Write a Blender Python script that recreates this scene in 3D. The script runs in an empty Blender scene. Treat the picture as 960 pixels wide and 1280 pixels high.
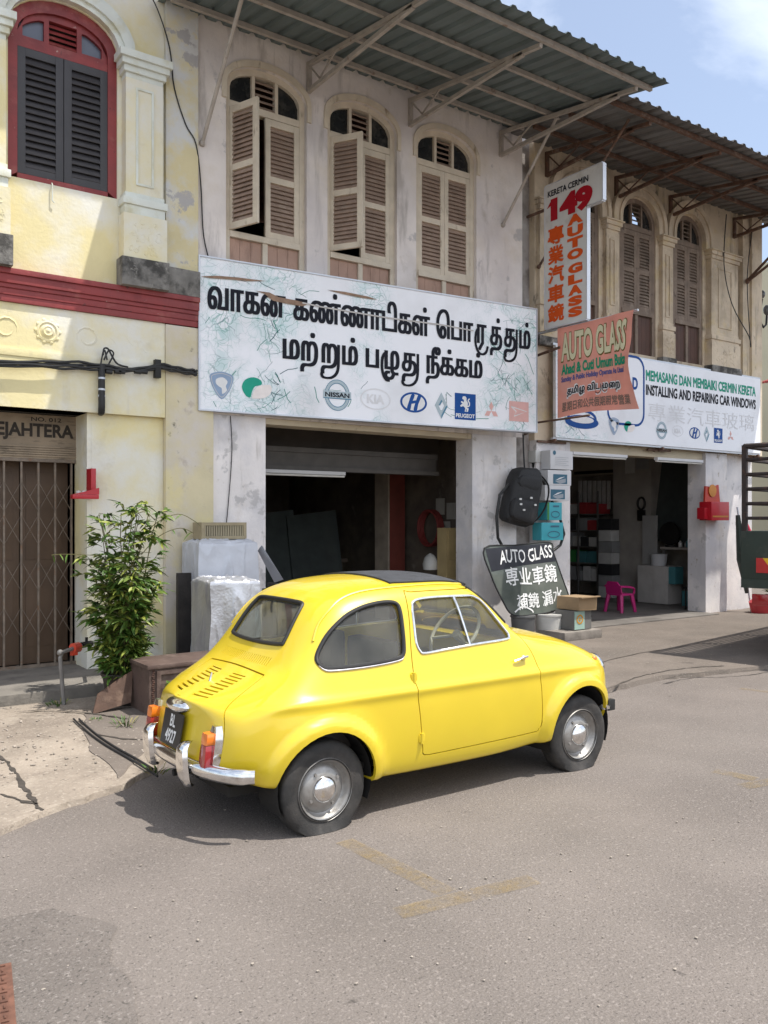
import bpy, bmesh, math, random
from mathutils import Vector, Matrix, noise
from mathutils.bvhtree import BVHTree
from mathutils.geometry import tessellate_polygon, interpolate_bezier, delaunay_2d_cdt
S = bpy.context.scene
COL = S.collection
R = math.radians
rnd = random.Random(7)

# ------------------------------------------------------------------ camera
F_PX, CAM_H, YAW, CX, CY = 1070.0, 1.54, R(54.7), 480.0, 650.0
cam_d = bpy.data.cameras.new('camera')
cam_d.sensor_fit = 'VERTICAL'; cam_d.sensor_height = 24.0; cam_d.sensor_width = 18.0
cam_d.lens = 24.0*F_PX/1280.0
cam_d.shift_y = 10.0/1280.0
cam_d.clip_start = 0.05; cam_d.clip_end = 3000
cam = bpy.data.objects.new('camera', cam_d)
cam.location = (0, 0, CAM_H)
cam.rotation_euler = (R(90), 0, YAW-R(90))
COL.objects.link(cam); S.camera = cam

# ------------------------------------------------------------------ light
SUN_DIR = Vector((-0.27, 0.33, -1.0)).normalized()      # the way sunlight travels
SUN_EL = math.asin(-SUN_DIR.z)
SUN_AZ = math.atan2(-SUN_DIR.x, -SUN_DIR.y)              # from +Y, clockwise
sun_d = bpy.data.lights.new('sun', 'SUN')
sun_d.energy = 3.3; sun_d.angle = R(0.53); sun_d.color = (1.0, 0.955, 0.88)
sun = bpy.data.objects.new('sun', sun_d)
sun.rotation_euler = SUN_DIR.to_track_quat('-Z', 'Y').to_euler()
sun.location = (0, 0, 30)
COL.objects.link(sun)
W = bpy.data.worlds.new('World'); S.world = W; W.use_nodes = True
nt = W.node_tree; nt.nodes.clear()
def N(nt, t, **kw):
    n = nt.nodes.new(t)
    for k, v in kw.items():
        if k in n.inputs: n.inputs[k].default_value = v
        else: setattr(n, k, v)
    return n
sky = N(nt, 'ShaderNodeTexSky', sky_type='NISHITA', sun_disc=False, sun_elevation=SUN_EL, sun_rotation=SUN_AZ)
sky.air_density = 1.0; sky.dust_density = 2.0; sky.ozone_density = 1.3
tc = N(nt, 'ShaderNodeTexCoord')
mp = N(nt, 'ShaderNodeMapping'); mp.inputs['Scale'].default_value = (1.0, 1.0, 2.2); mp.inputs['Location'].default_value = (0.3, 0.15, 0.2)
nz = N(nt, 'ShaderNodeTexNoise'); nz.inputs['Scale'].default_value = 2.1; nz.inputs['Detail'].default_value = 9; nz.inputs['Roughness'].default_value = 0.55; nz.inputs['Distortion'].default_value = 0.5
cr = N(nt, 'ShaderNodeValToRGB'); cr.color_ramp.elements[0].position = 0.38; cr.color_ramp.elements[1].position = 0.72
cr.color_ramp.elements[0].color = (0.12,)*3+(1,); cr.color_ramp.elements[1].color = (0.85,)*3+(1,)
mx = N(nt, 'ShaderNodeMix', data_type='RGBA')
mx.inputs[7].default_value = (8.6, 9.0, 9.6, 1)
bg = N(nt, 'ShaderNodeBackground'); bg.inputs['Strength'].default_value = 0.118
wo = N(nt, 'ShaderNodeOutputWorld')
L = nt.links.new
L(tc.outputs['Generated'], mp.inputs[0]); L(mp.outputs[0], nz.inputs['Vector']); 
# extra unseen cloud behind the camera, added to light the shaded facade
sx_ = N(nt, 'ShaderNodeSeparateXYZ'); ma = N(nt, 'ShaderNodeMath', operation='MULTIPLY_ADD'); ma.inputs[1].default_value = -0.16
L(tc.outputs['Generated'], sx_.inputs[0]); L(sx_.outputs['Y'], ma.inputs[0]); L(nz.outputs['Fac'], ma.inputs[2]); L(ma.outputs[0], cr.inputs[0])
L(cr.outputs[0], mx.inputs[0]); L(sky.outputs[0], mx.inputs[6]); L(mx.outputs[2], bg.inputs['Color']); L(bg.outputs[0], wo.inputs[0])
S.view_settings.view_transform = 'Standard'; S.view_settings.look = 'None'
S.view_settings.gamma = 1.0; S.view_settings.exposure = 0.72
try: S.cycles.max_bounces = 10; S.cycles.diffuse_bounces = 5; S.cycles.use_denoising = True
except Exception: pass

# ------------------------------------------------------------------ pixel helpers (photograph 960x1280)
FW = Vector((math.cos(YAW), math.sin(YAW), 0)); RT = Vector((math.sin(YAW), -math.cos(YAW), 0)); UP = Vector((0, 0, 1))
EYE = Vector((0, 0, CAM_H))
def ray(px, py): return FW + RT*((px-CX)/F_PX) + UP*((CY-py)/F_PX)
def atY(px, py, Y): r = ray(px, py); return EYE + r*(Y/r.y)
def atX(px, py, X): r = ray(px, py); return EYE + r*(X/r.x)
def atZ(px, py, Z=0.0): r = ray(px, py); return EYE + r*((Z-CAM_H)/r.z)
def atP(px, py, o, n): r = ray(px, py); return EYE + r*((Vector(o)-EYE).dot(n)/r.dot(n))

# ------------------------------------------------------------------ object helpers
def tag(o, label=None, cat=None, group=None, kind=None):
    if label: o['label'] = label
    if cat: o['category'] = cat
    if group: o['group'] = group
    if kind: o['kind'] = kind
    return o
def thing(name, label, cat, loc=(0, 0, 0), group=None):
    o = bpy.data.objects.new(name, None); o.location = loc; o.empty_display_size = 0.2
    COL.objects.link(o)
    return tag(o, label, cat, group)
def origin(o):
    v = Vector((0, 0, 0))
    while o: v += o.location; o = o.parent
    return v
def copy_tree(o, parent=None):
    c = o.copy(); COL.objects.link(c); c.parent = parent
    for k in [k for k in COL.objects if k.parent == o]: copy_tree(k, c)
    return c
def link_mesh(name, me, mat, parent=None, sharp=35):
    if mat is not None:
        for m in (mat if isinstance(mat, (list, tuple)) else [mat]): me.materials.append(m)
    o = bpy.data.objects.new(name, me); COL.objects.link(o); o.parent = parent
    return o

class MB:
    """collects shapes in world coordinates; build() links them as one mesh object under parent"""
    def __init__(s): s.bm = bmesh.new(); s.mi = 0
    def _f(s, vs):
        try:
            f = s.bm.faces.new(vs); f.material_index = s.mi; return f
        except ValueError: return None
    def box(s, a, b, bev=0.0, M=None):
        x0, x1 = sorted((a[0], b[0])); y0, y1 = sorted((a[1], b[1])); z0, z1 = sorted((a[2], b[2]))
        vs = [s.bm.verts.new((x, y, z)) for x in (x0, x1) for y in (y0, y1) for z in (z0, z1)]
        fs = [s._f([vs[i] for i in q]) for q in ((0,1,3,2),(4,6,7,5),(0,4,5,1),(2,3,7,6),(0,2,6,4),(1,5,7,3))]
        if bev > 0:
            r = bmesh.ops.bevel(s.bm, geom=list({e for f in fs for e in f.edges}), offset=bev, segments=2, affect='EDGES', profile=0.7)
            vs = list({v for f in r['faces'] for v in f.verts} | {v for v in vs if v.is_valid})
            for f in r['faces']: f.material_index = s.mi
        if M is not None:
            for v in vs: v.co = M @ v.co
        return s
    def prism(s, poly, d, hole=None):
        """poly: 3D points of a planar polygon, swept by vector d"""
        d = Vector(d); poly = [Vector(p) for p in poly]
        a = [s.bm.verts.new(p) for p in poly]; b = [s.bm.verts.new(p+d) for p in poly]
        n = len(poly); s._f(a[::-1]); s._f(b)
        for i in range(n): s._f((a[i], a[(i+1) % n], b[(i+1) % n], b[i]))
        return s
    def ring(s, inner, outer, d, closed=True):
        """frame between two outlines with the same number of points, swept by d"""
        d = Vector(d); n = len(inner)
        V = [[s.bm.verts.new(Vector(p)+q) for p in L_] for L_ in (inner, outer) for q in (Vector((0,0,0)), d)]
        i0, i1, o0, o1 = V
        m = n if closed else n-1
        for i in range(m):
            j = (i+1) % n
            s._f((i0[i], o0[i], o0[j], i0[j])); s._f((i1[i], i1[j], o1[j], o1[i]))
            s._f((i0[i], i0[j], i1[j], i1[i])); s._f((o0[i], o1[i], o1[j], o0[j]))
        if not closed:
            for i in (0, n-1): s._f((i0[i], i1[i], o1[i], o0[i]))
        return s
    def face(s, pts): s._f([s.bm.verts.new(Vector(p)) for p in pts]); return s
    def grid(s, fn, nu, nv):
        V = [[s.bm.verts.new(fn(i/nu, j/nv)) for j in range(nv+1)] for i in range(nu+1)]
        for i in range(nu):
            for j in range(nv): s._f((V[i][j], V[i+1][j], V[i+1][j+1], V[i][j+1]))
        return s
    def tube(s, pts, r, n=8, closed=False, cap=True, flat=None):
        pts = [Vector(p) for p in pts]; m = len(pts); rings = []
        rr = r if isinstance(r, (list, tuple)) else [r]*m
        prev = None
        for i, p in enumerate(pts):
            if closed: t = pts[(i+1) % m]-pts[i-1]
            else: t = pts[min(i+1, m-1)]-pts[max(i-1, 0)]
            t.normalize()
            if prev is None:
                a = t.orthogonal().normalized() if abs(t.z) > .95 else t.cross(UP).normalized()
            else:
                a = prev - t*prev.dot(t)
                a = a.normalized() if a.length > 1e-6 else t.orthogonal().normalized()
            prev = a; b = t.cross(a)
            ring = []
            for k in range(n):
                an = 2*math.pi*(k+.5)/n
                ring.append(s.bm.verts.new(p + (a*math.cos(an) + b*math.sin(an)*(flat or 1))*rr[i]))
            rings.append(ring)
        for i in range(m if closed else m-1):
            A, B = rings[i], rings[(i+1) % m]
            for k in range(n): s._f((A[k], A[(k+1) % n], B[(k+1) % n], B[k]))
        if cap and not closed: s._f(rings[0][::-1]); s._f(rings[-1])
        return s
    def cyl(s, a, b, r0, r1=None, n=16): return s.tube([a, b], [r0, r0 if r1 is None else r1], n)
    def bar(s, a, b, w, h=None):
        """rectangular bar between two points"""
        a, b = Vector(a), Vector(b); t = (b-a).normalized(); h = h or w
        u = t.cross(UP); u = u.normalized() if u.length > 1e-4 else Vector((1, 0, 0)); v = u.cross(t)
        q = [a+u*x*w/2+v*y*h/2 for x, y in ((-1,-1),(1,-1),(1,1),(-1,1))]
        return s.prism(q, b-a)
    def lathe(s, prof, axis_o, axis_d, n=32, ang=2*math.pi, ref=None):
        """prof: (r, h) pairs turned about axis"""
        o, d = Vector(axis_o), Vector(axis_d).normalized()
        a = Vector(ref).normalized() if ref else (d.orthogonal().normalized()); b = d.cross(a)
        full = abs(ang-2*math.pi) < 1e-6; m = n if full else n+1
        V = [[s.bm.verts.new(o + d*h + (a*math.cos(ang*k/n)+b*math.sin(ang*k/n))*r) for r, h in prof] for k in range(m)]
        for k in range(n):
            A, B = V[k], V[(k+1) % m]
            for i in range(len(prof)-1): s._f((A[i], B[i], B[i+1], A[i+1]))
        return s
    def ball(s, c, r, sc=(1, 1, 1), n=12):
        M = Matrix.Translation(c) @ Matrix.Diagonal((sc[0], sc[1], sc[2], 1))
        g = bmesh.ops.create_uvsphere(s.bm, u_segments=n, v_segments=max(6, n//2), radius=r, matrix=M)
        for f in {f for v in g['verts'] for f in v.link_faces}: f.material_index = s.mi
        return s
    def jitter(s, a, sc=3.0, seed=0):
        for v in s.bm.verts: v.co += noise.noise_vector(v.co*sc+Vector((seed, 0, 0)))*a
        return s
    def bevel(s, w, seg=2, ang=30):
        es = [e for e in s.bm.edges if len(e.link_faces) == 2 and e.calc_face_angle(0) > R(ang)]
        bmesh.ops.bevel(s.bm, geom=es, offset=w, segments=seg, affect='EDGES', profile=0.7, clamp_overlap=True)
        return s
    def build(s, name, mat, parent=None, smooth=30, weld=False):
        bm = s.bm
        if weld: bmesh.ops.remove_doubles(bm, verts=bm.verts, dist=1e-4)
        bmesh.ops.recalc_face_normals(bm, faces=bm.faces)
        if smooth:
            for f in bm.faces: f.smooth = True
            for e in bm.edges:
                if len(e.link_faces) == 2 and e.calc_face_angle(0) > R(smooth): e.smooth = False
        o = origin(parent)
        if o.length > 0: bmesh.ops.translate(bm, vec=-o, verts=bm.verts)
        me = bpy.data.meshes.new(name); bm.to_mesh(me); bm.free()
        return link_mesh(name, me, mat, parent)

def boolean(me_a, cutters, op='DIFFERENCE'):
    """me_a: mesh; cutters: list of meshes -> new mesh (exact solver)"""
    a = bpy.data.objects.new('work', me_a); COL.objects.link(a)
    objs = []
    for c in cutters:
        b = bpy.data.objects.new('work', c); COL.objects.link(b); objs.append(b)
        m = a.modifiers.new('b', 'BOOLEAN'); m.operation = op; m.solver = 'EXACT'; m.object = b
    dg = bpy.context.evaluated_depsgraph_get(); dg.update()
    me = bpy.data.meshes.new_from_object(a.evaluated_get(dg), depsgraph=dg)
    for o in [a]+objs: bpy.data.objects.remove(o)
    return me
def mb_mesh(mb):
    bmesh.ops.recalc_face_normals(mb.bm, faces=mb.bm.faces)
    me = bpy.data.meshes.new('m'); mb.bm.to_mesh(me); mb.bm.free(); return me
def mesh_obj(name, me, mat, parent, sharp=35):
    """link a mesh that is in world coordinates"""
    bm = bmesh.new(); bm.from_mesh(me); mb = MB(); mb.bm.free(); mb.bm = bm
    o = mb.build(name, None, parent, smooth=sharp)
    o.data.materials.clear()
    for m in (mat if isinstance(mat, (list, tuple)) else [mat]): o.data.materials.append(m)
    return o

# ------------------------------------------------------------------ materials
MATS = {}
def lin(c):
    return tuple(((x/255+0.055)/1.055)**2.4 if x/255 > 0.04045 else x/255/12.92 for x in c)
def mat(name, col, rough=0.6, metal=0.0, var=0.12, scale=6.0, bump=0.0, bscale=40.0, stains=None, streaks=None, spec=0.5, coat=0.0, alpha=None, trans=0.0, detail=6):
    """Principled material: base colour broken up by two noises, optional stain layers [(colour, scale, threshold, softness, amount)] and vertical streaks"""
    if name in MATS: return MATS[name]
    m = bpy.data.materials.new(name); m.use_nodes = True; MATS[name] = m
    nt = m.node_tree; L = nt.links.new
    p = nt.nodes['Principled BSDF']
    tc = N(nt, 'ShaderNodeTexCoord'); crd = tc.outputs['Object']
    n1 = N(nt, 'ShaderNodeTexNoise'); n1.inputs['Scale'].default_value = scale; n1.inputs['Detail'].default_value = detail
    L(crd, n1.inputs['Vector'])
    c = Vector(col)
    r = N(nt, 'ShaderNodeValToRGB')
    r.color_ramp.elements[0].position = 0.3; r.color_ramp.elements[1].position = 0.7
    r.color_ramp.elements[0].color = tuple(c*(1-var))+(1,); r.color_ramp.elements[1].color = tuple(min(1, x*(1+var)) for x in c)+(1,)
    L(n1.outputs['Fac'], r.inputs[0]); out = r.outputs[0]
    for st in (stains or []):
        scol, ssc, th, so, am = st[:5]
        n2 = N(nt, 'ShaderNodeTexNoise'); n2.inputs['Scale'].default_value = ssc; n2.inputs['Detail'].default_value = 8; n2.inputs['Roughness'].default_value = 0.62
        mp = N(nt, 'ShaderNodeMapping'); mp.inputs['Location'].default_value = (ssc*1.7, th*13, 3.1)
        if len(st) > 5: mp.inputs['Scale'].default_value = st[5]
        L(crd, mp.inputs[0]); L(mp.outputs[0], n2.inputs['Vector'])
        rr = N(nt, 'ShaderNodeMapRange'); rr.inputs['From Min'].default_value = th-so; rr.inputs['From Max'].default_value = th+so; rr.inputs['To Max'].default_value = am
        L(n2.outputs['Fac'], rr.inputs['Value'])
        mx = N(nt, 'ShaderNodeMix', data_type='RGBA'); mx.inputs[7].default_value = tuple(scol)+(1,)
        L(rr.outputs[0], mx.inputs[0]); L(out, mx.inputs[6]); out = mx.outputs[2]
    L(out, p.inputs['Base Color'])
    p.inputs['Metallic'].default_value = metal
    p.inputs['Specular IOR Level'].default_value = spec
    p.inputs['Coat Weight'].default_value = coat; p.inputs['Coat Roughness'].default_value = 0.05
    p.inputs['Transmission Weight'].default_value = trans
    rv = N(nt, 'ShaderNodeMapRange'); rv.inputs['To Min'].default_value = max(0.02, rough*0.85); rv.inputs['To Max'].default_value = min(1, rough*1.15)
    L(n1.outputs['Fac'], rv.inputs['Value']); L(rv.outputs[0], p.inputs['Roughness'])
    if bump:
        n3 = N(nt, 'ShaderNodeTexNoise'); n3.inputs['Scale'].default_value = bscale; n3.inputs['Detail'].default_value = 5
        L(crd, n3.inputs['Vector'])
        b = N(nt, 'ShaderNodeBump'); b.inputs['Strength'].default_value = min(1, bump); b.inputs['Distance'].default_value = 0.01
        L(n3.outputs['Fac'], b.inputs['Height']); L(b.outputs[0], p.inputs['Normal'])
    return m
# ------------------------------------------------------------------ lettering
_GL = {}
def glyph_shapes(body):
    """contours of a line of text in the built-in typeface -> [(outer, [holes])]"""
    if body in _GL: return _GL[body]
    c = bpy.data.curves.new('t', 'FONT'); c.body = body; c.size = 1.0; c.resolution_u = 3
    o = bpy.data.objects.new('t', c); COL.objects.link(o)
    dg = bpy.context.evaluated_depsgraph_get(); dg.update()
    cu = o.evaluated_get(dg).to_curve(dg)
    polys = []
    for sp in cu.splines:
        if sp.type == 'BEZIER':
            bp = sp.bezier_points; pts = []; n = len(bp)
            for i in range(n):
                a, b = bp[i], bp[(i+1) % n]
                straight = (a.handle_right-a.co).length < 1e-5 and (b.handle_left-b.co).length < 1e-5
                k = 2 if straight else 5
                seg = interpolate_bezier(a.co, a.handle_right, b.handle_left, b.co, k)
                pts += [Vector((p.x, p.y)) for p in seg[:-1]]
        else:
            pts = [Vector((p.co.x, p.co.y)) for p in sp.points]
        q = []
        for p in pts:
            if not q or (p-q[-1]).length > 1e-4: q.append(p)
        # straight runs keep only their ends
        r = []
        for i, p in enumerate(q):
            a, b = q[i-1], q[(i+1) % len(q)]
            if abs((p-a).cross(b-p)) > 1e-6 or (p-a).dot(b-p) < 0: r.append(p)
        if len(r) > 2: polys.append(r)
    bpy.data.objects.remove(o)
    area = lambda P: sum(P[i-1].cross(P[i]) for i in range(len(P)))/2
    def inside(p, P):
        c = False; j = len(P)-1
        for i in range(len(P)):
            if (P[i].y > p.y) != (P[j].y > p.y) and p.x < (P[j].x-P[i].x)*(p.y-P[i].y)/(P[j].y-P[i].y)+P[i].x: c = not c
            j = i
        return c
    A = [area(P) for P in polys]
    big = max(range(len(polys)), key=lambda i: abs(A[i])) if polys else 0
    sg = 1 if not polys or A[big] > 0 else -1
    out = [(P, []) for P, a in zip(polys, A) if a*sg > 0]
    for P, a in zip(polys, A):
        if a*sg > 0: continue
        cand = [o_ for o_ in out if inside(P[0], o_[0])]
        if cand: min(cand, key=lambda o_: abs(area(o_[0])))[1].append(P)
    _GL[body] = (out, sg)
    return _GL[body]
def _grow(P, d, sg):
    n = len(P); r = []
    for i in range(n):
        a = (P[i]-P[i-1]); b = (P[(i+1) % n]-P[i]); a.normalize(); b.normalize()
        na = Vector((a.y, -a.x)); nb = Vector((b.y, -b.x)); m = na+nb
        m = m/max(0.35, m.length_squared/2) if m.length > 1e-4 else na
        r.append(P[i]+m*d*sg)
    return r
def flat_text(body, bold=0.0, hshift=0.0, copies=1, scale_x=1.0):
    """-> list of (points2D, triangles, layer) in em units; overlapping contours are united by winding number"""
    shapes, sg = glyph_shapes(body)
    loops = [P for o_, h in shapes for P in [o_]+h]
    if bold: loops = [_grow(P, bold, sg) for P in loops]
    # cluster contours into glyphs by their horizontal extent
    ext = sorted((min(p.x for p in P), max(p.x for p in P), i) for i, P in enumerate(loops))
    groups = []
    for a, b, i in ext:
        if groups and a < groups[-1][1]: groups[-1][1] = max(groups[-1][1], b); groups[-1][2].append(i)
        else: groups.append([a, b, [i]])
    res = []
    for _, _, idx in groups:
        G = [loops[i] for i in idx]; vs = []; es = []
        for P in G:
            o_ = len(vs); n = len(P); vs += P; es += [(o_+k, o_+(k+1) % n) for k in range(n)]
        v2, _, f2, *_r = delaunay_2d_cdt([Vector((p.x, p.y)) for p in vs], es, [], 0, 1e-5)
        segs = [(P[k-1], P[k]) for P in G for k in range(len(P))]
        tri = []
        for f in f2:
            c = (v2[f[0]]+v2[f[1]]+v2[f[2]])/3; w = 0; x, y = c.x, c.y
            for p, q in segs:
                if p.y <= y < q.y:
                    if (q.x-p.x)*(y-p.y)-(x-p.x)*(q.y-p.y) > 0: w += 1
                elif q.y <= y < p.y:
                    if (q.x-p.x)*(y-p.y)-(x-p.x)*(q.y-p.y) < 0: w -= 1
            if w: tri.append(f)
        for c in range(copies):
            sh = 0 if copies == 1 else hshift*(c/(copies-1)-.5)
            res.append(([Vector((p.x*scale_x+sh, p.y)) for p in v2], tri, c))
    return res
def fit_text(res, u0, v0, u1, v1):
    xs = [p.x for P, _, _ in res for p in P]; ys = [p.y for P, _, _ in res for p in P]
    a, b, c, d = min(xs), max(xs), min(ys), max(ys)
    f = lambda p: Vector((u0+(p.x-a)/(b-a)*(u1-u0), v0+(p.y-c)/max(1e-6, d-c)*(v1-v0)))
    return [([f(p) for p in P], t, k) for P, t, k in res]
class Plane2:
    """2D frame on a surface: origin o, axes u, v (metres) and an optional warp(u,v)->point"""
    def __init__(s, o, u, v, warp=None):
        s.o, s.u, s.v = Vector(o), Vector(u).normalized(), Vector(v).normalized(); s.n = s.u.cross(s.v).normalized(); s.warp = warp
    def p(s, a, b, h=0.0):
        if s.warp: return s.warp(a, b, h)
        return s.o+s.u*a+s.v*b+s.n*h
    def uv(s, px, py):
        q = atP(px, py, s.o, s.n)-s.o
        return (q.dot(s.u), q.dot(s.v))
def put_text(mb, fr, res, h=0.002, step=0.00002):
    for P, tri, k in res:
        vs = [mb.bm.verts.new(fr.p(p.x, p.y, h+step*(k % 40))) for p in P]
        for t in tri: mb._f([vs[i] for i in t])
def put_poly(mb, fr, pts, h=0.002, holes=()):
    loops = [list(pts)]+[list(x) for x in holes]
    tri = tessellate_polygon([[Vector((p[0], p[1], 0)) for p in P] for P in loops])
    vs = [mb.bm.verts.new(fr.p(p[0], p[1], h)) for P in loops for p in P]
    for t in tri: mb._f([vs[i] for i in t])
def stroke(mb, fr, pts, w, h=0.002, wx=None, closed=False):
    """flat brush stroke; wx = width of upright strokes when it differs from flat ones"""
    pts = [Vector(p) for p in pts]; n = len(pts); Lf, Rt = [], []
    for i in range(n):
        if closed: t = pts[(i+1) % n]-pts[i-1]
        else: t = pts[min(i+1, n-1)]-pts[max(0, i-1)]
        t.normalize(); nn = Vector((-t.y, t.x))
        ww = w if wx is None else math.sqrt((wx*nn.x)**2+(w*nn.y)**2)
        Lf.append(mb.bm.verts.new(fr.p(*(pts[i]+nn*ww/2), h))); Rt.append(mb.bm.verts.new(fr.p(*(pts[i]-nn*ww/2), h)))
    for i in range(n if closed else n-1):
        j = (i+1) % n; mb._f((Lf[i], Rt[i], Rt[j], Lf[j]))
def spline(pts, k=6, closed=False):
    """Catmull-Rom through points"""
    pts = [Vector(p) for p in pts]; n = len(pts); out = []
    for i in range(n if closed else n-1):
        g = (lambda j: pts[j % n]) if closed else (lambda j: pts[max(0, min(n-1, j))])
        a, b, c, d = g(i-1), g(i), g(i+1), g(i+2)
        for s_ in range(k):
            t = s_/k
            out.append(0.5*((2*b)+(c-a)*t+(2*a-5*b+4*c-d)*t*t+(3*b-a-3*c+d)*t**3))
    if not closed: out.append(pts[-1])
    return out
def ell(cx, cy, rx, ry, n=28, a0=0, a1=2*math.pi, rot=0):
    full = abs(a1-a0-2*math.pi) < 1e-6; r = []
    for i in range(n if full else n+1):
        t = a0+(a1-a0)*i/n; x, y = rx*math.cos(t), ry*math.sin(t)
        r.append(Vector((cx+x*math.cos(rot)-y*math.sin(rot), cy+x*math.sin(rot)+y*math.cos(rot))))
    return r
# ================================================================== SETTING
def arch_pts(x0, x1, z0, zs, zc, n=14):
    """outline (x, z): straight jambs to the springing zs, elliptical arch to the crown zc"""
    c, r = (x0+x1)/2, (x1-x0)/2
    return [(x0, z0)]+[(c-r*math.cos(math.pi*k/n), zs+(zc-zs)*math.sin(math.pi*k/n)) for k in range(n+1)]+[(x1, z0)]
def xz(P, Y): return [Vector((p[0], Y, p[1])) for p in P]
def wall_mesh(a, b, holes):
    mb = MB(); mb.box(a, b); me = mb_mesh(mb)
    if holes:
        cs = []
        for h in holes:
            m = MB(); m.prism(xz(h, min(a[1], b[1])-.2), (0, abs(b[1]-a[1])+.4, 0)); cs.append(mb_mesh(m))
        me = boolean(me, cs)
    return me
def rect(x0, x1, z0, z1): return [(x0, z0), (x0, z1), (x1, z1), (x1, z0)]

# ---- ground: asphalt road sheet, concrete forecourt
def asphalt():
    m = mat('asphalt', (0.170, 0.147, 0.131), rough=0.88, var=0.16, scale=1.3, bump=0.8, bscale=95, spec=0.25,
            stains=[((0.115, 0.10, 0.09), 0.7, 0.58, 0.12, 0.5), ((0.20, 0.178, 0.158), 0.45, 0.55, 0.15, 0.5), ((0.30, 0.265, 0.24), 62, 0.60, 0.04, 0.6), ((0.06, 0.053, 0.048), 70, 0.61, 0.03, 0.75),
                    ((0.25, 0.22, 0.20), 130, 0.56, 0.05, 0.5), ((0.062, 0.055, 0.05), 5.5, 0.71, 0.025, 0.75), ((0.09, 0.08, 0.072), 14, 0.70, 0.02, 0.6)])
    return m
def concrete():
    return mat('concrete', (0.29, 0.245, 0.20), rough=0.9, var=0.18, scale=2.2, bump=0.9, bscale=45, spec=0.25,
            stains=[((0.17, 0.14, 0.115), 1.6, 0.56, 0.08, 0.7), ((0.36, 0.31, 0.255), 3.5, 0.58, 0.06, 0.6), ((0.11, 0.092, 0.078), 26, 0.64, 0.04, 0.7), ((0.42, 0.37, 0.31), 40, 0.60, 0.04, 0.6), ((0.09, 0.078, 0.068), 6, 0.68, 0.03, 0.7)])
def forecourt_mat():
    return mat('forecourt_asphalt', (0.165, 0.14, 0.12), rough=0.9, var=0.16, scale=1.8, bump=0.5, bscale=110, spec=0.25,
            stains=[((0.12, 0.105, 0.092), 1.2, 0.58, 0.1, 0.65), ((0.24, 0.21, 0.18), 45, 0.60, 0.04, 0.7), ((0.07, 0.062, 0.055), 3.1, 0.68, 0.04, 0.6)])
mb = MB()
def gz(x, y): return 0.0
mb.grid(lambda u, v: Vector((-260+620*u, -260+560*v, 0)), 4, 4)
tag(mb.build('road', asphalt(), smooth=0), kind='structure')
def sheet(name, pts, z, m, h=None, seed=1, kind='structure'):
    """irregular-edged slab lying on the road"""
    P = []
    n = len(pts)
    for i in range(n):
        a, b = Vector(pts[i]), Vector(pts[(i+1) % n]); k = max(1, int((b-a).length/.07))
        for j in range(k):
            q = a+(b-a)*(j/k); w = noise.noise_vector(Vector((q.x*2.3, q.y*2.3, seed)))*.09+noise.noise_vector(Vector((q.x*9, q.y*9, seed)))*.03
            P.append((q.x+w.x, q.y+w.y))
    loops = [[Vector((p[0], p[1], 0)) for p in P]]
    bm = bmesh.new(); top = [bm.verts.new((p[0], p[1], z)) for p in P]
    for t in tessellate_polygon(loops): bm.faces.new([top[i] for i in t])
    if h:
        lo = [bm.verts.new((p[0]-0.0, p[1]-.012, z-h)) for p in P]
        for i in range(len(P)): bm.faces.new((top[i], top[(i+1) % len(P)], lo[(i+1) % len(P)], lo[i]))
    mb = MB(); mb.bm.free(); mb.bm = bm
    o = mb.build(name, m, smooth=0); tag(o, kind=kind); return o
# front edge of the apron read off the photograph on the ground plane
def G2(px, py): v = atZ(px, py, 0); return (v.x, v.y)
sheet('pavement', [(-8, 5.2), G2(-10, 1045), G2(60, 1022), G2(130, 995), G2(195, 968), G2(215, 948), (2.75, 5.75), (3.2, 6.1), (3.2, 7.9), (-8, 7.9)], 0.030, concrete(), .03, 3)
sheet('pavement', [(2.35, 5.95), G2(150, 975), G2(125, 955), G2(105, 915), G2(120, 895), (3.1, 6.75), (3.2, 6.1), (2.9, 5.9)], 0.036, forecourt_mat(), .006, 5)
sheet('forecourt', [(3.0, 5.95), (4.5, 6.15), (6.3, 6.4), G2(750, 868), G2(820, 850), G2(880, 845), G2(975, 836), (15.5, 6.9), (20, 7.1), (20, 8.3), (3.0, 8.3)], 0.045, forecourt_mat(), .045, 9)
sheet('road_patch', [G2(-30, 1150), G2(60, 1135), G2(130, 1150), G2(120, 1200), G2(160, 1262), G2(190, 1330), G2(-40, 1330)], 0.004, mat('asphalt_patch', (0.154, 0.134, 0.120), rough=0.9, var=0.14, scale=2, bump=0.8, bscale=95, spec=0.25,
      stains=[((0.115, 0.10, 0.09), 0.9, 0.55, 0.12, 0.5), ((0.28, 0.25, 0.23), 62, 0.615, 0.035, 0.75), ((0.055, 0.05, 0.045), 70, 0.60, 0.03, 0.75), ((0.22, 0.20, 0.18), 130, 0.57, 0.05, 0.5)]), None, 12)
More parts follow.
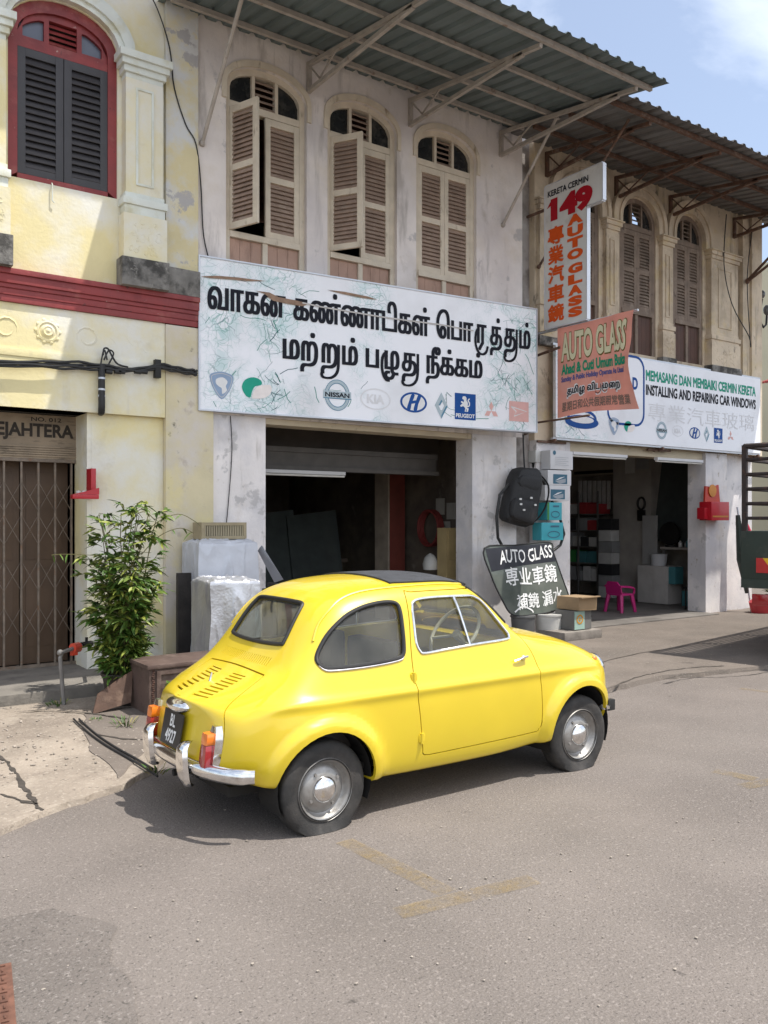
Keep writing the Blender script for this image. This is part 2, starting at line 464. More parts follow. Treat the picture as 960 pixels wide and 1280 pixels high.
# ---- cracks in the old concrete
DIRT = mat('crack_dirt', (0.055, 0.046, 0.038), rough=0.95, var=0.4, scale=20, bump=0.5)
def crack(pts, w, z=.034):
    P = spline([Vector(G2(*p)) for p in pts], 9); L_, R_ = [], []
    for i, p in enumerate(P):
        t = P[min(i+1, len(P)-1)]-P[max(0, i-1)]; t.normalize(); n = Vector((-t.y, t.x)); j = noise.noise_vector(Vector((p.x*14, p.y*14, 5)))
        p = p+Vector((j.x, j.y))*.025; ww = w*(.35+abs(noise.noise(Vector((p.x*19, p.y*19, 2))))*1.6)*(.2 if i in (0, len(P)-1) else 1); L_.append(p+n*ww/2); R_.append(p-n*ww/2)
    bm_ = MB()
    a = [bm_.bm.verts.new((p.x, p.y, z)) for p in L_]; b = [bm_.bm.verts.new((p.x, p.y, z)) for p in R_]
    for i in range(len(P)-1): bm_._f((a[i], b[i], b[i+1], a[i+1]))
    tag(bm_.build('pavement_crack', DIRT, smooth=0), kind='structure')
crack([(-10, 945), (14, 965), (26, 985), (38, 1003), (46, 1013)], .035); crack([(120, 925), (150, 930), (185, 932), (215, 935)], .03, .040); crack([(0, 1000), (30, 1010), (46, 1013), (55, 1020)], .03)
crack([(20, 897), (60, 894), (110, 898), (160, 905)], .03, .042)
crack([(830, 855), (870, 848), (920, 846), (970, 840)], .03, .049); crack([(760, 868), (800, 852), (850, 842), (905, 838)], .03, .049); crack([(640, 870), (700, 850), (780, 826), (860, 812)], .02, .049)

# ---- loose grit and pebbles
mb = MB()
for k in range(420):
    c = (G2(rnd.uniform(-10, 215), rnd.uniform(905, 1045)) if k < 260 else G2(rnd.uniform(-10, 960), rnd.uniform(1000, 1275))) if k < 330 else G2(rnd.uniform(740, 960), rnd.uniform(800, 880))
    r_ = rnd.uniform(.004, .012) if k < 260 else rnd.uniform(.003, .007); z = .031 if k < 260 else (.002 if k < 330 else .046)
    if k < 260 and (c[1] < 5.3 or c[1] > 7.3): continue
    g = bmesh.ops.create_icosphere(mb.bm, subdivisions=1, radius=r_, matrix=Matrix.Translation((c[0], c[1], z+r_*.5)) @ Matrix.Diagonal((rnd.uniform(.7, 1.4), rnd.uniform(.7, 1.3), .6, 1)))
tag(mb.build('loose_gravel', mat('pebbles', (0.30, 0.26, 0.22), rough=.9, var=.4, scale=12), smooth=0), kind='stuff')

# ---- faded yellow bay markings
def worn_paint():
    m = mat('worn_yellow_paint', (0.36, 0.245, 0.075), rough=0.8, var=0.15, scale=8, bump=0.4, bscale=150, stains=[((0.20, 0.165, 0.125), 40, 0.52, 0.10, 0.6)])
    nt = m.node_tree; p = nt.nodes['Principled BSDF']
    tcn = N(nt, 'ShaderNodeTexCoord'); n = N(nt, 'ShaderNodeTexNoise'); n.inputs['Scale'].default_value = 7; n.inputs['Detail'].default_value = 9; n.inputs['Roughness'].default_value = .7
    rr = N(nt, 'ShaderNodeMapRange'); rr.inputs['From Min'].default_value = .36; rr.inputs['From Max'].default_value = .66; rr.inputs['To Min'].default_value = 0.0; rr.inputs['To Max'].default_value = 0.36
    nt.links.new(tcn.outputs['Object'], n.inputs['Vector']); nt.links.new(n.outputs['Fac'], rr.inputs['Value']); nt.links.new(rr.outputs[0], p.inputs['Alpha'])
    return m
def marking(pa, pb, w, px=True):
    a, b = Vector(G2(*pa)), Vector(G2(*pb)); t = (b-a).normalized(); nn = Vector((-t.y, t.x))*w/2
    mb = MB(); k = 8
    mb.grid(lambda u, v: Vector((*(a+(b-a)*u+nn*(2*v-1)*(1+.1*noise.noise(Vector((u*5, v*3, 1))))), .0045)), k, 1)
    tag(mb.build('road_marking', worn_paint(), smooth=0), kind='structure')
marking((430, 1052), (560, 1117), .10); marking((497, 1143), (668, 1100), .10)
marking((893, 964), (945, 975), .10); marking((928, 984), (985, 974), .10); marking((925, 861), (980, 868), .08)

# ---- shared wall materials
YEL = mat('yellow_plaster', (0.70, 0.615, 0.345), rough=0.85, var=0.07, scale=1.6, bump=0.3, bscale=30,
          stains=[((0.50, 0.44, 0.30), 6, 0.65, 0.05, 0.5, (1, 1, .14)), ((0.72, 0.72, 0.69), 1.1, 0.50, 0.09, 0.8), ((0.46, 0.40, 0.26), 2.6, 0.66, 0.08, 0.5), ((0.10, 0.085, 0.065), 7, 0.76, 0.03, 0.6)])
YELP = mat('peeling_plaster', (0.64, 0.56, 0.34), rough=0.9, var=0.08, scale=2.0, bump=0.5, bscale=25,
          stains=[((0.60, 0.61, 0.62), 1.2, 0.49, 0.05, 0.9), ((0.40, 0.385, 0.39), 2.6, 0.59, 0.012, 0.9), ((0.66, 0.58, 0.38), 6, 0.62, 0.03, 0.8), ((0.06, 0.055, 0.05), 9, 0.74, 0.03, 0.6)])
PALE = mat('pale_moulding', (0.66, 0.69, 0.64), rough=0.8, var=0.08, scale=4, bump=0.2, bscale=40, stains=[((0.50, 0.45, 0.25), 2.5, 0.56, 0.08, 0.7), ((0.18, 0.16, 0.13), 14, 0.72, 0.03, 0.6)])
WHT = mat('white_plaster', (0.80, 0.74, 0.70), rough=0.88, var=0.08, scale=1.2, bump=0.35, bscale=28,
          stains=[((0.30, 0.275, 0.255), 6, 0.62, 0.05, 0.6, (1, 1, .10)), ((0.66, 0.58, 0.48), 1.7, 0.58, 0.08, 0.6), ((0.56, 0.52, 0.52), 0.9, 0.53, 0.12, 0.75), ((0.36, 0.325, 0.30), 4, 0.63, 0.06, 0.65, (1, 1, .22)), ((0.42, 0.40, 0.40), 2.3, 0.64, 0.02, 0.7), ((0.10, 0.09, 0.08), 16, 0.77, 0.02, 0.7), ((0.34, 0.29, 0.22), 2.1, 0.67, 0.05, 0.5)])
PILL = mat('pillar_plaster', (0.76, 0.72, 0.70), rough=0.85, var=0.09, scale=2.0, bump=0.35, bscale=30,
          stains=[((0.36, 0.33, 0.30), 7, 0.64, 0.05, 0.55, (1, 1, .12)), ((0.62, 0.54, 0.44), 2.2, 0.62, 0.06, 0.6), ((0.50, 0.49, 0.51), 1.4, 0.52, 0.10, 0.75), ((0.30, 0.24, 0.165), 5.5, 0.68, 0.035, 0.75), ((0.40, 0.385, 0.38), 3, 0.61, 0.02, 0.7), ((0.06, 0.05, 0.045), 18, 0.79, 0.02, 0.8)])
BEI = mat('beige_plaster', (0.60, 0.50, 0.375), rough=0.88, var=0.14, scale=2.2, bump=0.45, bscale=26,
          stains=[((0.13, 0.10, 0.08), 7, 0.62, 0.05, 0.65, (1, 1, .12)), ((0.33, 0.26, 0.185), 1.8, 0.54, 0.10, 0.7), ((0.58, 0.46, 0.25), 2.8, 0.60, 0.06, 0.6), ((0.09, 0.075, 0.06), 6, 0.66, 0.05, 0.75, (1, 1, .5)), ((0.50, 0.47, 0.42), 5, 0.68, 0.04, 0.6)])
DIRTY = mat('sooty_stone', (0.20, 0.19, 0.175), rough=0.95, var=0.35, scale=6, bump=0.7, bscale=40, stains=[((0.035, 0.033, 0.03), 5, 0.52, 0.07, 0.85), ((0.42, 0.40, 0.36), 8, 0.64, 0.04, 0.7)])
REDP = mat('red_trim_paint', (0.24, 0.034, 0.034), rough=0.55, var=0.12, scale=5, bump=0.2, bscale=40, stains=[((0.13, 0.015, 0.018), 3, 0.58, 0.08, 0.6), ((0.33, 0.11, 0.09), 4, 0.62, 0.06, 0.6), ((0.50, 0.40, 0.34), 13, 0.69, 0.015, 0.85), ((0.04, 0.025, 0.022), 10, 0.68, 0.03, 0.8)])
GREYP = mat('charcoal_shutter_paint', (0.040, 0.038, 0.042), rough=0.5, var=0.15, scale=8, bump=0.1)
CREAM = mat('cream_wood_paint', (0.62, 0.545, 0.435), rough=0.7, var=0.10, scale=7, bump=0.3, bscale=60, stains=[((0.22, 0.16, 0.10), 8, 0.66, 0.05, 0.75, (1, 1, .3)), ((0.60, 0.55, 0.47), 12, 0.64, 0.05, 0.7), ((0.10, 0.075, 0.05), 30, 0.74, 0.03, 0.7)])
SLAT = mat('brown_slat_paint', (0.34, 0.245, 0.19), rough=0.7, var=0.14, scale=9, bump=0.25, bscale=70, stains=[((0.42, 0.33, 0.26), 7, 0.60, 0.06, 0.6), ((0.10, 0.065, 0.045), 16, 0.68, 0.04, 0.7)])
PINKB = mat('pinkish_boards', (0.42, 0.27, 0.205), rough=0.75, var=0.10, scale=4, bump=0.25, bscale=60, stains=[((0.20, 0.12, 0.09), 5, 0.62, 0.06, 0.6, (1, 1, .25)), ((0.07, 0.045, 0.035), 14, 0.76, 0.02, 0.8)])
OLDW = mat('weathered_wood', (0.20, 0.15, 0.115), rough=0.8, var=0.22, scale=5, bump=0.35, bscale=60, stains=[((0.30, 0.24, 0.19), 6, 0.60, 0.06, 0.65, (1, 1, .3)), ((0.05, 0.036, 0.027), 9, 0.64, 0.05, 0.7)])
PANE = mat('dark_pane', (0.018, 0.020, 0.022), rough=0.15, var=0.3, scale=3, spec=0.6, stains=[((0.10, 0.095, 0.085), 8, 0.60, 0.1, 0.5)])
BPANE = mat('grey_blue_pane', (0.10, 0.115, 0.155), rough=0.35, var=0.08, scale=3, spec=0.5)
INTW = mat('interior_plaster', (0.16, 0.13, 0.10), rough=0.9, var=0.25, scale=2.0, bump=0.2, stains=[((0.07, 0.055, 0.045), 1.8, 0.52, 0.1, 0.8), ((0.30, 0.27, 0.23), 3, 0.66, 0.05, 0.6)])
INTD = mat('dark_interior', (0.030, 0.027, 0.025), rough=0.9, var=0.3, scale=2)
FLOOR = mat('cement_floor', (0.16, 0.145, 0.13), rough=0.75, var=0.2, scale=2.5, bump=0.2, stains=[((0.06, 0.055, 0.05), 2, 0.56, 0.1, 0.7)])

def louvre_leaf(mb, w, h, y0=0.0, th=.036, st=.062, rails=(0, .5, 1), slat=.045, mi=(0, 1), M=None):
    """a louvred shutter leaf: local x 0..w, z 0..h, thickness about y0; M places it"""
    n0 = len(mb.bm.verts)
    mb.mi = mi[0]
    mb.box((0, y0-th/2, 0), (st, y0+th/2, h), .003); mb.box((w-st, y0-th/2, 0), (w, y0+th/2, h), .003)
    rh = .075; zs = []
    for r in rails:
        z = r*h; a = max(0, z-rh/2) if 0 < r < 1 else (0 if r == 0 else h-rh); b = a+rh
        mb.box((st, y0-th/2+.002, a), (w-st, y0+th/2-.002, b), .002); zs.append((a, b))
    mb.mi = mi[1]
    for (a0, b0), (a1, b1) in zip(zs, zs[1:]):
        n = max(1, int((a1-b0)/slat))
        for k in range(n):
            z = b0+(k+.5)*(a1-b0)/n; t = .0035; d = .020; hh = (a1-b0)/n*.62; jx = rnd.uniform(-.002, .002)
            mb.prism([(st, y0-d, z-hh+jx), (st, y0-d+t*1.4, z-hh-t+jx), (st, y0+d, z+hh-t), (st, y0+d-t, z+hh)], (w-2*st, 0, jx*.6))
    mb.mi = 0
    if M is not None:
        mb.bm.verts.ensure_lookup_table()
        for v in mb.bm.verts[n0:]: v.co = M @ v.co

def arched_window(parent, x0, x1, zb, zsill, zsh, zs, zc, Yf, mats, open_l=0, panel=True, pane_m=None, label=None, depth=.16, boards=3):
    """zb bottom of lower panel, zsill shutter bottom, zsh shutter top, zs/zc springing/crown. parts: window > shutter, pane, panel"""
    fm, sm_, pm = mats
    fw = .065; Y0, Y1 = Yf+.05, Yf+.05+.09
    mb = MB()
    mb.ring(xz(arch_pts(x0+fw, x1-fw, zb, zs-.01, zc-fw), Y0), xz(arch_pts(x0, x1, zb, zs, zc), Y0), (0, Y1-Y0, 0), closed=False)
    mb.box((x0+fw, Y0+.004, zsh), (x1-fw, Y1-.004, zsh+.075), .004)
    mb.box((x0+fw, Y0-.012, zsill-.07), (x1-fw, Y1-.004, zsill-.005), .004)
    xm = (x0+x1)/2
    if panel: mb.box((xm-.03, Y0+.006, zb), (xm+.03, Y1-.006, zsill-.07))
    # transom bars
    xa, xb = x0+fw, x1-fw; w3 = (xb-xa)/3; c, r = xm, (x1-x0)/2-fw
    def top(x): return zs-.01+(zc-fw-zs+.01)*math.sqrt(max(0, 1-((x-c)/r)**2))
    for x in (xa+w3, xb-w3): mb.box((x-.018, Y0+.008, zsh+.075), (x+.018, Y1-.02, top(x)+.01))
    n = 5; z0 = zsh+.075; zt = top(xm-w3/2)
    mb.mi = 1
    for k in range(n):
        z = z0+(k+.5)*(zt-z0)/n
        mb.prism([(xa+w3+.018, Y0+.015, z-.022), (xa+w3+.018, Y0+.019, z-.026), (xa+w3+.018, Y0+.055, z+.012), (xa+w3+.018, Y0+.051, z+.016)], (w3-.036, 0, 0))
    mb.mi = 0
    wd = mb.build('window', [fm, sm_], parent)
    if label: wd['label'] = label
    for (a, b) in ((xa, xa+w3-.018), (xb-w3+.018, xb)):
        pts = [(a, z0)]+[(a+(b-a)*k/6, top(a+(b-a)*k/6)) for k in range(7)]+[(b, z0)]
        m = MB(); m.prism(xz(pts, Y0+.045), (0, .006, 0)); m.build('pane', pane_m or PANE, wd)
    lw = (xb-xa)/2-.004; h = zsh-zsill-.006
    for side in (0, 1):
        ang = open_l if side == 0 else 0
        m = MB()
        if side == 0: M = Matrix.Translation((xa+.002, Y0+.02, zsill)) @ Matrix.Rotation(-R(ang), 4, 'Z')
        else: M = Matrix.Translation((xm+.002, Y0+.02, zsill))
        louvre_leaf(m, lw, h, M=M)
        m.build('shutter', [fm, sm_], wd)
    if panel:
        m = MB()
        for a, b in ((xa, xm-.03), (xm+.03, xb)):
            for k in range(boards):
                u0, u1 = a+(b-a)*k/boards, a+(b-a)*(k+1)/boards
                m.box((u0+.0015, Y0+.03, zb), (u1-.0015, Y0+.052, zsill-.072), .003)
        m.build('panel', pm, wd)
    return wd

def room(parent, x0, x1, y0, y1, z0, z1, wm, name='interior_wall', fm=None):
    m = MB()
    m.face([(x0, y0, z0), (x0, y1, z0), (x0, y1, z1), (x0, y0, z1)]); m.face([(x1, y0, z0), (x1, y1, z0), (x1, y1, z1), (x1, y0, z1)])
    m.face([(x0, y1, z0), (x1, y1, z0), (x1, y1, z1), (x0, y1, z1)]); m.face([(x0, y0, z1), (x1, y0, z1), (x1, y1, z1), (x0, y1, z1)])
    o = m.build(name, wm, parent, smooth=0)
    m = MB(); m.face([(x0, y0, z0), (x1, y0, z0), (x1, y1, z0), (x0, y1, z0)]); m.build('floor', fm or FLOOR, parent, smooth=0)
    return o

YW = 8.25
# ------------------------------------------------------------------ left: yellow shophouse
yh = thing('shophouse', 'pale yellow shophouse with red cornice and red-framed arched window above a folding gate', 'building', (1.2, YW, 0))
WX0, WX1 = 1.69, 2.68
def up_wall(x0, x1):
    return wall_mesh((x0, YW, 3.5), (x1, YW+.3, 7.3), [arch_pts(WX0, WX1, 4.645, 6.02, 6.36)])
mesh_obj('wall', up_wall(-1.6, 3.148), YEL, yh)
mb = MB(); mb.box((3.15, YW-.05, 3.79), (3.49, YW+.3, 7.3)); mb.build('party_pier', YELP, yh)
# red window
fm = MB()
fm.ring(xz(arch_pts(WX0+.085, WX1-.085, 4.70, 6.0, 6.25), YW+.02), xz(arch_pts(WX0, WX1, 4.645, 6.02, 6.36), YW+.02), (0, .12, 0), closed=False)
fm.box((WX0+.085, YW+.024, 4.645), (WX1-.085, YW+.14, 4.70)); fm.box((WX0+.085, YW+.03, 5.86), (WX1-.085, YW+.13, 5.93))
def ctop(x): return 6.0+.25*math.sqrt(max(0, 1-((x-(WX0+WX1)/2)/((WX1-WX0)/2-.085))**2))
xa, xb = WX0+.085, WX1-.085; w3 = (xb-xa)/3
fan = [(xa, 5.93)]+[(xa+(xb-xa)*k/12, ctop(xa+(xb-xa)*k/12)) for k in range(13)]+[(xb, 5.93)]
fan_me = MB(); fan_me.prism(xz(fan, YW+.05), (0, .05, 0)); fme = mb_mesh(fan_me); holes = []
for a, b, zt in ((xa+.05, xa+w3-.035, .0), (xb-w3+.035, xb-.05, .0)):
    pts = [(a, 5.975)]+[(a+(b-a)*k/5, min(ctop(a+(b-a)*k/5)-.055, 6.16)) for k in range(6)]+[(b, 5.975)]
    h = MB(); h.prism(xz(pts, YW-.1), (0, .4, 0)); holes.append(mb_mesh(h))
h = MB(); h.box((xa+w3+.01, YW-.1, 5.965), (xb-w3-.01, YW+.3, 6.185)); holes.append(mb_mesh(h))
fme = boolean(fme, holes); fm.bm.from_mesh(fme)
for k in range(4):
    z = 5.99+k*.052
    fm.prism([(xa+w3+.01, YW+.055, z-.012), (xa+w3+.01, YW+.06, z-.018), (xa+w3+.01, YW+.095, z+.024), (xa+w3+.01, YW+.09, z+.03)], (w3-.02, 0, 0))
wd = fm.build('window', REDP, yh)
for a, b in ((xa+.03, xa+w3-.02), (xb-w3+.02, xb-.03)):
    m = MB(); m.box((a, YW+.085, 5.95), (b, YW+.092, 6.20)); m.build('pane', BPANE, wd)
m = MB(); m.box((xa, YW+.15, 4.65), (xb, YW+.17, 6.3)); m.build('backing', INTD, wd)
lw = (xb-xa)/2-.004
for i in (0, 1):
    m = MB(); louvre_leaf(m, lw, 1.155, rails=(0, 1), slat=.062, st=.07, M=Matrix.Translation((xa+.002+i*(lw+.006), YW+.045, 4.703)))
    m.build('shutter', [GREYP, GREYP], wd)
m = MB(); p0 = Vector((WX0+.38, YW-.004, 4.66)); m.tube([p0, p0+Vector((0, -.02, -.02)), p0+Vector((0, -.02, -.17)), p0+Vector((.02, -.02, -.185))], .006, 6); m.build('window_hook', PALE, wd)
# mouldings: arch band, pilasters with capital, shaft panel, base and plinth
mb = MB()
mb.ring(xz(arch_pts(WX0+.0, WX1-.0, 6.02, 6.03, 6.37), YW-.07), xz(arch_pts(WX0-.16, WX1+.16, 6.02, 6.06, 6.56), YW-.07), (0, .07, 0), closed=False)
mb.ring(xz(arch_pts(WX0-.05, WX1+.05, 6.02, 6.04, 6.42), YW-.10), xz(arch_pts(WX0-.12, WX1+.12, 6.02, 6.05, 6.51), YW-.10), (0, .03, 0), closed=False)
mb.build('arch_moulding', PALE, yh)
def pilaster(parent, x0, x1, pale, body, stone, Y, zs=(3.79, 4.06, 4.48, 4.69, 5.79, 6.03), relief=True, pr=.13):
    a, b, c, d, e, f = zs
    xm = (x0+x1)/2; w = x1-x0
    m = MB()
    m.box((x0+.03, Y-pr, d), (x1-.03, Y-.001, e))
    m.build('pilaster', body, parent)
    m = MB(); i = .10*w/.44
    m.ring(xz(rect(x0+.03+i+.02, x1-.03-i-.02, d+.10, e-.10), Y-pr-.012), xz(rect(x0+.03+i, x1-.03-i, d+.08, e-.08), Y-pr-.012), (0, .012, 0)); m.build('shaft_panel', pale, parent)
    m = MB()
    for k, (z0, z1, o) in enumerate(((e, e+.05, .0), (e+.05, e+.11, .025), (e+.11, e+.17, .05), (e+.17, f, .075))): m.box((x0+.03-o, Y-pr-o, z0), (x1-.03+o, Y-.002, z1), .008)
    m.build('capital', pale, parent)
    m = MB()
    for k, (z0, z1, o) in enumerate(((d-.05, d, .01), (d-.12, d-.05, .035), (c, d-.12, .015))): m.box((x0+.03-o, Y-pr-o, z0), (x1-.03+o, Y-.002, z1), .008)
    m.build('pilaster_base', pale, parent)
    m = MB(); m.box((x0, Y-pr-.03, b), (x1, Y-.002, c))
    if relief:
        for k in range(44):
            u, v = rnd.uniform(.15, .85), rnd.uniform(.12, .88); r_ = rnd.uniform(.014, .034)
            t0 = rnd.uniform(0, 6.28); cc = Vector((x0+w*u, Y-pr-.026, b+(c-b)*v))
            m.tube([cc+Vector((math.cos(t0+q*.9)*r_*(1-q*.1), 0, math.sin(t0+q*.9)*r_*(1-q*.1))) for q in range(6)], [.004, .007, .009, .009, .007, .004], 5)
    m.build('plinth', body, parent)
    m = MB(); m.box((x0-.02, Y-pr-.045, a), (x1+.02, Y-.002, b), .01); m.jitter(.006, 9); m.build('plinth_stone', stone, parent)
pilaster(yh, 2.69, 3.12, PALE, YEL, DIRTY, YW)
pilaster(yh, 1.25, 1.68, PALE, YEL, DIRTY, YW)
pilaster(yh, -.30, .13, PALE, YEL, DIRTY, YW)
mb = MB(); mb.box((3.12, YW-.11, 3.79), (3.49, YW-.051, 4.05), .01); mb.jitter(.005, 8); mb.build('plinth_stone', DIRTY, yh)
# cornice with steps
mb = MB()
for z0, z1, o in ((3.50, 3.56, .045), (3.56, 3.62, .055), (3.62, 3.66, .068), (3.66, 3.74, .085), (3.74, 3.79, .105)): mb.box((-1.6, YW-o, z0), (3.49, YW+.01, z1), .008)
mb.build('cornice', REDP, yh)
# beam and frieze
mb = MB(); mb.box((-1.6, YW-.03, 2.56), (3.15, YW+.3, 3.02)); mb.box((-1.6, YW-.040, 3.02), (3.15, YW+.3, 3.09), .01); mb.box((-1.6, YW-.02, 3.09), (3.15, YW+.3, 3.498)); mb.build('beam', YEL, yh)
mb = MB()
def rosette(c, r):
    mb.lathe([(r, 0), (r*.95, .02), (r*.78, .024), (r*.7, .012), (r*.55, .018), (r*.40, .035), (r*.25, .03), (.0, .04)], c, (0, -1, 0), 24)
    for k in range(10):
        t = 2*math.pi*k/10; mb.ball(c+Vector((math.cos(t)*r*.98, -.01, math.sin(t)*r*.98)), r*.2, (1, .6, 1), 8)
fy = YW-.02
FRZ = YEL
for xr in (2.03, .2):
    mb = MB(); rosette(Vector((xr, fy+.012, 3.28)), .105); mb.build('rosette', FRZ, yh)
for x0_ in (2.03, .2, -1.2):
    for s in (-1, 1):
        cs = Vector((x0_+s*.36, fy+.008, 3.27)); mb = MB()
        mb.tube([cs+Vector((math.cos(R(200-30*q))*.10*s*(1-.03*q), 0, math.sin(R(200-30*q))*.10*(1-.03*q))) for q in range(13)], [.010+.008*math.sin(q/12*3.1) for q in range(13)], 6); mb.build('frieze_scroll', FRZ, yh)
        for k in range(4):
            q0 = Vector((x0_+s*(.52+.16*k), fy+.010, 3.24+.05*(k % 2))); mb = MB()
            mb.tube([q0+Vector((s*u*.18, 0, .05*math.sin(u*5+k))) for u in [j/8 for j in range(9)]], [.004+.010*math.sin(j/8*3.1) for j in range(9)], 6); mb.build('frieze_scroll', FRZ, yh)
# lower wall panel, piers, step
mb = MB(); mb.box((2.44, YW+.03, .12), (3.15, YW+.3, 2.558)); mb.box((2.40, YW+.031, .12), (2.439, YW+.45, 2.558)); mb.build('wall', YEL, yh)
mb = MB(); mb.box((3.152, YW-.04, 0), (3.66, YW+.3, 3.49)); mb.build('party_pier', mat('stained_yellow_plaster', (0.60, 0.53, 0.35), rough=0.9, var=0.10, scale=2.0, bump=0.4, bscale=25, stains=[((0.60, 0.555, 0.52), 1.5, 0.53, 0.07, 0.8), ((0.68, 0.59, 0.30), 2.6, 0.60, 0.05, 0.6), ((0.42, 0.36, 0.30), 5, 0.64, 0.04, 0.6), ((0.075, 0.065, 0.055), 7, 0.69, 0.04, 0.8)]), yh)
mb = MB(); mb.box((-1.6, 7.42, .0), (3.15, YW+.95, .12), .012); mb.jitter(.004, 4); mb.build('step', mat('step_cement', (0.17, 0.155, 0.135), rough=0.9, var=0.2, scale=3, bump=0.4, stains=[((0.07, 0.065, 0.06), 3, 0.55, 0.08, 0.7)]), yh)
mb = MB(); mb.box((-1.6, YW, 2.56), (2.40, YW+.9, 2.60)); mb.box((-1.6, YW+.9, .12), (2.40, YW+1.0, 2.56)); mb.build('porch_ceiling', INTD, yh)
mb = MB(); mb.box((-1.6, YW+.31, 2.6), (3.49, 15, 2.7)); mb.box((-1.6, 14.9, 0), (3.49, 15, 7.3)); mb.box((-1.7, YW, 0), (-1.6, 15, 7.3)); mb.build('shell_wall', YEL, yh)
mb = MB(); mb.prism([(-1.8, YW-.86, 7.2), (-1.8, YW-.86, 7.3), (-1.8, 11.6, 9.2), (-1.8, 15.3, 7.3), (-1.8, 15.3, 7.2), (-1.8, 11.6, 9.05)], (5.29, 0, 0)); mb.build('roof', mat('roof_tile', (0.20, 0.10, 0.07), rough=0.9, var=0.3, scale=6), yh)
# shop fascia with lettering
TAN = mat('brown_fascia', (0.30, 0.235, 0.165), rough=0.7, var=0.2, scale=5, bump=0.1, stains=[((0.09, 0.07, 0.05), 6, 0.6, 0.06, 0.6, (1, 1, 4))])
mb = MB(); y_ = YW+.40; mb.box((-1.6, y_, 2.13), (2.40, y_+.06, 2.555))
for k in range(5): mb.box((-1.6, y_-.012, 2.15+.022*k), (2.40, y_-.001, 2.165+.022*k))
fs = mb.build('fascia_board', TAN, yh)
INK = mat('brown_ink', (0.030, 0.022, 0.016), rough=0.7, var=0.3, scale=20)
frf = Plane2((0, y_, 0), (1, 0, 0), (0, 0, 1))
mb = MB(); u0, v0 = frf.uv(0, 546); u1, v1 = frf.uv(92, 526)
t_ = flat_text('SEJAHTERA', .035)
lw_ = (u1-frf.uv(8, 540)[0])/7.1*9.0
put_text(mb, frf, fit_text(t_, u1-lw_, 2.30, u1, 2.47), .003); put_text(mb, frf, fit_text(flat_text('NO. 012', .02), 1.98, 2.49, 2.26, 2.53), .003)
mb.build('fascia_lettering', INK, fs, smooth=0)
# folding lattice gate
gate_m = mat('gate_steel', (0.20, 0.16, 0.125), rough=0.6, metal=0.3, var=0.25, scale=15, stains=[((0.20, 0.10, 0.05), 14, 0.62, 0.06, 0.6)])
gt = thing('folding_gate', 'brown folding lattice gate closed across the yellow shophouse doorway', 'gate', (1.4, YW+.5, .12))
mb = MB(); yg = YW+.42
for k in range(22):
    x = 2.36-k*.155
    if x < -1.2: break
    mb.box((x-.009, yg-.012, .15), (x+.009, yg+.012, 2.12))
mb.build('upright_bar', gate_m, gt)
mb = MB()
for k in range(21):
    x = 2.36-k*.155
    if x < -1.1: break
    for z in (.42, .86, 1.30, 1.62):
        mb.bar((x, yg-.016, z), (x-.155, yg-.016, z+.28), .016, .004); mb.bar((x, yg+.016, z+.28), (x-.155, yg+.016, z), .016, .004)
mb.build('lattice', gate_m, gt)
mb = MB(); mb.box((-1.6, yg-.02, .121), (2.40, yg+.02, .15)); mb.box((-1.6, yg-.03, 2.10), (2.40, yg+.03, 2.128)); mb.build('gate_track', gate_m, gt)
mb = MB()
for k in range(9):
    x = 2.38-k*.46; mb.box((x-.452, YW+.62, .13), (x, YW+.65, 2.55), .006)
    mb.box((x-.40, YW+.612, .30), (x-.06, YW+.619, 1.05), .004); mb.box((x-.40, YW+.612, 1.15), (x-.06, YW+.619, 2.0), .004)
mb.build('door', mat('brown_door', (0.115, 0.072, 0.044), rough=0.6, var=0.15, scale=4), yh)

# ------------------------------------------------------------------ middle: white shophouse
wh = thing('shophouse', 'grey-white shophouse with cream arched shutter windows above an open garage bay', 'building', (5.8, YW, 0))
MX0, MX1 = 3.49, 8.10
WIN = [(3.82, 4.79), (5.06, 6.03), (6.32, 7.29)]
mesh_obj('wall', wall_mesh((MX0+.002, YW+.0, 2.64), (MX1, YW+.3, 7.3), [arch_pts(a, b, 4.10, 6.12, 6.38) for a, b in WIN]), WHT, wh)
for i, (a, b) in enumerate(WIN):
    arched_window(wh, a, b, 4.10, 4.60, 5.90, 6.12, 6.38, YW, (CREAM, SLAT, PINKB), open_l=(70, 58, 0)[i],
                  label=('window with left shutter swung wide open', 'window with left shutter half open', 'window with both shutters shut')[i])
mb = MB()
for a, b in WIN: mb.ring(xz(arch_pts(a+.0, b-.0, 5.95, 6.12, 6.38), YW-.022), xz(arch_pts(a-.05, b+.05, 5.95, 6.14, 6.45), YW-.022), (0, .021, 0), closed=False)
mb.build('arch_moulding', CREAM, wh)
mb = MB(); mb.box((3.662, YW-.001, 0), (4.28, YW+.32, 2.638)); mb.build('pier', PILL, wh)
mb = MB(); mb.box((7.22, YW-.001, 0), (7.99, YW+.32, 2.638)); mb.build('pier', PILL, wh)
mb = MB(); mb.box((4.282, YW+.02, 2.575), (7.218, YW+.30, 2.638), .004); mb.build('lintel', mat('cream_lintel', (0.55, 0.47, 0.34), rough=0.7, var=0.1, scale=3, stains=[((0.2, 0.14, 0.09), 5, 0.66, 0.05, 0.6)]), wh)
mb = MB(); mb.box((7.99, YW+.10, 0), (8.33, YW+.34, 7.3)); mb.build('party_pier', mat('stained_plaster', (0.34, 0.31, 0.29), rough=0.9, var=0.2, scale=2, bump=0.4, stains=[((0.12, 0.10, 0.085), 2.2, 0.52, 0.08, 0.8), ((0.50, 0.49, 0.50), 1.7, 0.58, 0.06, 0.7)]), wh)
room(wh, 3.62, 8.02, YW+.301, 14.5, .02, 3.35, INTW)
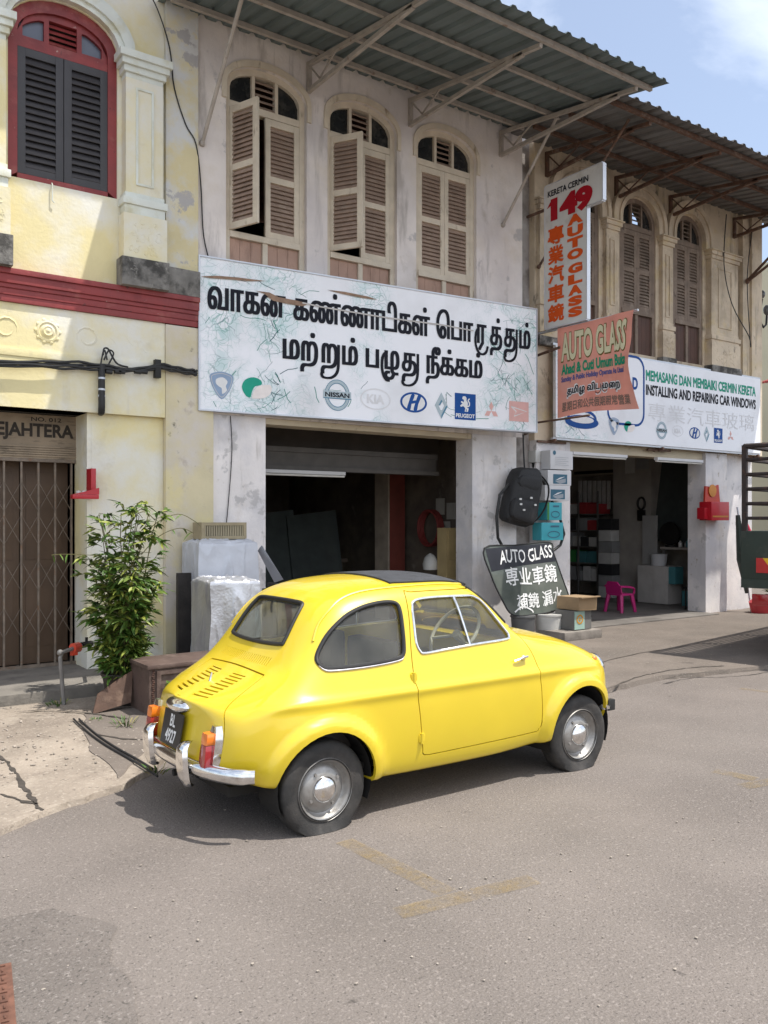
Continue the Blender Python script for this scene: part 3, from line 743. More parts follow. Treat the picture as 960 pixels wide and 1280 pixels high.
mb = MB(); mb.box((3.50, YW+.31, 3.4), (8.09, 15, 3.5)); mb.box((3.50, 14.9, 0), (8.09, 15, 7.3)); mb.box((3.495, YW+.31, 0), (3.56, 15, 7.3)); mb.box((8.05, YW+.35, 0), (8.09, 15, 7.3)); mb.build('shell_wall', INTD, wh)
mb = MB(); mb.prism([(3.49, YW-.1, 7.2), (3.49, YW-.1, 7.3), (3.49, 11.6, 9.2), (3.49, 15.3, 7.3), (3.49, 15.3, 7.2), (3.49, 11.6, 9.05)], (4.61, 0, 0)); mb.build('roof', MATS['roof_tile'], wh)
# rolled shutter beam and rail inside the bay
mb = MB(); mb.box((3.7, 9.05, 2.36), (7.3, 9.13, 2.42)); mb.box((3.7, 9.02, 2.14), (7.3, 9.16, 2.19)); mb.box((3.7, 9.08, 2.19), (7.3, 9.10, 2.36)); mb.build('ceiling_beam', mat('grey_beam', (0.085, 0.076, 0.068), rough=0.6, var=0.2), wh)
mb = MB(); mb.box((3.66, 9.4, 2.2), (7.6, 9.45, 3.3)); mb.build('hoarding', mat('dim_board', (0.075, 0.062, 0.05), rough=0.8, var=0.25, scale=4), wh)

# ------------------------------------------------------------------ right: beige shophouse
bh = thing('shophouse', 'weathered beige shophouse with a row of arched windows between columns, open shop below', 'building', (11, YW, 0))
RWN = [(8.78, 9.62), (10.07, 10.91), (11.34, 12.10)]
mesh_obj('wall', wall_mesh((8.331, YW, 2.62), (13.62, YW+.3, 7.2), [arch_pts(a, b, 4.02, 5.98, 6.34) for a, b in RWN]), BEI, bh)
for a, b in RWN: arched_window(bh, a, b, 4.02, 4.68, 5.86, 5.98, 6.34, YW-.035, (OLDW, OLDW, mat('red_brown_boards', (0.085, 0.042, 0.030), rough=0.7, var=0.25, scale=5)), pane_m=PANE)
mb = MB()
for a, b in RWN:
    for k, (i_, o_, h_) in enumerate(((.0, .06, .07), (.06, .13, .05), (.13, .20, .075))):
        mb.ring(xz(arch_pts(a-i_+.001*k, b+i_-.001*k, 5.87, 5.98, 6.35+i_), YW-h_), xz(arch_pts(a-o_, b+o_, 5.87, 5.98, 6.35+o_), YW-h_), (0, h_-.002, 0), closed=False)
mb.build('arch_moulding', BEI, bh)
ZS = (3.90, 4.02, 4.40, 4.56, 5.68, 5.87)
for a, b in ((9.68, 9.99), (10.965, 11.27)): pilaster(bh, a, b, BEI, BEI, DIRTY, YW, ZS, pr=.065)
pilaster(bh, 12.16, 12.95, BEI, BEI, DIRTY, YW, ZS, pr=.10)
pilaster(bh, 8.34, 8.74, BEI, BEI, DIRTY, YW, ZS, pr=.06)
mb = MB(); mb.box((13.10, YW-.08, 2.62), (13.618, YW-.002, 7.2)); mb.box((13.30, YW-.12, 2.62), (13.60, YW-.081, 7.2)); mb.build('end_pier', BEI, bh)
mb = MB(); mb.box((8.335, YW-.03, 0), (8.99, YW+.3, 2.618)); mb.build('pier', PILL, bh)
mb = MB(); mb.box((12.14, YW-.03, 0), (12.72, YW+.3, 2.618)); mb.build('pier', PILL, bh)
mb = MB(); mb.box((12.722, YW+.08, 0), (13.62, YW+.3, 2.618)); mb.build('wall', PILL, bh)
mb = MB(); mb.box((8.992, YW+.03, 2.50), (12.138, YW+.28, 2.618), .004); mb.build('lintel', MATS['cream_lintel'], bh)
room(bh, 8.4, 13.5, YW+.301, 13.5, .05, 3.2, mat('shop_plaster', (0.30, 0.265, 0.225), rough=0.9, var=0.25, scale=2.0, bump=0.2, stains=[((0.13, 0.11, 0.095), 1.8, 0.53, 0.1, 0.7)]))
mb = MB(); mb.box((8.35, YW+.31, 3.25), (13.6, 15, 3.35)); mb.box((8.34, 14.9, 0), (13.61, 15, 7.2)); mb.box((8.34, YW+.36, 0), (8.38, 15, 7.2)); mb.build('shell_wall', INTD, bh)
mb = MB(); mb.box((13.56, YW+.31, 0), (13.62, 15, 7.2)); mb.build('side_wall', BEI, bh)
mb = MB(); mb.prism([(8.1, YW-.1, 7.1), (8.1, YW-.1, 7.2), (8.1, 11.6, 9.1), (8.1, 15.3, 7.2), (8.1, 15.3, 7.1), (8.1, 11.6, 8.95)], (5.6, 0, 0)); mb.build('roof', MATS['roof_tile'], bh)
mb = MB(); mb.box((8.99, 7.98, .045), (12.14, 8.6, .060)); mb.build('threshold', FLOOR, bh)

# ------------------------------------------------------------------ beyond the corner
fb = thing('building', 'plain cream building with a low red tin roof beyond the corner', 'building', (36, 13.5, 0))
mb = MB(); mb.box((24, 10.5, 0), (46, 22, 9.2)); mb.build('wall', mat('far_cream', (0.60, 0.56, 0.40), rough=0.9, var=0.06, scale=1), fb)
mb = MB()
for k in range(4):
    mb.box((26+k*4.6, 10.44, 4.6), (27.3+k*4.6, 10.498, 6.4))
mb.build('window', MATS['dark_pane'], fb)
mb = MB(); z0, z1 = 4.9, 6.1
for k in range(46):
    y = 11.7-k*.13
    mb.prism([(19.5, y, z0-.05), (19.5, y-.09, z0-.05), (23.9, y-.09, z1), (23.9, y, z1)], (0, 0, .05))
mb.build('tin_roof', mat('red_tin', (0.30, 0.055, 0.045), rough=0.5, var=0.15, scale=3), fb)
mb = MB(); mb.box((19.7, 6.4, 0), (23.9, 11.6, 4.85)); mb.build('annexe', mat('tan_wall', (0.46, 0.30, 0.13), rough=0.9, var=0.1), fb)
lp = thing('wall_lamp', 'small ornate bracket lamp on the end corner of the beige shophouse', 'lamp', (13.70, YW, 5.0))
mb = MB(); q = Vector((13.62, YW-.04, 4.9))
mb.tube([q, q+Vector((.05, 0, .02)), q+Vector((.16, 0, -.06)), q+Vector((.24, 0, .0)), q+Vector((.26, 0, .16))], .018, 8); mb.tube([q+Vector((.04, 0, .02)), q+Vector((.06, 0, .2)), q+Vector((.12, 0, .42))], .015, 8); mb.tube([q+Vector((0, 0, -.25)), q+Vector((.02, 0, .45))], .018, 8)
IRON = mat('black_iron', (0.025, 0.024, 0.023), rough=0.5, metal=0.6, var=0.2)
mb.build('bracket', IRON, lp)
mb = MB(); mb.ball(q+Vector((.26, 0, .25)), .06, (1, 1, 1.5), 10); mb.ball(q+Vector((.12, 0, .50)), .05, (1, 1, 1.4), 10); mb.build('lamp_shade', mat('smoked_glass', (0.10, 0.10, 0.10), rough=0.2), lp)
# ================================================================== THE CAR (local x forward from rear axle, y left, z up)
CAR_LOC = Vector((2.21, 4.25, 0.0))
def build_car():
    paint = mat('yellow_paint', (0.70, 0.52, 0.022), rough=0.36, var=0.04, scale=2.5, coat=0.7, spec=0.5, bump=0.02, bscale=300,
                stains=[((0.70, 0.45, 0.03), 9, 0.66, 0.1, 0.25), ((0.45, 0.30, 0.05), 55, 0.74, 0.03, 0.35)])
    chrome = mat('chrome', (0.80, 0.80, 0.80), rough=0.14, metal=1.0, var=0.08, scale=30, stains=[((0.42, 0.38, 0.33), 35, 0.6, 0.15, 0.45)])
    alu = mat('wheel_paint', (0.36, 0.35, 0.335), rough=0.42, metal=0.65, var=0.1, scale=20, stains=[((0.20, 0.17, 0.14), 24, 0.58, 0.12, 0.5)])
    rubber = mat('tyre_rubber', (0.022, 0.021, 0.020), rough=0.75, var=0.25, scale=25, bump=0.2, bscale=120, stains=[((0.10, 0.088, 0.078), 10, 0.57, 0.15, 0.4)])
    seal = mat('window_rubber', (0.016, 0.016, 0.016), rough=0.55, var=0.1)
    fabric = mat('sunroof_fabric', (0.042, 0.044, 0.050), rough=0.8, var=0.25, scale=14, bump=0.35, bscale=400)
    dark = mat('underbody_black', (0.012, 0.011, 0.010), rough=0.9, var=0.2)
    seatm = mat('seat_vinyl', (0.035, 0.030, 0.027), rough=0.5, var=0.2)
    amber = mat('amber_lens', (0.80, 0.20, 0.015), rough=0.15, var=0.05, coat=0.8)
    redl = mat('red_lens', (0.30, 0.010, 0.014), rough=0.12, var=0.05, coat=0.8)
    plate_m = mat('plate_black', (0.012, 0.012, 0.013), rough=0.4, var=0.1)
    white = mat('plate_white', (0.75, 0.75, 0.73), rough=0.5, var=0.05)
    ivory = mat('wheel_ivory', (0.62, 0.58, 0.48), rough=0.4, var=0.05)
    glass = bpy.data.materials.new('car_glass'); glass.use_nodes = True
    g = glass.node_tree; g.nodes.clear()
    go = N(g, 'ShaderNodeOutputMaterial'); gm = N(g, 'ShaderNodeMixShader'); gt = N(g, 'ShaderNodeBsdfTransparent'); gg = N(g, 'ShaderNodeBsdfGlossy')
    gt.inputs[0].default_value = (0.86, 0.88, 0.85, 1); gg.inputs['Roughness'].default_value = 0.02
    gl_ = N(g, 'ShaderNodeLayerWeight'); gl_.inputs['Blend'].default_value = .5; gp = N(g, 'ShaderNodeMath', operation='POWER'); gp.inputs[1].default_value = 4.5; gf = N(g, 'ShaderNodeMath', operation='MULTIPLY_ADD'); gf.inputs[1].default_value = .93; gf.inputs[2].default_value = .035
    g.links.new(gl_.outputs['Facing'], gp.inputs[0]); g.links.new(gp.outputs[0], gf.inputs[0])
    g.links.new(gf.outputs[0], gm.inputs[0]); g.links.new(gt.outputs[0], gm.inputs[1]); g.links.new(gg.outputs[0], gm.inputs[2]); gd = N(g, 'ShaderNodeBsdfDiffuse'); gd.inputs[0].default_value = (0.46, 0.43, 0.38, 1); g2 = N(g, 'ShaderNodeMixShader')
    gtc = N(g, 'ShaderNodeTexCoord'); gn = N(g, 'ShaderNodeTexNoise'); gn.inputs['Scale'].default_value = 5; gn.inputs['Detail'].default_value = 6
    gr_ = N(g, 'ShaderNodeMapRange'); gr_.inputs['From Min'].default_value = .3; gr_.inputs['From Max'].default_value = .75; gr_.inputs['To Min'].default_value = .02; gr_.inputs['To Max'].default_value = .10
    g.links.new(gtc.outputs['Object'], gn.inputs['Vector']); g.links.new(gn.outputs['Fac'], gr_.inputs['Value']); g.links.new(gr_.outputs[0], g2.inputs[0])
    g.links.new(gm.outputs[0], g2.inputs[1]); g.links.new(gd.outputs[0], g2.inputs[2]); g.links.new(g2.outputs[0], go.inputs[0])

    root = thing('car', 'small old yellow two-door car with flat tyres and black fabric sunroof parked on the road', 'car', CAR_LOC)
    # ---- body surface: control stations (x, [(half width, z) x 12])
    ST = [
     (-0.455, [(.36,.265),(.41,.285),(.435,.35),(.435,.45),(.42,.525),(.395,.565),(.35,.592),(.29,.607),(.22,.617),(.14,.624),(.07,.627),(0,.628)]),
     (-0.37, [(.46,.25),(.515,.275),(.54,.37),(.54,.49),(.52,.57),(.485,.607),(.435,.632),(.36,.650),(.27,.663),(.18,.670),(.09,.673),(0,.674)]),
     (-0.26, [(.52,.225),(.575,.255),(.60,.39),(.60,.54),(.585,.615),(.545,.650),(.485,.677),(.40,.693),(.30,.702),(.20,.707),(.10,.710),(0,.711)]),
     (-0.155,[(.55,.215),(.605,.245),(.628,.41),(.63,.58),(.612,.648),(.575,.692),(.52,.725),(.43,.748),(.33,.760),(.22,.767),(.11,.771),(0,.773)]),
     (-0.085,[(.555,.205),(.613,.235),(.638,.42),(.638,.59),(.624,.652),(.588,.708),(.545,.765),(.465,.815),(.365,.842),(.25,.858),(.12,.866),(0,.869)]),
     (0.00, [(.558,.20),(.615,.225),(.640,.42),(.642,.60),(.630,.656),(.597,.724),(.562,.795),(.495,.893),(.405,.956),(.29,.990),(.15,1.006),(0,1.010)]),
     (0.09, [(.56,.20),(.617,.22),(.642,.42),(.643,.60),(.632,.656),(.602,.732),(.572,.815),(.518,.953),(.44,1.045),(.33,1.093),(.17,1.115),(0,1.121)]),
     (0.22, [(.56,.19),(.617,.205),(.642,.42),(.644,.60),(.633,.656),(.605,.735),(.578,.825),(.528,.985),(.467,1.102),(.365,1.155),(.20,1.180),(0,1.187)]),
     (0.45, [(.56,.175),(.617,.195),(.643,.42),(.645,.60),(.634,.656),(.607,.737),(.580,.828),(.532,.995),(.482,1.126),(.385,1.187),(.21,1.213),(0,1.220)]),
     (0.85, [(.56,.17),(.617,.19),(.644,.42),(.646,.60),(.635,.656),(.608,.737),(.580,.828),(.533,.995),(.485,1.130),(.39,1.191),(.21,1.217),(0,1.224)]),
     (1.06, [(.56,.17),(.617,.19),(.644,.42),(.646,.60),(.635,.656),(.608,.737),(.580,.828),(.533,.99),(.483,1.124),(.385,1.181),(.21,1.205),(0,1.212)]),
     (1.17, [(.56,.17),(.617,.19),(.643,.42),(.645,.60),(.635,.656),(.608,.737),(.579,.828),(.535,.965),(.483,1.085),(.375,1.128),(.20,1.150),(0,1.157)]),
     (1.29, [(.56,.175),(.615,.195),(.642,.42),(.644,.60),(.634,.656),(.606,.737),(.577,.825),(.538,.915),(.485,.985),(.37,1.017),(.19,1.035),(0,1.041)]),
     (1.385,[(.56,.18),(.614,.20),(.641,.42),(.643,.60),(.633,.656),(.605,.735),(.573,.812),(.535,.862),(.46,.893),(.34,.912),(.17,.923),(0,.926)]),
     (1.50, [(.56,.19),(.613,.21),(.64,.42),(.642,.60),(.632,.656),(.602,.73),(.563,.792),(.50,.828),(.41,.849),(.30,.863),(.15,.873),(0,.876)]),
     (1.75, [(.555,.20),(.612,.22),(.64,.42),(.642,.59),(.63,.648),(.598,.708),(.55,.757),(.478,.787),(.388,.808),(.28,.823),(.14,.833),(0,.836)]),
     (1.95, [(.54,.21),(.60,.235),(.632,.41),(.634,.57),(.62,.628),(.585,.682),(.532,.722),(.462,.748),(.372,.766),(.265,.779),(.13,.787),(0,.790)]),
     (2.10, [(.49,.235),(.555,.262),(.598,.40),(.602,.54),(.586,.598),(.55,.643),(.495,.677),(.425,.697),(.342,.710),(.24,.719),(.12,.724),(0,.726)]),
     (2.205,[(.41,.26),(.475,.287),(.525,.40),(.532,.515),(.515,.570),(.478,.608),(.43,.635),(.368,.650),(.295,.659),(.205,.666),(.10,.669),(0,.670)]),
     (2.265,[(.31,.29),(.365,.312),(.415,.40),(.42,.495),(.405,.540),(.378,.572),(.342,.592),(.295,.603),(.235,.610),(.16,.615),(.08,.617),(0,.618)]),
    ]
    def tail_dx(z, y): return -0.045*max(0, 1-abs(z-.34)/.30) - 0.045*(1-(min(1, abs(y)/.45))**2)
    bm = bmesh.new(); rings = []
    for si, (x, P) in enumerate(ST):
        ring = []
        for y, z in P: ring.append((y, z))
        full = [(0, P[0][1]+.01)]+ring
        right = [bm.verts.new((x+(tail_dx(z, y) if si == 0 else 0), -y, z)) for y, z in full]
        left = [bm.verts.new((v.co.x, -v.co.y, v.co.z)) for v in right[1:-1]]
        # ordered loop: centre bottom, right side up, centre top, left side down
        loop = right + left[::-1]
        rings.append(loop)
    n = len(rings[0])
    for A, B in zip(rings, rings[1:]):
        for k in range(n): bm.faces.new((A[k], A[(k+1) % n], B[(k+1) % n], B[k]))
    def cap(loop, dx, flip):
        # columns across: right k <-> left n-k, with a centre column
        h = n//2
        cen = [loop[0]]
        for k in range(1, h):
            a, b = loop[k], loop[n-k]
            cen.append(bm.verts.new(((a.co.x+b.co.x)/2+dx(a.co.z), 0, a.co.z)))
        cen.append(loop[h])
        for k in range(h):
            for q in ((loop[k], loop[k+1], cen[k+1], cen[k]), (loop[(n-k) % n], cen[k], cen[k+1], loop[n-k-1])):
                q = [v for i, v in enumerate(q) if v not in q[:i]]
                if len(q) > 2: bm.faces.new(q)
    cap(rings[0], lambda z: -0.035-0.03*max(0, 1-abs(z-.34)/.3), False)
    cap(rings[-1], lambda z: 0.03, True)
    bmesh.ops.recalc_face_normals(bm, faces=bm.faces)
    # creases: shoulder line
    cl = bm.edges.layers.float.new('crease_edge')
    for A, B in zip(rings[1:-1], rings[2:-1]):
        for k in (5, n-5):
            e = bm.edges.get((A[k], B[k]))
            if e: e[cl] = 0.45
    me = bpy.data.meshes.new('cage'); bm.to_mesh(me); bm.free()
    o = bpy.data.objects.new('cage', me); COL.objects.link(o)
    sb = o.modifiers.new('s', 'SUBSURF'); sb.levels = 3; sb.render_levels = 3
    dg = bpy.context.evaluated_depsgraph_get(); dg.update()
    sm = bpy.data.meshes.new_from_object(o.evaluated_get(dg), depsgraph=dg)
    bpy.data.objects.remove(o)
    # ---- fine shape: arch flares, shoulder ridge, drip rail, lid bulge
    RA, FA = Vector((0.012, .225)), Vector((1.845, .25))
    def sst(a, b, x): t = max(0, min(1, (x-a)/(b-a))); return t*t*(3-2*t)
    for v in sm.vertices:
        x, y, z = v.co; s = 1 if y > 0 else -1; ay = abs(y)
        if ay > .40 and z < .72:
            for c, R0 in ((RA, .268), (FA, .268)):
                d = (Vector((x, z))-c).length
                if z > .16:
                    side = sst(.40, .52, ay)
                    f = sst(R0+.078, R0+.046, d)*0.036*side
                    f += 0.007*sst(R0+.16, R0+.06, d)*side
                    y += s*f
            v.co.y = y
        # shoulder ridge below the belt crease, full length
        if ay > .5 and .45 < z < .70 and -.40 < x < 2.1:
            v.co.y += s*0.012*math.exp(-((z-.636)/.026)**2)
    bvh_src = bmesh.new(); bvh_src.from_mesh(sm); bvh_src.normal_update()
    bvh = BVHTree.FromBMesh(bvh_src)
    bvh_src.verts.ensure_lookup_table(); bvh_src.faces.ensure_lookup_table()
    def offset_copy(d):
        b = bmesh.new(); b.from_mesh(sm); b.normal_update()
        ns = [v.normal.copy() for v in b.verts]
        for v, q in zip(b.verts, ns): v.co += q*d
        return b
    def sheet(cutters, op='DIFFERENCE'):
        """the part of the body surface left by (or inside) the cutters, as an open sheet"""
        me = boolean(sm.copy(), cutters, op)
        b = bmesh.new(); b.from_mesh(me)
        kill = []
        for f in b.faces:
            c = f.calc_center_median(); h = bvh.find_nearest(c)
            if h[3] > .005 or abs(h[1].dot(f.normal)) < .45: kill.append(f)
        bmesh.ops.delete(b, geom=kill, context='FACES')
        bmesh.ops.remove_doubles(b, verts=b.verts, dist=2e-5)
        return b
    def near_normal(co):
        loc, fn, fi, dist = bvh.find_nearest(co)
        f = bvh_src.faces[fi]; sn = Vector((0, 0, 0))
        for v in f.verts: sn += v.normal/(1e-5+(v.co-loc).length)
        return sn.normalized()
    def thick(b, d_out, d_in):
        """give a sheet two sides and a rim"""
        vs = list(b.verts); N_ = {v: near_normal(v.co) for v in vs}
        fs = list(b.faces); bd = [e for e in b.edges if len(e.link_faces) == 1]
        cp = {v: b.verts.new(v.co+N_[v]*d_in) for v in vs}
        for f in fs:
            try: b.faces.new([cp[v] for v in reversed(f.verts)])
            except ValueError: pass
        for e in bd:
            lp = e.link_loops[0]; v0, v1 = lp.vert, lp.link_loop_next.vert
            try: b.faces.new((v1, v0, cp[v0], cp[v1]))
            except ValueError: pass
        for v in vs: v.co += N_[v]*d_out
        me = bpy.data.meshes.new('t'); b.to_mesh(me); b.free(); return me
    def panel(cutters, op, d_out=0.0, d_in=-0.02): return thick(sheet(cutters, op), d_out, d_in)
    def side_prism(pts, y0, y1):
        mb = MB(); mb.prism([(p[0], y0, p[1]) for p in pts], (0, y1-y0, 0)); return mb_mesh(mb)
    def rear_prism(pts, x0, x1):
        mb = MB(); mb.prism([(x0, p[0], p[1]) for p in pts], (x1-x0, 0, 0)); return mb_mesh(mb)
    def top_prism(pts, z0, z1):
        mb = MB(); mb.prism([(p[0], p[1], z0) for p in pts], (0, 0, z1-z0)); return mb_mesh(mb)
    def inset(pts, d):
        P = [Vector(p) for p in pts]; A = sum(P[i-1].cross(P[i]) for i in range(len(P)))
        return _grow(P, -d, 1 if A > 0 else -1)
    # outlines
    door = spline([(.612,1.140),(.588,.982),(.566,.835),(.556,.677),(.576,.511),(.604,.320),(.612,.285),(.640,.274),(.707,.272),(1.05,.274),(1.436,.279),(1.482,.293),(1.505,.337),(1.499,.509),(1.482,.628),(1.457,.765),(1.386,.895),(1.298,1.000),(1.237,1.078),(1.195,1.122),(1.150,1.136),(1.10,1.141),(.837,1.144),(.66,1.143)], 3, True)
    dwin = spline([(.630,1.065),(.650,1.090),(.70,1.102),(.822,1.106),(1.055,1.101),(1.110,1.090),(1.160,1.058),(1.235,.960),(1.297,.878),(1.300,.853),(1.270,.841),(1.035,.834),(.803,.823),(.660,.817),(.628,.830),(.612,.876),(.618,.97)], 4, True)
    qwin = spline([(.006,.835),(.036,.890),(.103,.965),(.204,1.036),(.303,1.074),(.399,1.092),(.485,1.096),(.534,1.083),(.543,1.044),(.536,.95),(.526,.868),(.512,.824),(.470,.805),(.294,.793),(.087,.791),(.028,.799)], 4, True)
    rwin = spline([(-.30,.905),(-.285,.890),(-.15,.882),(0,.880),(.15,.882),(.285,.890),(.30,.905),(.285,1.0),(.265,1.068),(.235,1.092),(.12,1.098),(0,1.099),(-.12,1.098),(-.235,1.092),(-.265,1.068),(-.285,1.0)], 4, True)
    wsh = spline([(-.478,.940),(-.45,.925),(-.2,.932),(0,.934),(.2,.932),(.45,.925),(.478,.940),(.462,1.0),(.428,1.095),(.37,1.128),(.2,1.147),(0,1.152),(-.2,1.147),(-.37,1.128),(-.428,1.095),(-.462,1.0)], 4, True)
    lid = spline([(-.330,.742),(-.34,.70),(-.395,.600),(-.425,.535),(-.43,.44),(-.41,.335),(-.36,.315),(0,.310),(.36,.315),(.41,.335),(.43,.44),(.425,.535),(.395,.600),(.34,.70),(.330,.742),(.29,.752),(0,.762),(-.29,.752)], 4, True)
    hood = spline([(1.44,-.44),(1.42,-.3),(1.41,0),(1.42,.3),(1.44,.44),(1.5,.475),(1.75,.47),(1.95,.43),(2.07,.37),(2.13,.25),(2.15,0),(2.13,-.25),(2.07,-.37),(1.95,-.43),(1.75,-.47),(1.5,-.475)], 4, True)
    roof = spline([(.575,-.33),(.565,0),(.575,.33),(.61,.365),(.8,.375),(1.07,.365),(1.125,.34),(1.14,0),(1.125,-.34),(1.07,-.365),(.8,-.375),(.61,-.365)], 4, True)
    G = 0.0055
    def arch(c, R_, y0, y1): return side_prism([(c.x+R_*math.cos(t*2*math.pi/40), c.y+R_*math.sin(t*2*math.pi/40)) for t in range(40)], y0, y1)
    sd = side_prism
    RR = .272
    cut = [sd(door, -.9, -.3), sd(door, .3, .9), sd(qwin, -.9, .9), rear_prism(rwin, -.4, .30), rear_prism(wsh, 1.02, 1.8),
           rear_prism(lid, -1.2, -.06), top_prism(hood, .60, 1.2),
           arch(RA, RR, -.9, -.42), arch(RA, RR, .42, .9), arch(FA, RR, -.9, -.42), arch(FA, RR, .42, .9)]
    mb = MB()                                    # fine row of slots under the rear window
    for k in range(26):
        y = -.27+.54*k/25
        mb.box((-.40, y-.0032, .783), (-.02, y+.0032, .822))
    cut.append(mb_mesh(mb))
    body_me = panel(cut, 'DIFFERENCE')
    d_in = inset(door, G)
    def cut_sheet(poly_mesh, holes):
        """sheet inside one cutter and outside the others"""
        keep = boolean(sm.copy(), [poly_mesh], 'INTERSECT')
        if holes: keep = boolean(keep, holes)
        b = bmesh.new(); b.from_mesh(keep); kill = []
        for f in b.faces:
            c = f.calc_center_median(); h = bvh.find_nearest(c)
            if h[3] > .005 or abs(h[1].dot(f.normal)) < .45: kill.append(f)
        bmesh.ops.delete(b, geom=kill, context='FACES'); bmesh.ops.remove_doubles(b, verts=b.verts, dist=2e-5)
        return b
    door_me = thick(cut_sheet(sd(d_in, -.9, -.3), [sd(dwin, -.95, -.2)]), 0, -.025)
    doorL_me = thick(cut_sheet(sd(d_in, .3, .9), [sd(dwin, .2, .95)]), 0, -.025)
    mb = MB()                                    # louvres: two panels of slots cut through the lid
    for sgn in (-1, 1):
        for k in range(9):
            z = .640+.0105*k
            mb.box((-.60, sgn*.070, z), (-.10, sgn*.205, z+.0042))
    lid_me = thick(cut_sheet(rear_prism(inset(lid, G), -1.2, -.062), [mb_mesh(mb)]), 0, -.015)
    hood_me = panel([top_prism(inset(hood, G), .602, 1.2)], 'INTERSECT')
    roof_me = panel([top_prism(roof, 1.0, 1.4)], 'INTERSECT', .010, -.006)

    def finish(name, me, m, parent):
        """link with the smooth surface's own normals where the faces still lie on it"""
        bm = bmesh.new(); bm.from_mesh(me)
        bmesh.ops.dissolve_degenerate(bm, dist=1e-5, edges=bm.edges)
        for f in bm.faces: f.smooth = True
        bm.normal_update()
        m2 = bpy.data.meshes.new(name); bm.to_mesh(m2); bm.free()
        nrm = []
        for poly in m2.polygons:
            pn = poly.normal
            for li in poly.loop_indices:
                co = m2.vertices[m2.loops[li].vertex_index].co
                loc, fn, fi, dist = bvh.find_nearest(co)
                q = pn
                if loc is not None and dist < .035:
                    f = bvh_src.faces[fi]; vs = f.verts
                    w = [1/(1e-5+(v.co-loc).length) for v in vs]; sn = Vector((0, 0, 0))
                    for v, k in zip(vs, w): sn += v.normal*k
                    sn.normalize(); d = sn.dot(pn)
                    if d > .80: q = sn
                    elif d < -.80: q = -sn
                nrm.append(q)
        m2.normals_split_custom_set(nrm)
        m2.materials.clear()
        return link_mesh(name, m2, m, parent)
    body = finish('body', body_me, paint, root)
    door_r = finish('door', door_me, paint, root)
    door_l = finish('door', doorL_me, paint, root)
    lid_o = finish('engine_lid', lid_me, paint, root)
    hood_o = finish('bonnet', hood_me, paint, root)
    roof_o = finish('sunroof', roof_me, fabric, root)
    # local frame builder: everything below is given in car coordinates
    class CB(MB):
        def build(s, name, m, parent=None, smooth=30, weld=False):
            bmesh.ops.translate(s.bm, vec=CAR_LOC, verts=s.bm.verts)
            return MB.build(s, name, m, parent, smooth, weld)
    def on_side(x, z, s=-1, lift=0.0):
        h = bvh.ray_cast(Vector((x, s*1.5, z)), Vector((0, -s, 0)))
        return (h[0]+h[1]*lift, h[1]) if h[0] else (Vector((x, s*.6, z)), Vector((0, s, 0)))
    def on_rear(y, z, lift=0.0, d=1):
        h = bvh.ray_cast(Vector((-1.5 if d > 0 else 3.5, y, z)), Vector((d, 0, 0)))
        return (h[0]+h[1]*lift, h[1])
    def on_top(x, y, lift=0.0):
        h = bvh.ray_cast(Vector((x, y, 2)), Vector((0, 0, -1)))
        return (h[0]+h[1]*lift, h[1])
    # dark backing inside louvres and shut gaps
    liner = thick(sheet([sd(inset(qwin, -.03), -.9, .9), sd(inset(dwin, -.03), -.9, .9), rear_prism(inset(rwin, -.02), -.4, .30), rear_prism(inset(wsh, -.02), 1.02, 1.8), rear_prism(lid, -1.2, -.06),
                            arch(RA, RR, -.9, -.42), arch(RA, RR, .42, .9), arch(FA, RR, -.9, -.42), arch(FA, RR, .42, .9)]), -.034, -.040)
    lmb = CB(); lmb.bm.from_mesh(liner); lmb.build('interior_lining', paint, root)
    b = CB()
    b.box((-.40, -.40, .30), (-.02, .40, .62))
    b.build('engine', dark, root)
    # windows
    for nm, poly, kind in (('quarter_window', qwin, 'side'), ('door_window', dwin, 'side'), ('rear_window', rwin, 'rear'), ('windscreen', wsh, 'front')):
        P = inset(poly, -.006)
        for s in ((-1, 1) if kind == 'side' else (0,)):
            if kind == 'side': cm = sd(P, s*.2, s*.9) if s > 0 else sd(P, -.9, -.2)
            elif kind == 'rear': cm = rear_prism(P, -.4, .30)
            else: cm = rear_prism(P, 1.02, 1.8)
            gme = panel([cm], 'INTERSECT', -.009, -.013)
            par = root if nm != 'door_window' else (door_r if s < 0 else door_l)
            go_ = finish(nm, gme, glass, par)
            t = CB()
            if kind == 'side': pts = [on_side(p[0], p[1], s, 0.001)[0] for p in poly]
            elif kind == 'rear': pts = [on_rear(p[0], p[1], 0.001)[0] for p in poly]
            else: pts = [on_rear(p[0], p[1], 0.001, -1)[0] for p in poly]
            if nm == 'door_window':
                t.tube(pts, .0075, 8, True); t.build('window_trim', chrome, par)
                t = CB(); a, c = (.940, 1.104), (.985, .832)
                q = [on_side(a[0]+(c[0]-a[0])*k/6, a[1]+(c[1]-a[1])*k/6, s, 0.0)[0] for k in range(7)]
                t.tube(q, .0075, 8); t.build('window_divider', chrome, par)
            else:
                t.tube(pts, .0115, 8, True); t.build('window_seal', seal, root)
                if nm == 'quarter_window':
                    t = CB(); low = [on_side(p[0], p[1]-.012, s, 0.004)[0] for p in poly if p[1] < .83]
                    low.sort(key=lambda v: v.x); t.tube(low, .005, 6); t.build('window_trim', chrome, root)
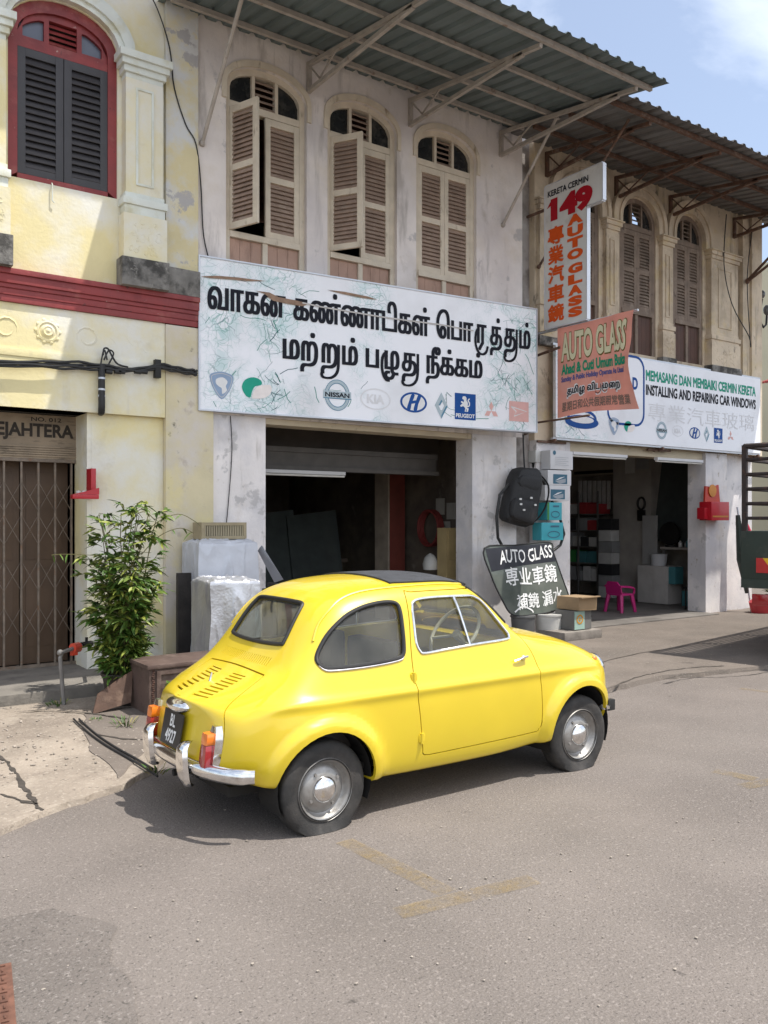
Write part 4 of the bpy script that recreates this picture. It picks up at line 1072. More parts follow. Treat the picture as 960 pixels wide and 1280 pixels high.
    # drip rail and roof seam
    for s in (-1, 1):
        t = CB(); xs = [(.02, .92), (.07, 1.0), (.14, 1.065), (.22, 1.115), (.32, 1.145), (.45, 1.16), (.65, 1.168), (.85, 1.170), (1.0, 1.166), (1.10, 1.155), (1.18, 1.118), (1.24, 1.065), (1.32, .975), (1.385, .895)]
        q = [on_side(p.x, p.y, s, 0.002)[0] for p in spline([Vector(a) for a in xs], 4)]
        t.tube(q, .0075, 6); t.build('drip_rail', paint, root)
    # bow at the front edge of the sunroof
    t = CB(); q = [on_top(1.125, -.36+.72*k/12, .012)[0] for k in range(13)]; t.tube(q, .009, 6); t.build('sunroof_bow', seal, roof_o)
    # handles, hinges
    t = CB()
    for s, par in ((-1, door_r),):
        p, nn = on_side(1.37, .727, s)
        c = p+nn*.022
        t.ball(p+nn*.008, .017, (1.2, .7, .9)); t.tube([c+Vector((.018, 0, .002)), c+Vector((-.02, -.004, 0)), c+Vector((-.06, -.003, -.010)), c+Vector((-.085, 0, -.014))], [.010, .010, .008, .005], 8, flat=.8)
        t.build('door_handle', chrome, par)
    for z in (.700, .375):
        t = CB()
        x0 = .556 if z > .5 else .596
        p, nn = on_side(x0, z, -1); t.cyl(p+Vector((-.002, -.004, -.028)), p+Vector((-.002, -.004, .028)), .011, n=10); t.box(p+Vector((-.02, -.006, -.02)), p+Vector((.018, .01, .02)), .004)
        t.build('door_hinge', paint, root)
    # tail lights: chrome backing, red and amber lenses
    for s in (-1, 1):
        def prof(z): return .022+.010*math.sin(math.pi*min(1, max(0, (z-.34)/.18)))
        base = []
        mbase, mred, mamb = CB(), CB(), CB()
        def block(mb, z0, z1, w, dep, dy, tw=1.0):
            N_ = 6; sec = []
            for k in range(N_+1):
                z = z0+(z1-z0)*k/N_
                p, nn = on_rear(s*.372, z); cx = p.x
                ww = w*(1-(1-tw)*abs(2*k/N_-1)**3)
                sec.append([Vector((cx-dep+.004, s*.372+dy-ww, z)), Vector((cx-dep, s*.372+dy, z)), Vector((cx-dep+.004, s*.372+dy+ww, z)), Vector((cx+.03, s*.372+dy+ww*1.1, z)), Vector((cx+.03, s*.372+dy-ww*1.1, z))])
            V = [[mb.bm.verts.new(q) for q in r_] for r_ in sec]
            for A, B in zip(V, V[1:]):
                for k in range(5): mb._f((A[k], A[(k+1) % 5], B[(k+1) % 5], B[k]))
            mb._f(V[0]); mb._f(V[-1])
            mb.bevel(.004, 2, 30)
        block(mbase, .335, .540, .040, .022, s*.012, .55)
        block(mred, .348, .452, .034, .058, 0, .8)
        block(mamb, .454, .508, .034, .058, 0, .85)
        tl = mbase.build('tail_light', chrome, root); mred.build('red_lens', redl, tl); mamb.build('amber_lens', amber, tl)
    # number plate on the lid with its lamp cover
    a, na = on_rear(0, .545); c_, nc = on_rear(0, .385)
    up = (a-c_).normalized(); pc = (a+c_)/2+Vector((-.020, 0, -.004))
    u = Vector((0, -1, 0)); nn = u.cross(up).normalized()
    hw, hh = .125, .088
    mb = CB(); fr0 = [pc+u*x*hw+up*y*hh for x, y in ((-1, -1), (1, -1), (1, 1), (-1, 1))]
    mb.prism(fr0, nn*.006)
    pl = mb.build('number_plate', plate_m, root)
    fr = Plane2(pc+nn*.006, u, up)
    mb = CB(); put_text(mb, fr, fit_text(flat_text('BL', .02), -.030, .010, .038, .072), .0012); put_text(mb, fr, fit_text(flat_text('4927', .03), -.068, -.072, .068, -.004), .0012)
    mb.build('plate_characters', white, pl, smooth=0)
    mb = CB(); cpt = on_rear(0, .585)[0]
    mb.ball(cpt+Vector((.005, 0, -.004)), .1, (.58, 1.28, .40), 24); 
    mb.build('plate_lamp', chrome, root)
    mb = CB(); p, n_ = on_rear(0, .690)
    mb.tube([p+n_*.004+Vector((-.0, .0, .035)), p+n_*.016, p+n_*.014+Vector((-.01, 0, -.03)), p+n_*.004+Vector((-.02, 0, -.045))], [.004, .008, .007, .004], 8)
    mb.build('lid_handle', chrome, lid_o)
    # rear bumper with two overriders
    mb = CB()
    path = spline([Vector((-.375, -.605, .325)), Vector((-.455, -.545, .325)), Vector((-.525, -.40, .325)), Vector((-.558, -.2, .325)), Vector((-.567, 0, .325)), Vector((-.558, .2, .325)), Vector((-.525, .40, .325)), Vector((-.455, .545, .325)), Vector((-.375, .605, .325))], 5)
    rings = []
    sec = [(-.010, -.038), (.006, -.034), (.016, -.018), (.019, 0), (.016, .018), (.006, .034), (-.010, .038), (-.016, 0)]
    for i, p in enumerate(path):
        t_ = path[min(i+1, len(path)-1)]-path[max(i-1, 0)]; t_.normalize(); nrm_ = t_.cross(UP)*-1
        if nrm_.x > 0 and abs(p.y) < .5: nrm_ = -nrm_
        nrm_ = Vector((-t_.y, t_.x, 0)).normalized()
        if nrm_.dot(Vector((p.x-.6, p.y, 0))) < 0: nrm_ = -nrm_
        e = 1.0 if 2 < i < len(path)-3 else .9
        rings.append([mb.bm.verts.new(p+nrm_*q*e+UP*z*e) for q, z in sec])
    for A, B in zip(rings, rings[1:]):
        for k in range(len(sec)): mb._f((A[k], A[(k+1) % len(sec)], B[(k+1) % len(sec)], B[k]))
    mb._f(rings[0]); mb._f(rings[-1])
    bp = mb.build('rear_bumper', chrome, root, smooth=50)
    for s in (-1, 1):
        mb = CB(); sec2 = []
        for z, w, dx in ((.225, .026, .0), (.236, .042, -.014), (.27, .051, -.026), (.33, .053, -.034), (.385, .050, -.036), (.412, .043, -.033), (.434, .031, -.022), (.447, .016, -.004)):
            xx = -.572+dx
            sec2.append([mb.bm.verts.new((xx+.030, s*.235+w, z)), mb.bm.verts.new((xx+.006, s*.235+w*.85, z)), mb.bm.verts.new((xx, s*.235, z)), mb.bm.verts.new((xx+.006, s*.235-w*.85, z)), mb.bm.verts.new((xx+.030, s*.235-w, z)), mb.bm.verts.new((xx+.05, s*.235, z))])
        for A, B in zip(sec2, sec2[1:]):
            for k in range(6): mb._f((A[k], A[(k+1) % 6], B[(k+1) % 6], B[k]))
        mb._f(sec2[0]); mb._f(sec2[-1])
        mb.build('overrider', chrome, bp, smooth=50)
    # front: bumper, headlights, side repeater
    mb = CB(); path = spline([Vector((2.10, -.600, .345)), Vector((2.185, -.53, .345)), Vector((2.275, -.36, .345)), Vector((2.325, 0, .345)), Vector((2.275, .36, .345)), Vector((2.185, .53, .345)), Vector((2.10, .600, .345))], 5)
    mb.tube(path, .036, 8, flat=.5); mb.build('front_bumper', chrome, root, smooth=50)
    mb = CB(); mb.box((2.135, -.605, .315), (2.20, -.565, .385), .008); mb.build('bumper_end', seal, root)
    for s in (-1, 1):
        mb = CB(); mb.lathe([(.0, .050), (.05, .042), (.078, .018), (.088, .004), (.092, -.02), (.07, -.03)], (2.185, s*.435, .575), (1, 0, .08), 28)
        mb.build('headlight', chrome, root)
        p, n_ = on_side(2.045, .655, s)
        mb = CB(); mb.ball(p, .022, (1.0, .6, .75), 14); mb.build('side_repeater', amber, root)
    # wheel wells
    for c, xx in ((RA, 0), (FA, 1)):
        for s in (-1, 1):
            mb = CB(); pts = [(c.x+RR*math.cos(t), c.y+RR*math.sin(t)) for t in [R(-25+230*k/20) for k in range(21)]]
            for (x0, z0), (x1, z1) in zip(pts, pts[1:]): mb.face([(x0, s*.615, z0), (x1, s*.615, z1), (x1, s*.40, z1), (x0, s*.40, z0)])
            mb.face([(x, s*.40, z) for x, z in pts]); mb.build('wheel_well', dark, root, smooth=0)
    mb = CB(); mb.box((-.42, -.42, .19), (2.15, .42, .24)); mb.build('floor_pan', dark, root)
    # wheels: flat tyres, slotted steel rims, domed caps
    def wheel(cx, cz, s, R0, flat):
        yo = s*.632   # outer tyre face
        mb = CB()
        W_ = .128
        prof = [(.146, .0), (.155, -.004), (.175, .000), (.205, .004), (R0-.010, -.006), (R0-.002, -.018), (R0, -.035), (R0+.001, -.064), (R0, -.093), (R0-.002, -.110), (R0-.010, -.122), (.205, -.132), (.155, -.124), (.146, -.12)]
        # tread grooves
        mb.lathe(prof, (cx, yo, cz), (0, s, 0), 72)
        for v in mb.bm.verts:
            d = cz-0.004
            dz = v.co.z-cz; rr = math.hypot(v.co.x-cx, dz)
            if v.co.z < flat+.065 and rr > .150:
                k = max(0, min(1, (flat+.065-v.co.z)/.09)); bul = k*k*.030
                side = 1 if (v.co.y-yo)*s > -.064 else -1
                v.co.y += s*side*bul*(1 if rr < R0-.004 else .6)
                v.co.x += (v.co.x-cx)*.05*k
            if v.co.z < flat: v.co.z = flat+(v.co.z-flat)*.02
        ty = mb.build('tyre', rubber, wp, smooth=40)
        mb = CB()
        mb.lathe([(.154, .004), (.157, -.002), (.151, -.008), (.144, -.010), (.135, -.024), (.129, -.038), (.122, -.042), (.115, -.033), (.100, -.024), (.084, -.017), (.077, -.015), (.06, -.014), (.0, -.014)], (cx, yo, cz), (0, s, 0), 56)
        mb.build('rim', alu, wp, smooth=40)
        mb = CB(); mb.lathe([(.0, .018), (.02, .017), (.045, .010), (.060, .0), (.066, -.010), (.066, -.018)], (cx, yo, cz), (0, s, 0), 32)
        mb.build('hubcap', chrome, wp, smooth=40)
        for k in range(4):
            mb = CB(); t = R(45+90*k-12); q = Vector((cx+.090*math.cos(t), yo, cz+.090*math.sin(t)))
            mb.cyl(q+Vector((0, s*-.022, 0)), q+Vector((0, s*-.010, 0)), .010, .008, 6)
            mb.build('wheel_nut', alu, wp)
    for cx, cz, R0 in ((0.0, .206, .240), (1.84, .212, .240)):
        for s in (-1, 1):
            wp = bpy.data.objects.new('wheel', None); COL.objects.link(wp); wp.parent = root
            wheel(cx, cz, s, R0, .003)
    # cabin: seats, rear bench, dash, steering wheel, floor
    mb = CB()
    for y in (-.27, .27):
        mb.box((.55, y-.20, .34), (.98, y+.20, .46), .05)
        v0 = len(mb.bm.verts)
        mb.box((.47, y-.19, .44), (.58, y+.19, .88), .045)
    mb.build('front_seat', seatm, root)
    mb = CB(); mb.box((.02, -.48, .34), (.40, .48, .47), .05); mb.box((-.02, -.48, .46), (.08, .48, .74), .04); mb.build('rear_bench', seatm, root)
    mb = CB(); mb.box((1.25, -.50, .70), (1.40, .50, .83), .03); mb.build('dashboard', paint, root)
    mb = CB(); cc = Vector((1.13, -.27, .86)); ax = Vector((-.80, 0, .60)).normalized(); e1 = Vector((0, 1, 0)); e2 = ax.cross(e1)
    mb.tube([cc+(e1*math.cos(t)+e2*math.sin(t))*.185 for t in [2*math.pi*k/36 for k in range(36)]], .011, 8, True)
    for t in (R(20), R(160)): mb.tube([cc-ax*.03, cc+(e1*math.cos(t)+e2*math.sin(t))*.18], .009, 6)
    mb.cyl(cc-ax*.35, cc-ax*.01, .018, .03, 10)
    mb.build('steering_wheel', ivory, root)
    mb = CB(); mb.box((.0, -.55, .25), (1.42, .55, .28)); mb.build('cabin_floor', dark, root)
    # exhaust
    mb = CB(); mb.cyl((-.50, .10, .20), (-.30, .10, .21), .018, n=12); mb.box((-.40, -.30, .19), (-.25, .30, .26), .02); mb.build('exhaust', dark, root)
    bvh_src.free()
    return root
car = build_car()
# ================================================================== AWNINGS
def awning(name, label, x0, x1, yw, yo, zw, zo, sheet_m, steel, brackets, struts, purl, period=.19, tilt=0.0):
    t = thing(name, label, 'awning', (x0, yw, zw))
    mb = MB(); n = round((x1-x0)/period); period = (x1-x0)/n; prof = []
    for k in range(n):
        for f, h in ((0, 0), (.30, 0), (.42, .030), (.62, .030), (.74, 0)): prof.append((x0+(k+f)*period, h))
    prof.append((x0+n*period, 0))
    ny = 7
    def P(i, j, dz=0):
        x, h = prof[i]; v = j/ny; y = yw+(yo-yw)*v
        return Vector((x, y+(.012*math.sin(x*7.3) if j == ny else 0), zw+(zo-zw)*v+h+dz+.006*noise.noise(Vector((x*.8, y*.9, 3)))))
    for dz in (0, .0016):
        V = [[mb.bm.verts.new(P(i, j, dz)) for j in range(ny+1)] for i in range(len(prof))]
        for i in range(len(prof)-1):
            for j in range(ny): mb._f((V[i][j], V[i+1][j], V[i+1][j+1], V[i][j+1]))
    mb.build('roof_sheet', sheet_m, t, smooth=20)
    sl = (zo-zw)/(yo-yw)
    def zat(y): return zw+sl*(y-yw)
    for y in purl:
        mb = MB(); z = zat(y)-.034; mb.box((x0+.05, y-.020, z-.025), (x1-.06, y+.020, z+.025)); mb.build('purlin', steel, t)
    for bx in brackets:
        mb = MB(); yt = purl[-1]+.02; b = .042
        mb.box((bx-.025, yw-.045, zw-.42), (bx+.025, yw-.005, zw-.085))
        mb.bar((bx, yw-.02, zw-.105), (bx, yt, zat(yt)-.085), b); mb.bar((bx, yw-.02, zw-.40), (bx, yt+.25, zat(yt+.25)-.10), b)
        m_ = yw-.62; mb.bar((bx, yw-.25, zw-.355), (bx, m_, zat(m_)-.09), .016); mb.bar((bx, yw-.06, zw-.15), (bx, yw-.25, zw-.355), .016)
        mb.build('bracket', steel, t)
    for a, b, r_ in struts:
        mb = MB(); mb.cyl(a, b, r_, n=8); mb.ball(a, r_*1.7, n=8); mb.build('strut', steel, t)
    return t
GSTEEL = mat('grey_primer_steel', (0.40, 0.36, 0.32), rough=0.6, metal=0.1, var=0.15, scale=10, stains=[((0.20, 0.12, 0.08), 9, 0.64, 0.05, 0.7)])
RSTEEL = mat('rusty_steel', (0.115, 0.065, 0.045), rough=0.8, metal=0.1, var=0.3, scale=12, bump=0.3, stains=[((0.26, 0.20, 0.16), 10, 0.60, 0.06, 0.6), ((0.18, 0.07, 0.03), 20, 0.60, 0.06, 0.6)])
TIN1 = mat('green_grey_sheet', (0.135, 0.172, 0.176), rough=0.5, metal=0.15, var=0.10, scale=3, stains=[((0.10, 0.12, 0.115), 2, 0.56, 0.08, 0.5, (6, .6, 1))])
TIN2 = mat('old_grey_sheet', (0.165, 0.165, 0.165), rough=0.6, metal=0.2, var=0.16, scale=3, stains=[((0.10, 0.085, 0.075), 2, 0.54, 0.09, 0.7, (6, .6, 1)), ((0.22, 0.13, 0.08), 4, 0.68, 0.04, 0.6)])
awning('awning', 'blue-grey corrugated awning on pale steel brackets over the white shophouse', 3.08, 7.98, 8.255, 5.84, 6.70, 6.33, TIN1, GSTEEL, (4.81, 6.22, 7.70),
       [(Vector((3.55, 8.24, 5.40)), Vector((3.57, 7.35, 6.47)), .020), (Vector((7.74, 8.24, 5.40)), Vector((7.77, 7.32, 6.46)), .020)], (8.02, 7.42, 6.78, 6.05))
awning('awning', 'older rusty corrugated awning over the beige shophouse, lower than its neighbour', 7.76, 14.3, 8.255, 6.33, 6.635, 6.36, TIN2, RSTEEL, (8.55, 9.98, 11.25, 12.95),
       [(Vector((8.36, 8.20, 4.95)), Vector((8.42, 6.75, 6.40)), .018), (Vector((13.15, 8.12, 5.52)), Vector((13.17, 6.95, 6.42)), .022), (Vector((13.15, 8.12, 5.50)), Vector((13.17, 6.45, 6.36)), .022)], (7.75, 7.15, 6.52))

# ================================================================== SIGNS
ALU = mat('aluminium_edge', (0.50, 0.52, 0.56), rough=0.4, metal=0.6, var=0.08, scale=6)
def sign_face(name, base, crackA, masks, seed=0.0):
    """printed vinyl with shattered-glass artwork: vein network where the masks (centre x, half width) are"""
    m = bpy.data.materials.new(name); m.use_nodes = True; MATS[name] = m; nt = m.node_tree; L = nt.links.new; p = nt.nodes['Principled BSDF']
    tc = N(nt, 'ShaderNodeTexCoord'); mp = N(nt, 'ShaderNodeMapping'); mp.inputs['Location'].default_value = (seed, 0, seed*.7); L(tc.outputs['Object'], mp.inputs[0])
    nz = N(nt, 'ShaderNodeTexNoise'); nz.inputs['Scale'].default_value = 3.0; nz.inputs['Detail'].default_value = 3; L(mp.outputs[0], nz.inputs['Vector'])
    ad = N(nt, 'ShaderNodeVectorMath', operation='MULTIPLY_ADD'); ad.inputs[1].default_value = (.35, .0, .35); L(nz.outputs['Color'], ad.inputs[0]); L(mp.outputs[0], ad.inputs[2])
    sep = N(nt, 'ShaderNodeSeparateXYZ'); L(tc.outputs['Object'], sep.inputs[0])
    def math_(op, a, b=None, c=None):
        n = N(nt, 'ShaderNodeMath', operation=op)
        for i, v in enumerate((a, b, c)):
            if v is None: continue
            if isinstance(v, (int, float)): n.inputs[i].default_value = v
            else: L(v, n.inputs[i])
        return n.outputs[0]
    mask = None
    for cx, hw in masks:
        d = math_('ABSOLUTE', math_('SUBTRACT', sep.outputs['X'], cx)); q = N(nt, 'ShaderNodeMapRange', interpolation_type='SMOOTHSTEP')
        q.inputs['From Min'].default_value = hw; q.inputs['From Max'].default_value = 0.0; L(d, q.inputs['Value'])
        mask = q.outputs[0] if mask is None else math_('MAXIMUM', mask, q.outputs[0])
    n2 = N(nt, 'ShaderNodeTexNoise'); n2.inputs['Scale'].default_value = 2.6; n2.inputs['Detail'].default_value = 5; L(mp.outputs[0], n2.inputs['Vector'])
    mr = N(nt, 'ShaderNodeMapRange'); mr.inputs['From Min'].default_value = .38; mr.inputs['From Max'].default_value = .62; L(n2.outputs['Fac'], mr.inputs['Value'])
    mk = math_('MULTIPLY', mask, mr.outputs[0])
    out = None
    col = N(nt, 'ShaderNodeMix', data_type='RGBA'); col.inputs[6].default_value = base+(1,); col.inputs[7].default_value = (0.36, 0.60, 0.60, 1)
    vr = N(nt, 'ShaderNodeTexVoronoi'); vr.inputs['Scale'].default_value = 11; L(ad.outputs[0], vr.inputs['Vector'])
    sc = N(nt, 'ShaderNodeSeparateColor'); L(vr.outputs['Color'], sc.inputs[0]); L(math_('MULTIPLY', math_('MULTIPLY', sc.outputs[0], mk), .75), col.inputs[0]); out = col.outputs[2]
    for scale, w, c_, amt in ((3.2, .012, (0.03, 0.10, 0.14), .95), (7.0, .022, (0.02, 0.20, 0.17), .95), (14.0, .05, (0.04, 0.30, 0.24), .8)):
        v = N(nt, 'ShaderNodeTexVoronoi', feature='DISTANCE_TO_EDGE'); v.inputs['Scale'].default_value = scale; L(ad.outputs[0], v.inputs['Vector'])
        q = N(nt, 'ShaderNodeMapRange'); q.inputs['From Min'].default_value = w; q.inputs['From Max'].default_value = 0; L(v.outputs['Distance'], q.inputs['Value'])
        mx = N(nt, 'ShaderNodeMix', data_type='RGBA'); mx.inputs[7].default_value = c_+(1,); L(out, mx.inputs[6])
        L(math_('MULTIPLY', math_('MULTIPLY', q.outputs[0], mk), amt), mx.inputs[0]); out = mx.outputs[2]
    n3 = N(nt, 'ShaderNodeTexNoise'); n3.inputs['Scale'].default_value = 1.3; n3.inputs['Detail'].default_value = 6; L(tc.outputs['Object'], n3.inputs['Vector'])
    mr = N(nt, 'ShaderNodeMapRange'); mr.inputs['From Min'].default_value = .5; mr.inputs['From Max'].default_value = .75; mr.inputs['To Max'].default_value = .35; L(n3.outputs['Fac'], mr.inputs['Value'])
    mx = N(nt, 'ShaderNodeMix', data_type='RGBA'); mx.inputs[7].default_value = (0.40, 0.39, 0.38, 1); L(mr.outputs[0], mx.inputs[0]); L(out, mx.inputs[6])
    L(mx.outputs[2], p.inputs['Base Color']); p.inputs['Roughness'].default_value = 0.45
    return m
def ink(name, c, r=.5): return mat('ink_'+name, c, rough=r, var=0.06, scale=12, spec=0.12)
K = ink('black', (0.012, 0.013, 0.020)); IG = ink('green', (0.02, 0.30, 0.20)); IB = ink('blue', (0.015, 0.075, 0.28)); IGY = ink('grey', (0.50, 0.51, 0.53)); IW = ink('white', (0.72, 0.72, 0.72)); ITEAL = ink('steel_blue', (0.10, 0.23, 0.33))
IPK = ink('pale_red', (0.70, 0.42, 0.39)); IFA = ink('faint_grey', (0.70, 0.70, 0.715)); ISL = ink('silver', (0.42, 0.50, 0.54)); IPEA = ink('faint_peach', (0.80, 0.74, 0.71)); ISB = ink('slate_blue', (0.27, 0.36, 0.50)); ITG = ink('teal_green', (0.025, 0.33, 0.23))

class Print:
    """flat printed marks on a sign; every emblem or line of writing becomes one mesh with a slot per ink"""
    def __init__(s, fr): s.fr = fr; s.g = []; s.new('lettering')
    def new(s, name): s.g.append([name, MB(), []])
    def mb(s, i):
        g = s.g[-1]
        if i.name not in [k.name for k in g[2]]: g[2].append(i)
        g[1].mi = [k.name for k in g[2]].index(i.name)
        return g[1]
    def poly(s, i, pts, h=.003, holes=()): put_poly(s.mb(i), s.fr, pts, h, holes)
    def ring(s, i, cx, cy, rx, ry, w, h=.003, rot=0):
        stroke(s.mb(i), s.fr, ell(cx, cy, rx, ry, 32, rot=rot), w, h, closed=True)
    def text(s, i, body, box, bold=.02, h=.004, **kw): put_text(s.mb(i), s.fr, fit_text(flat_text(body, bold, **kw), *box), h)
    def done(s, parent, names=None):
        for name, mb, inks in s.g:
            if inks: mb.build(name, inks, parent, smooth=0)
            else: mb.bm.free()
def logo_shield(p, cx, cy, r):
    o = [(-1, .75), (-.5, 1.0), (0, 1.08), (.5, 1.0), (1, .75), (.92, .1), (.55, -.65), (0, -1.2), (-.55, -.65), (-.92, .1)]
    p.poly(ISB, spline([(cx+x*r, cy+y*r) for x, y in o], 3, True), .003); q = [(cx+x*r*.86, cy+y*r*.86) for x, y in o]; stroke(p.mb(IGY), p.fr, spline(q, 3, True), r*.06, .0036, closed=True)
    p.poly(IW, spline([(cx+x*r, cy+y*r) for x, y in ((-.45, .45), (.1, .62), (.5, .3), (.35, -.1), (.45, -.45), (.05, -.75), (.0, -.3), (-.25, -.15), (-.5, .1))], 3, True), .0042)
def logo_twin(p, cx, cy, r):
    p.poly(ITG, spline([(cx+x*r, cy+y*r) for x, y in ((-1, .0), (-.75, .55), (-.1, .8), (.5, .62), (.55, .28), (.05, .12), (-.18, -.25), (-.35, -.75), (-.75, -.55))], 4, True), .003)
    p.poly(IPEA, spline([(cx+x*r, cy+y*r) for x, y in ((.1, .0), (.65, .25), (1.3, .3), (1.35, -.2), (.9, -.65), (.1, -.8), (-.2, -.7))], 4, True), .0036)
def logo_ringbar(p, cx, cy, r, txt=True):
    p.ring(ISL, cx, cy, r*.82, r*.92, r*.22, .003); p.ring(ITEAL, cx, cy, r*.70, r*.80, r*.05, .0036); p.ring(ITEAL, cx, cy, r*.93, r*1.03, r*.04, .0036)
    p.poly(ISL, [(cx-r*1.05, cy-r*.26), (cx+r*1.05, cy-r*.26), (cx+r*1.05, cy+r*.26), (cx-r*1.05, cy+r*.26)], .0042)
    p.poly(ITEAL, [(cx-r*1.05, cy-r*.26), (cx+r*1.05, cy-r*.26), (cx+r*1.05, cy-r*.20), (cx-r*1.05, cy-r*.20)], .0046); 
    p.text(K, 'NISSAN', (cx-r*.92, cy-r*.15, cx+r*.92, cy+r*.17), .04, .005)
def logo_oval(p, cx, cy, r):
    p.ring(IFA, cx, cy, r*1.2, r*.72, r*.09, .003); p.text(IFA, 'KIA', (cx-r*.72, cy-r*.33, cx+r*.72, cy+r*.33), .04, .0036)
def logo_slant(p, cx, cy, r):
    p.poly(IB, ell(cx, cy, r*1.12, r*.72, 36), .003); p.poly(IW, ell(cx, cy, r*.95, r*.58, 36), .0036)
    for sx in (-1, 1): p.poly(IB, spline([(cx+sx*r*.28+x*r, cy+y*r) for x, y in ((-.30, -.52), (-.02, -.56), (.10, -.1), (.36, .50), (.10, .56), (-.10, .1))], 3, True), .0042)
    p.poly(IB, [(cx-r*.42, cy-r*.16), (cx+r*.40, cy+.0*r), (cx+r*.44, cy+r*.20), (cx-r*.38, cy+r*.06)], .0044)
def logo_diamond(p, cx, cy, r):
    o = [(0, 1.05), (.62, 0), (0, -1.05), (-.62, 0)]; i_ = [(0, .48), (.27, 0), (0, -.48), (-.27, 0)]
    p.poly(ISL, [(cx+x*r, cy+y*r) for x, y in o], .003, [[(cx+x*r, cy+y*r) for x, y in i_]])
    p.poly(ITEAL, [(cx+x*r, cy+y*r) for x, y in ((0, -1.05), (.62, 0), (.45, 0), (0, -.76))], .0036); p.poly(ITEAL, [(cx+x*r, cy+y*r) for x, y in ((-.27, 0), (0, .48), (.09, .34), (-.12, 0))], .0036)
def logo_square(p, cx, cy, r, txt=True):
    p.poly(IB, [(cx-r, cy-r*1.05), (cx+r, cy-r*1.05), (cx+r, cy+r), (cx-r, cy+r)], .003)
    body = [(-.05, -.42), (-.02, -.12), (-.22, .02), (-.42, -.08), (-.50, .04), (-.28, .20), (-.44, .30), (-.36, .40), (-.14, .30), (-.14, .50), (-.30, .58), (-.24, .76), (-.02, .80), (.12, .66), (.10, .48), (.24, .30), (.22, .05), (.14, -.08), (.32, -.16), (.24, -.42), (.10, -.42), (.14, -.25), (.04, -.2), (.06, -.42)]
    p.poly(IW, [(cx+x*r, cy+y*r) for x, y in body], .0036); stroke(p.mb(IW), p.fr, spline([(cx+x*r, cy+y*r) for x, y in ((.14, -.02), (.36, .06), (.38, .30), (.26, .46), (.40, .62))], 4), r*.10, .0038)
    if txt: p.text(IW, 'PEUGEOT', (cx-r*.9, cy-r*.90, cx+r*.9, cy-r*.58), .035, .004)
def logo_three(p, cx, cy, r):
    for t in (90, 210, 330):
        a = Vector((math.cos(R(t)), math.sin(R(t)))); b = Vector((-a.y, a.x)); p.poly(IPK, [Vector((cx, cy)), Vector((cx, cy))+a*r*.52+b*r*.30, Vector((cx, cy))+a*r*1.04, Vector((cx, cy))+a*r*.52-b*r*.30], .003)
def logo_flag(p, cx, cy, r):
    p.poly(IPK, [(cx-r*1.25, cy-r), (cx+r*1.25, cy-r), (cx+r*1.25, cy+r), (cx-r*1.25, cy+r)], .003)
    stroke(p.mb(IW), p.fr, [(cx-r*1.0, cy+r*.45), (cx-r*.35, cy-r*.02), (cx-r*.62, cy-r*.5), (cx+r*1.0, cy+r*.05), (cx-r*1.0, cy+r*.45)], r*.12, .0036)

# ---- large board over the garage bay
A, B = Vector((3.49, 8.20, 2.655)), Vector((7.92, 7.80, 2.655)); SW, SH = (B-A).length, 1.585
sg = thing('signboard', 'long white signboard with black Tamil lettering, torn strips and car maker emblems above the bay', 'sign', A)
fr = Plane2(A, B-A, UP)
VINYL = sign_face('shattered_glass_print', (0.84, 0.85, 0.89), None, ((0.82, .62), (.25, .40), (4.15, 1.05), (2.0, .35)))
def slab(mb, fr, u0, v0, u1, v1, h0, h1): mb.prism([fr.p(u0, v0, h0), fr.p(u1, v0, h0), fr.p(u1, v1, h0), fr.p(u0, v1, h0)], fr.n*(h1-h0)); return mb
mb = MB(); slab(mb, fr, .015, .015, SW-.015, SH-.015, -.10, 0); mb.build('panel', VINYL, sg)
mb = MB()
for q in ((0, 0, SW, .015), (0, SH-.015, SW, SH), (0, .015, .015, SH-.015), (SW-.015, .015, SW, SH-.015)): slab(mb, fr, *q, -.12, .012)
mb.build('edge_frame', ALU, sg)
pr = Print(fr)
def lig(res, x, kind, base_x1, copies, hs):
    """strokes that turn a letter into its -u form (em units, x = left of the letter)"""
    S_ = {'tu': [(.06, -.28), (.02, -.36), (.14, -.44), (.48, -.43), (.74, -.30), (.84, -.05), (.85, .56)],
          'ru': [(.04, .42), (-.08, .30), (-.13, .06), (-.05, -.16), (.14, -.31), (.40, -.33), (.60, -.24), (.68, -.08)],
          'zu': [(.04, .48), (-.09, .34), (-.13, .05), (-.05, -.20), (.10, -.34), (.24, -.36)]}[kind]
    out = []
    P = spline(S_, 5); w = .06
    for c in range(copies):
        sh = hs*(c/(copies-1)-.5) if copies > 1 else 0; L_, R_ = [], []
        for i in range(len(P)):
            t = P[min(i+1, len(P)-1)]-P[max(0, i-1)]; t.normalize(); nn = Vector((-t.y, t.x))*w/2
            L_.append(P[i]+nn); R_.append(P[i]-nn)
        sc = .75
        out.append(([Vector((x+p.x*sc+sh, p.y)) for p in L_+R_], [q for i in range(len(P)-1) for q in ((i, i+1, len(P)+i), (i+1, len(P)+i+1, len(P)+i))], c))
    return out
def tamil(parts, hs=.062, copies=5, bold=.008, sx=.75, gap=.085):
    x = 0; res = []
    for p_ in parts:
        if p_ == ' ': x += .20; continue
        ch, kind = (p_, None) if isinstance(p_, str) else p_
        if kind in ('ru', 'zu'): x += .10
        g = flat_text(ch, bold, hs, copies, scale_x=sx); xs = [q.x for P, _, _ in g for q in P]; a, b = min(xs), max(xs)
        res += [([Vector((q.x-a+x, q.y)) for q in P], t, k) for P, t, k in g]
        w = b-a
        if kind: res += lig(res, x+.02, kind, b, copies, hs); w = max(w, .70 if kind == 'tu' else .56)
        x += w+gap
    return res
